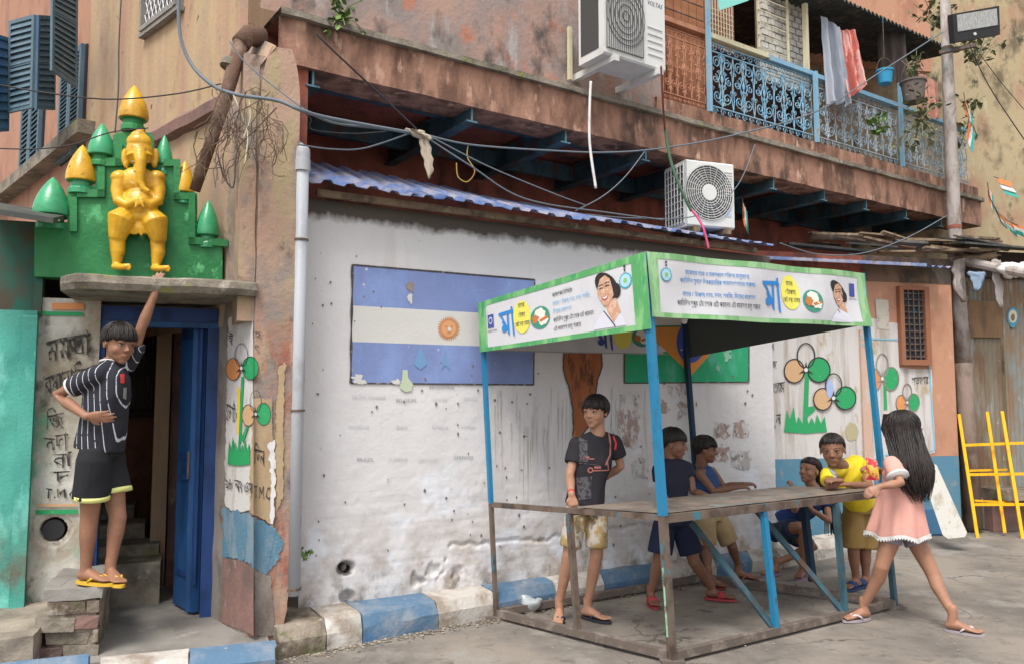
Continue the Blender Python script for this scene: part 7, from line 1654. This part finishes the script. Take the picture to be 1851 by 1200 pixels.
# boy in yellow leaning on the counter end
a = lambda x, y, d=0: at(x, y, d)
p = P('person', 'boy in a bright yellow T-shirt and mustard shorts leaning on the end of the counter', gnd(1548, 1055), skinmat('skin_mid_dark_brown', (.28, .138, .085)), .245)
nk = a(1521, 843, 6.10); shL = a(1497, 857, 5.98); shR = a(1554, 840, 6.22); pel = a(1552, 915, 6.42); hL = a(1541, 930, 6.40); hR = a(1566, 930, 6.46)
elL = a(1499, 880, 5.86); wL = a(1519, 868, 5.82); elR = a(1572, 878, 6.02); wR = a(1531, 875, 5.92)
p.trunk(pel, nk, shL, shR, hL, hR); p.head(a(1505, 813, 5.98), (-.42, -.90, -.10), (-.06, 0, 1), nk)
p.arm(shL, elL, wL); p.arm(shR, elR, wR); hand(p.b, wL, (-.95, -.25, .12), (0, .3, -1), -1, .5, .14); hand(p.b, wR, (-1, -.1, -.02), (0, 0, -1), -1, .3, .14)
kL = a(1543, 1000, 6.38); kR = a(1564, 1000, 6.46); aL = a(1547, 1042, 6.42); aR = a(1565, 1040, 6.5)
p.leg(hL, kL, aL); p.leg(hR, kR, aR); f1 = foot(p.b, aL, (-.7, -.6), .2, .02); f2 = foot(p.b, aR, (-.8, -.5), .2, .02); p.done(); hair(p.o, p.L, p.A, p.hs, .27, .06, -.20, .98, 17, 0, .03)
M_yt = mat('bright_yellow_cotton', (.78, .60, .03), [((.62, .44, .02), 7, 1, .5, .7, 3, None)])
shirt(p.o, pel, nk, shL, shR, hL, hR, elL, elR, M_yt, a(1553, 906, 6.40), .120, .55, .056, .10, 'tshirt', 10)
shorts(p.o, pel, hL, hR, kL, kR, .85, .85, mat('mustard_cloth', (.28, .18, .06), [((.26, .16, .05), 6, 1, .5, .7, 3, None)]), .084, .084, top=.02)
ct = drop(bpy.data.objects[sorted(o.name for o in p.o.children if o.name.startswith('tshirt'))[-1]], 5.9, None)
ct.quad('grey_shirt_panel', [(1497, 846), (1504, 846), (1524, 872), (1513, 872)], mat('grey_panel', (.30, .31, .34)), 4, 5, .005)
for fr_ in (f1, f2): sandal(p.o, fr_, mat('blue_rubber', (.03, .06, .16)), mat('blue_rubber', (.03, .06, .16)), .016, True)

# girl in pink, walking
Y = 5.42; a = lambda x, y, d=0: at(x, y, Y + d)
p = P('person', 'girl with long black hair in a pale pink lace-hemmed dress striding past the stall', gnd(1640, 1130), skinmat('skin_warm_brown', (.36, .185, .12)), .235)
nk = a(1630, 822, .0); shL = a(1612, 838, -.12); shR = a(1642, 838, .12); pel = a(1628, 935); hL = a(1619, 942, -.04); hR = a(1640, 945, .06)
elL = a(1628, 872, -.22); wL = a(1590, 879, -.24); elR = a(1606, 858, .18); wR = a(1584, 846, .12)
p.trunk(pel, nk, shL, shR, hL, hR, .95); p.head(a(1628, 775), (-.90, .40, -.12), (0, 0, 1), nk)
p.arm(shL, elL, wL, .95); p.arm(shR, elR, wR, .9); hand(p.b, wL, (-.8, 0, -.4), (0, .8, -.5), 1, .45, .14); hand(p.b, wR, (-.9, 0, .1), (0, .2, -1), 1, .5, .135)
kL = a(1594, 1022, -.02); kR = a(1688, 1040, -.04); aL = a(1561, 1092, .10); aR = a(1722, 1108, -.16)
p.leg(hL, kL, aL, 1.08, Vector((1, 0, 0))); p.leg(hR, kR, aR, 1.02, Vector((-.5, .5, 0)))
f1 = foot(p.b, aL, (-.95, -.35), .2, .018); f2 = foot(p.b, aR, (.75, -.6), .2, .012, .0); p.done()
M_pk = mat('pale_pink_cotton', (.64, .33, .28), [((.52, .26, .22), 9, .2, .46, .66, 3, None)], rough=.9)
xs_ = Vector((.55, .75, 0)).normalized(); ys_ = Vector((.75, -.55, 0)).normalized(); mb = MB(); hemc = a(1621, 968, 0)
rings = []
for i in range(15):
    t = i / 14; c = nk.lerp((shL + shR) / 2, .8).lerp(hemc, t); wx = .07 + .08 * min(1, t * 8) if t < .12 else .145 - .012 * math.sin((t - .12) * 4) + .018 * max(0, t - .30) / .7; wx2 = wx * (1 if t < .3 else 1.0)
    ring = []
    for k in range(72):
        g = 2 * math.pi * k / 72; pl = 1 + .075 * max(0, t - .2) * math.sin(g * 9 + 1.4 * math.sin(g * 2)) + .03 * t * math.sin(g * 4 + t * 3); ring.append(c + xs_ * math.cos(g) * wx * pl * .95 + ys_ * math.sin(g) * wx2 * pl * (1.0 + .12 * max(0, t - .5) * 2 if t > .3 else .75) + Vector((0, 0, .012 * math.sin(g * 5) * t)))
    rings.append(ring)
mb.loft(rings, True); dress = ob('dress', mb, M_pk, p.o, smooth=True)
lastr = rings[-1]; lace = MB()
for k in range(72): lace.bar(lastr[k] + Vector((0, 0, .010)), lastr[(k + 1) % 72] + Vector((0, 0, .010)), .006, .020)
for k in range(0, 72, 1): lace.ell(lastr[k] - Vector((0, 0, .004)), XYZ, (.006, .006, .008), 5, 4)
ob('lace_hem', lace, M_pwhite, p.o)
for S_, E_, nm in ((shL, elL, 1), (shR, elR, 2)):
    mb = MB(); sleeve(mb, S_, E_, .66, .056, .066); o_ = remesh('sleeve', mb, M_pk, p.o, .009, 2, .006, 12, 1, 4)
    e_ = S_.lerp(E_, .66); v = (E_ - S_).normalized(); ob('sleeve_lace', MB().tube([e_ - v * .006, e_ + v * .008], .070, 20), M_pwhite, p.o, smooth=True)
shorts(p.o, a(1626, 948), hL, hR, kL, kR, .46, .40, mat('mauve_grey_cloth', (.24, .22, .27)), .072, .080, 'under_shorts', top=-.01, wst=.10)
# waist-long hair, one mass with loose strands
mb = MB(); HS = [(a(1625, 748, .03), .09, .11), (a(1627, 775, .02), .115, .125), (a(1638, 806, -.05), .108, .10), (a(1649, 838, -.12), .118, .075), (a(1656, 864, -.13), .090, .055), (a(1661, 890, -.12), .035, .025)]
HX = Vector((.97, .1, 0)).normalized(); HY = Vector((-.1, .97, 0)).normalized(); rings = []
for i in range(26):
    t = i / 25 * (len(HS) - 1); k = min(int(t), len(HS) - 2); f_ = t - k; c = HS[k][0].lerp(HS[k + 1][0], f_); w = HS[k][1] * (1 - f_) + HS[k + 1][1] * f_; d = HS[k][2] * (1 - f_) + HS[k + 1][2] * f_
    rings.append([c + HX * math.cos(g) * w * (1 + .05 * nz((g * 7, i * .12, 3), 1)) + HY * math.sin(g) * d * (1 + .10 * nz((g * 9, i * .1, 8), 1)) for g in [2 * math.pi * j / 64 for j in range(64)]])
mb.loft(rings, True); random.seed(8); strand = MB()
for k in range(200):
    jit = Vector((random.uniform(-.014, .014), random.uniform(-.012, .006), 0)); g = random.uniform(math.pi * .9, 2.1 * math.pi); st = random.uniform(.3, 2.5); pts = []
    for i in range(8):
        t = min(len(HS) - 1, st + (len(HS) - 1 - st) * i / 7 * random.uniform(.98, 1.0)); kk = min(int(t), len(HS) - 2); f_ = t - kk; c = HS[kk][0].lerp(HS[kk + 1][0], f_); w = HS[kk][1] * (1 - f_) + HS[kk + 1][1] * f_; d = HS[kk][2] * (1 - f_) + HS[kk + 1][2] * f_
        pts.append(c + HX * math.cos(g) * w * 1.07 + HY * math.sin(g) * d * 1.07 + jit * (i / 7) ** 1.5 * 2 + HX * nz((k, i * .6, 0), 1) * .012 - Vector((0, 0, .07 * i / 7 * ((k * .37) % 1))))
    strand.tube(pts, [.001, .003, .0035, .0035, .003, .0025, .0018, .0006], 4)
hair(p.o, p.L, p.A, p.hs, -.10, -.35, -.45, 1.06, 20, 0, .02, 'long_hair', mb)
ob('loose_strands', strand, mat('hair_sheen', (.03, .024, .022), rough=.45, spec=.4), p.o, smooth=True, kind='stuff')
for fr_ in (f1, f2): sandal(p.o, fr_, mat('grey_pink_rubber', (.34, .30, .32)), mat('silver_strap', (.55, .50, .52)))
# snack packet held between them
q = [at(1565, 826, 5.5), at(1586, 832, 5.45), at(1590, 868, 5.45), at(1566, 866, 5.5)]
pk = thing('snack_packet', 'small shiny red and yellow snack packet held beside the girl in pink', 'snack packet', (q[2] + q[3]) / 2)
nn_ = (q[1] - q[0]).cross(q[3] - q[0]).normalized()
def pf(s): return lambda u, v: q[0].lerp(q[1], u).lerp(q[3].lerp(q[2], u), v) + nn_ * s * .018 * math.sin(math.pi * u) * math.sin(math.pi * v)
ob('packet_film', MB().grid(pf(1), 8, 10).grid(pf(-1), 8, 10), mat('packet_red', (.60, .03, .07), [((.72, .50, .08), 14, 1, .50, .56, 5, None)], rough=.25, spec=.6), pk, smooth=True)

# yellow elephant-headed relief figure on the green parapet
st = thing('relief_statue', 'glossy yellow elephant-headed deity relief standing on the slab before the green parapet', 'statue', PP.w(248, 492, .08))
U = .00318; e = lambda x, y, o=.05: PP.w(x, y, o); AX = (PP.d, PP.out, Vector((0, 0, 1)))
mb = MB(); E = lambda x, y, rx, ry, o=.05, d=None: mb.ell(e(x, y, o), AX, (rx * U, (d or min(rx, ry) * .8) * U, ry * U), 16, 12)
E(250, 330, 34, 30, .05, 18); E(253, 368, 33, 30, .06, 24); E(251, 392, 30, 16, .05, 20)
for s_, X in ((-1, 216), (1, 284)):
    E(X, 322, 16, 14, .05, 16); limb(mb, [e(X - 2 * s_, 322), e(X + 3 * s_, 345, .06), e(X + 1 * s_, 364, .08), e(X - 16 * s_, 371, .12), e(252 + 4 * s_, 362, .14)], [15 * U, 13 * U, 11 * U, 8.5 * U, 6 * U])
    for k in range(4): limb(mb, [e(252 + 3 * s_ + (k - 2) * 2.2 * 1, 360 + k * 1.4, .145), e(252 - (5 + k) * s_, 366 + k * 3.0, .155)], [2.4 * U, 2.0 * U], 7)
limb(mb, [e(233, 388, .05), e(219, 398, .08), e(213, 425, .07)], [20 * U, 26 * U, 17 * U]); limb(mb, [e(268, 388, .05), e(281, 402, .08), e(286, 430, .07)], [20 * U, 24 * U, 16 * U])
limb(mb, [e(212, 434, .06), e(213, 456, .06), e(211, 476, .06)], [14.5 * U, 13 * U, 8 * U]); limb(mb, [e(285, 438, .06), e(286, 458, .06), e(282, 480, .06)], [13.5 * U, 13 * U, 8 * U])
for X, Yf, s_ in ((212, 483, 1), (283, 486, 1)):
    limb(mb, [e(X - 4, Yf - 1, .07), e(X + 8, Yf, .10), e(X + 17, Yf - 1, .12)], [7 * U, 6 * U, 5.5 * U])
    for k in range(5): limb(mb, [e(X + 17, Yf - 4 + k * 2, .12), e(X + 24 - abs(k - 2), Yf - 5 + k * 2.4, .13)], [2.3 * U, 2.0 * U], 7)
E(252, 276, 25, 27, .06, 20); E(252, 258, 23, 18, .06, 19); E(251, 247, 15, 11, .06, 13); E(254, 239, 8, 7, .06, 8)
limb(mb, [e(253, 278, .10), e(254, 292, .125), e(254, 312, .125), e(255, 330, .12), e(260, 342, .125), e(268, 346, .13)], [13 * U, 10.5 * U, 8.5 * U, 7 * U, 5.5 * U, 4.5 * U])
for s_, X in ((-1, 226), (1, 281)): E(X, 284, 7, 17, .045, 5); E(X - 2 * s_, 296, 6, 9, .045, 5); limb(mb, [e(252 + 8 * s_, 300, .11), e(252 + 10 * s_, 310, .13)], [3 * U, 2.2 * U], 8)
limb(mb, [e(229, 281, .10), e(240, 277, .118), e(252, 274, .122), e(264, 277, .118), e(275, 281, .10)], [2.4 * U] * 5, 8)
for k in range(9):
    x = 236 + k * 3.6; limb(mb, [e(x, 398, .085), e(x - 1 + (k - 4) * .7, 412, .09), e(x + (k - 4) * 1.6, 426 - 5 * abs(math.sin(k * 1.9)), .085)], [2.6 * U, 3.0 * U, 2.4 * U], 7)
E(251, 402, 16, 10, .07, 6)
remesh('relief_figure', mb, M_yfin, st, .0055, 2)
for X in (241, 266): ob('painted_eye', MB().ell(e(X, 293, .118 if X < 250 else .112), AX, (4 * U, 1.6 * U, 2.2 * U), 10, 6), mat('eye_grey', (.25, .22, .12)), st, smooth=True)
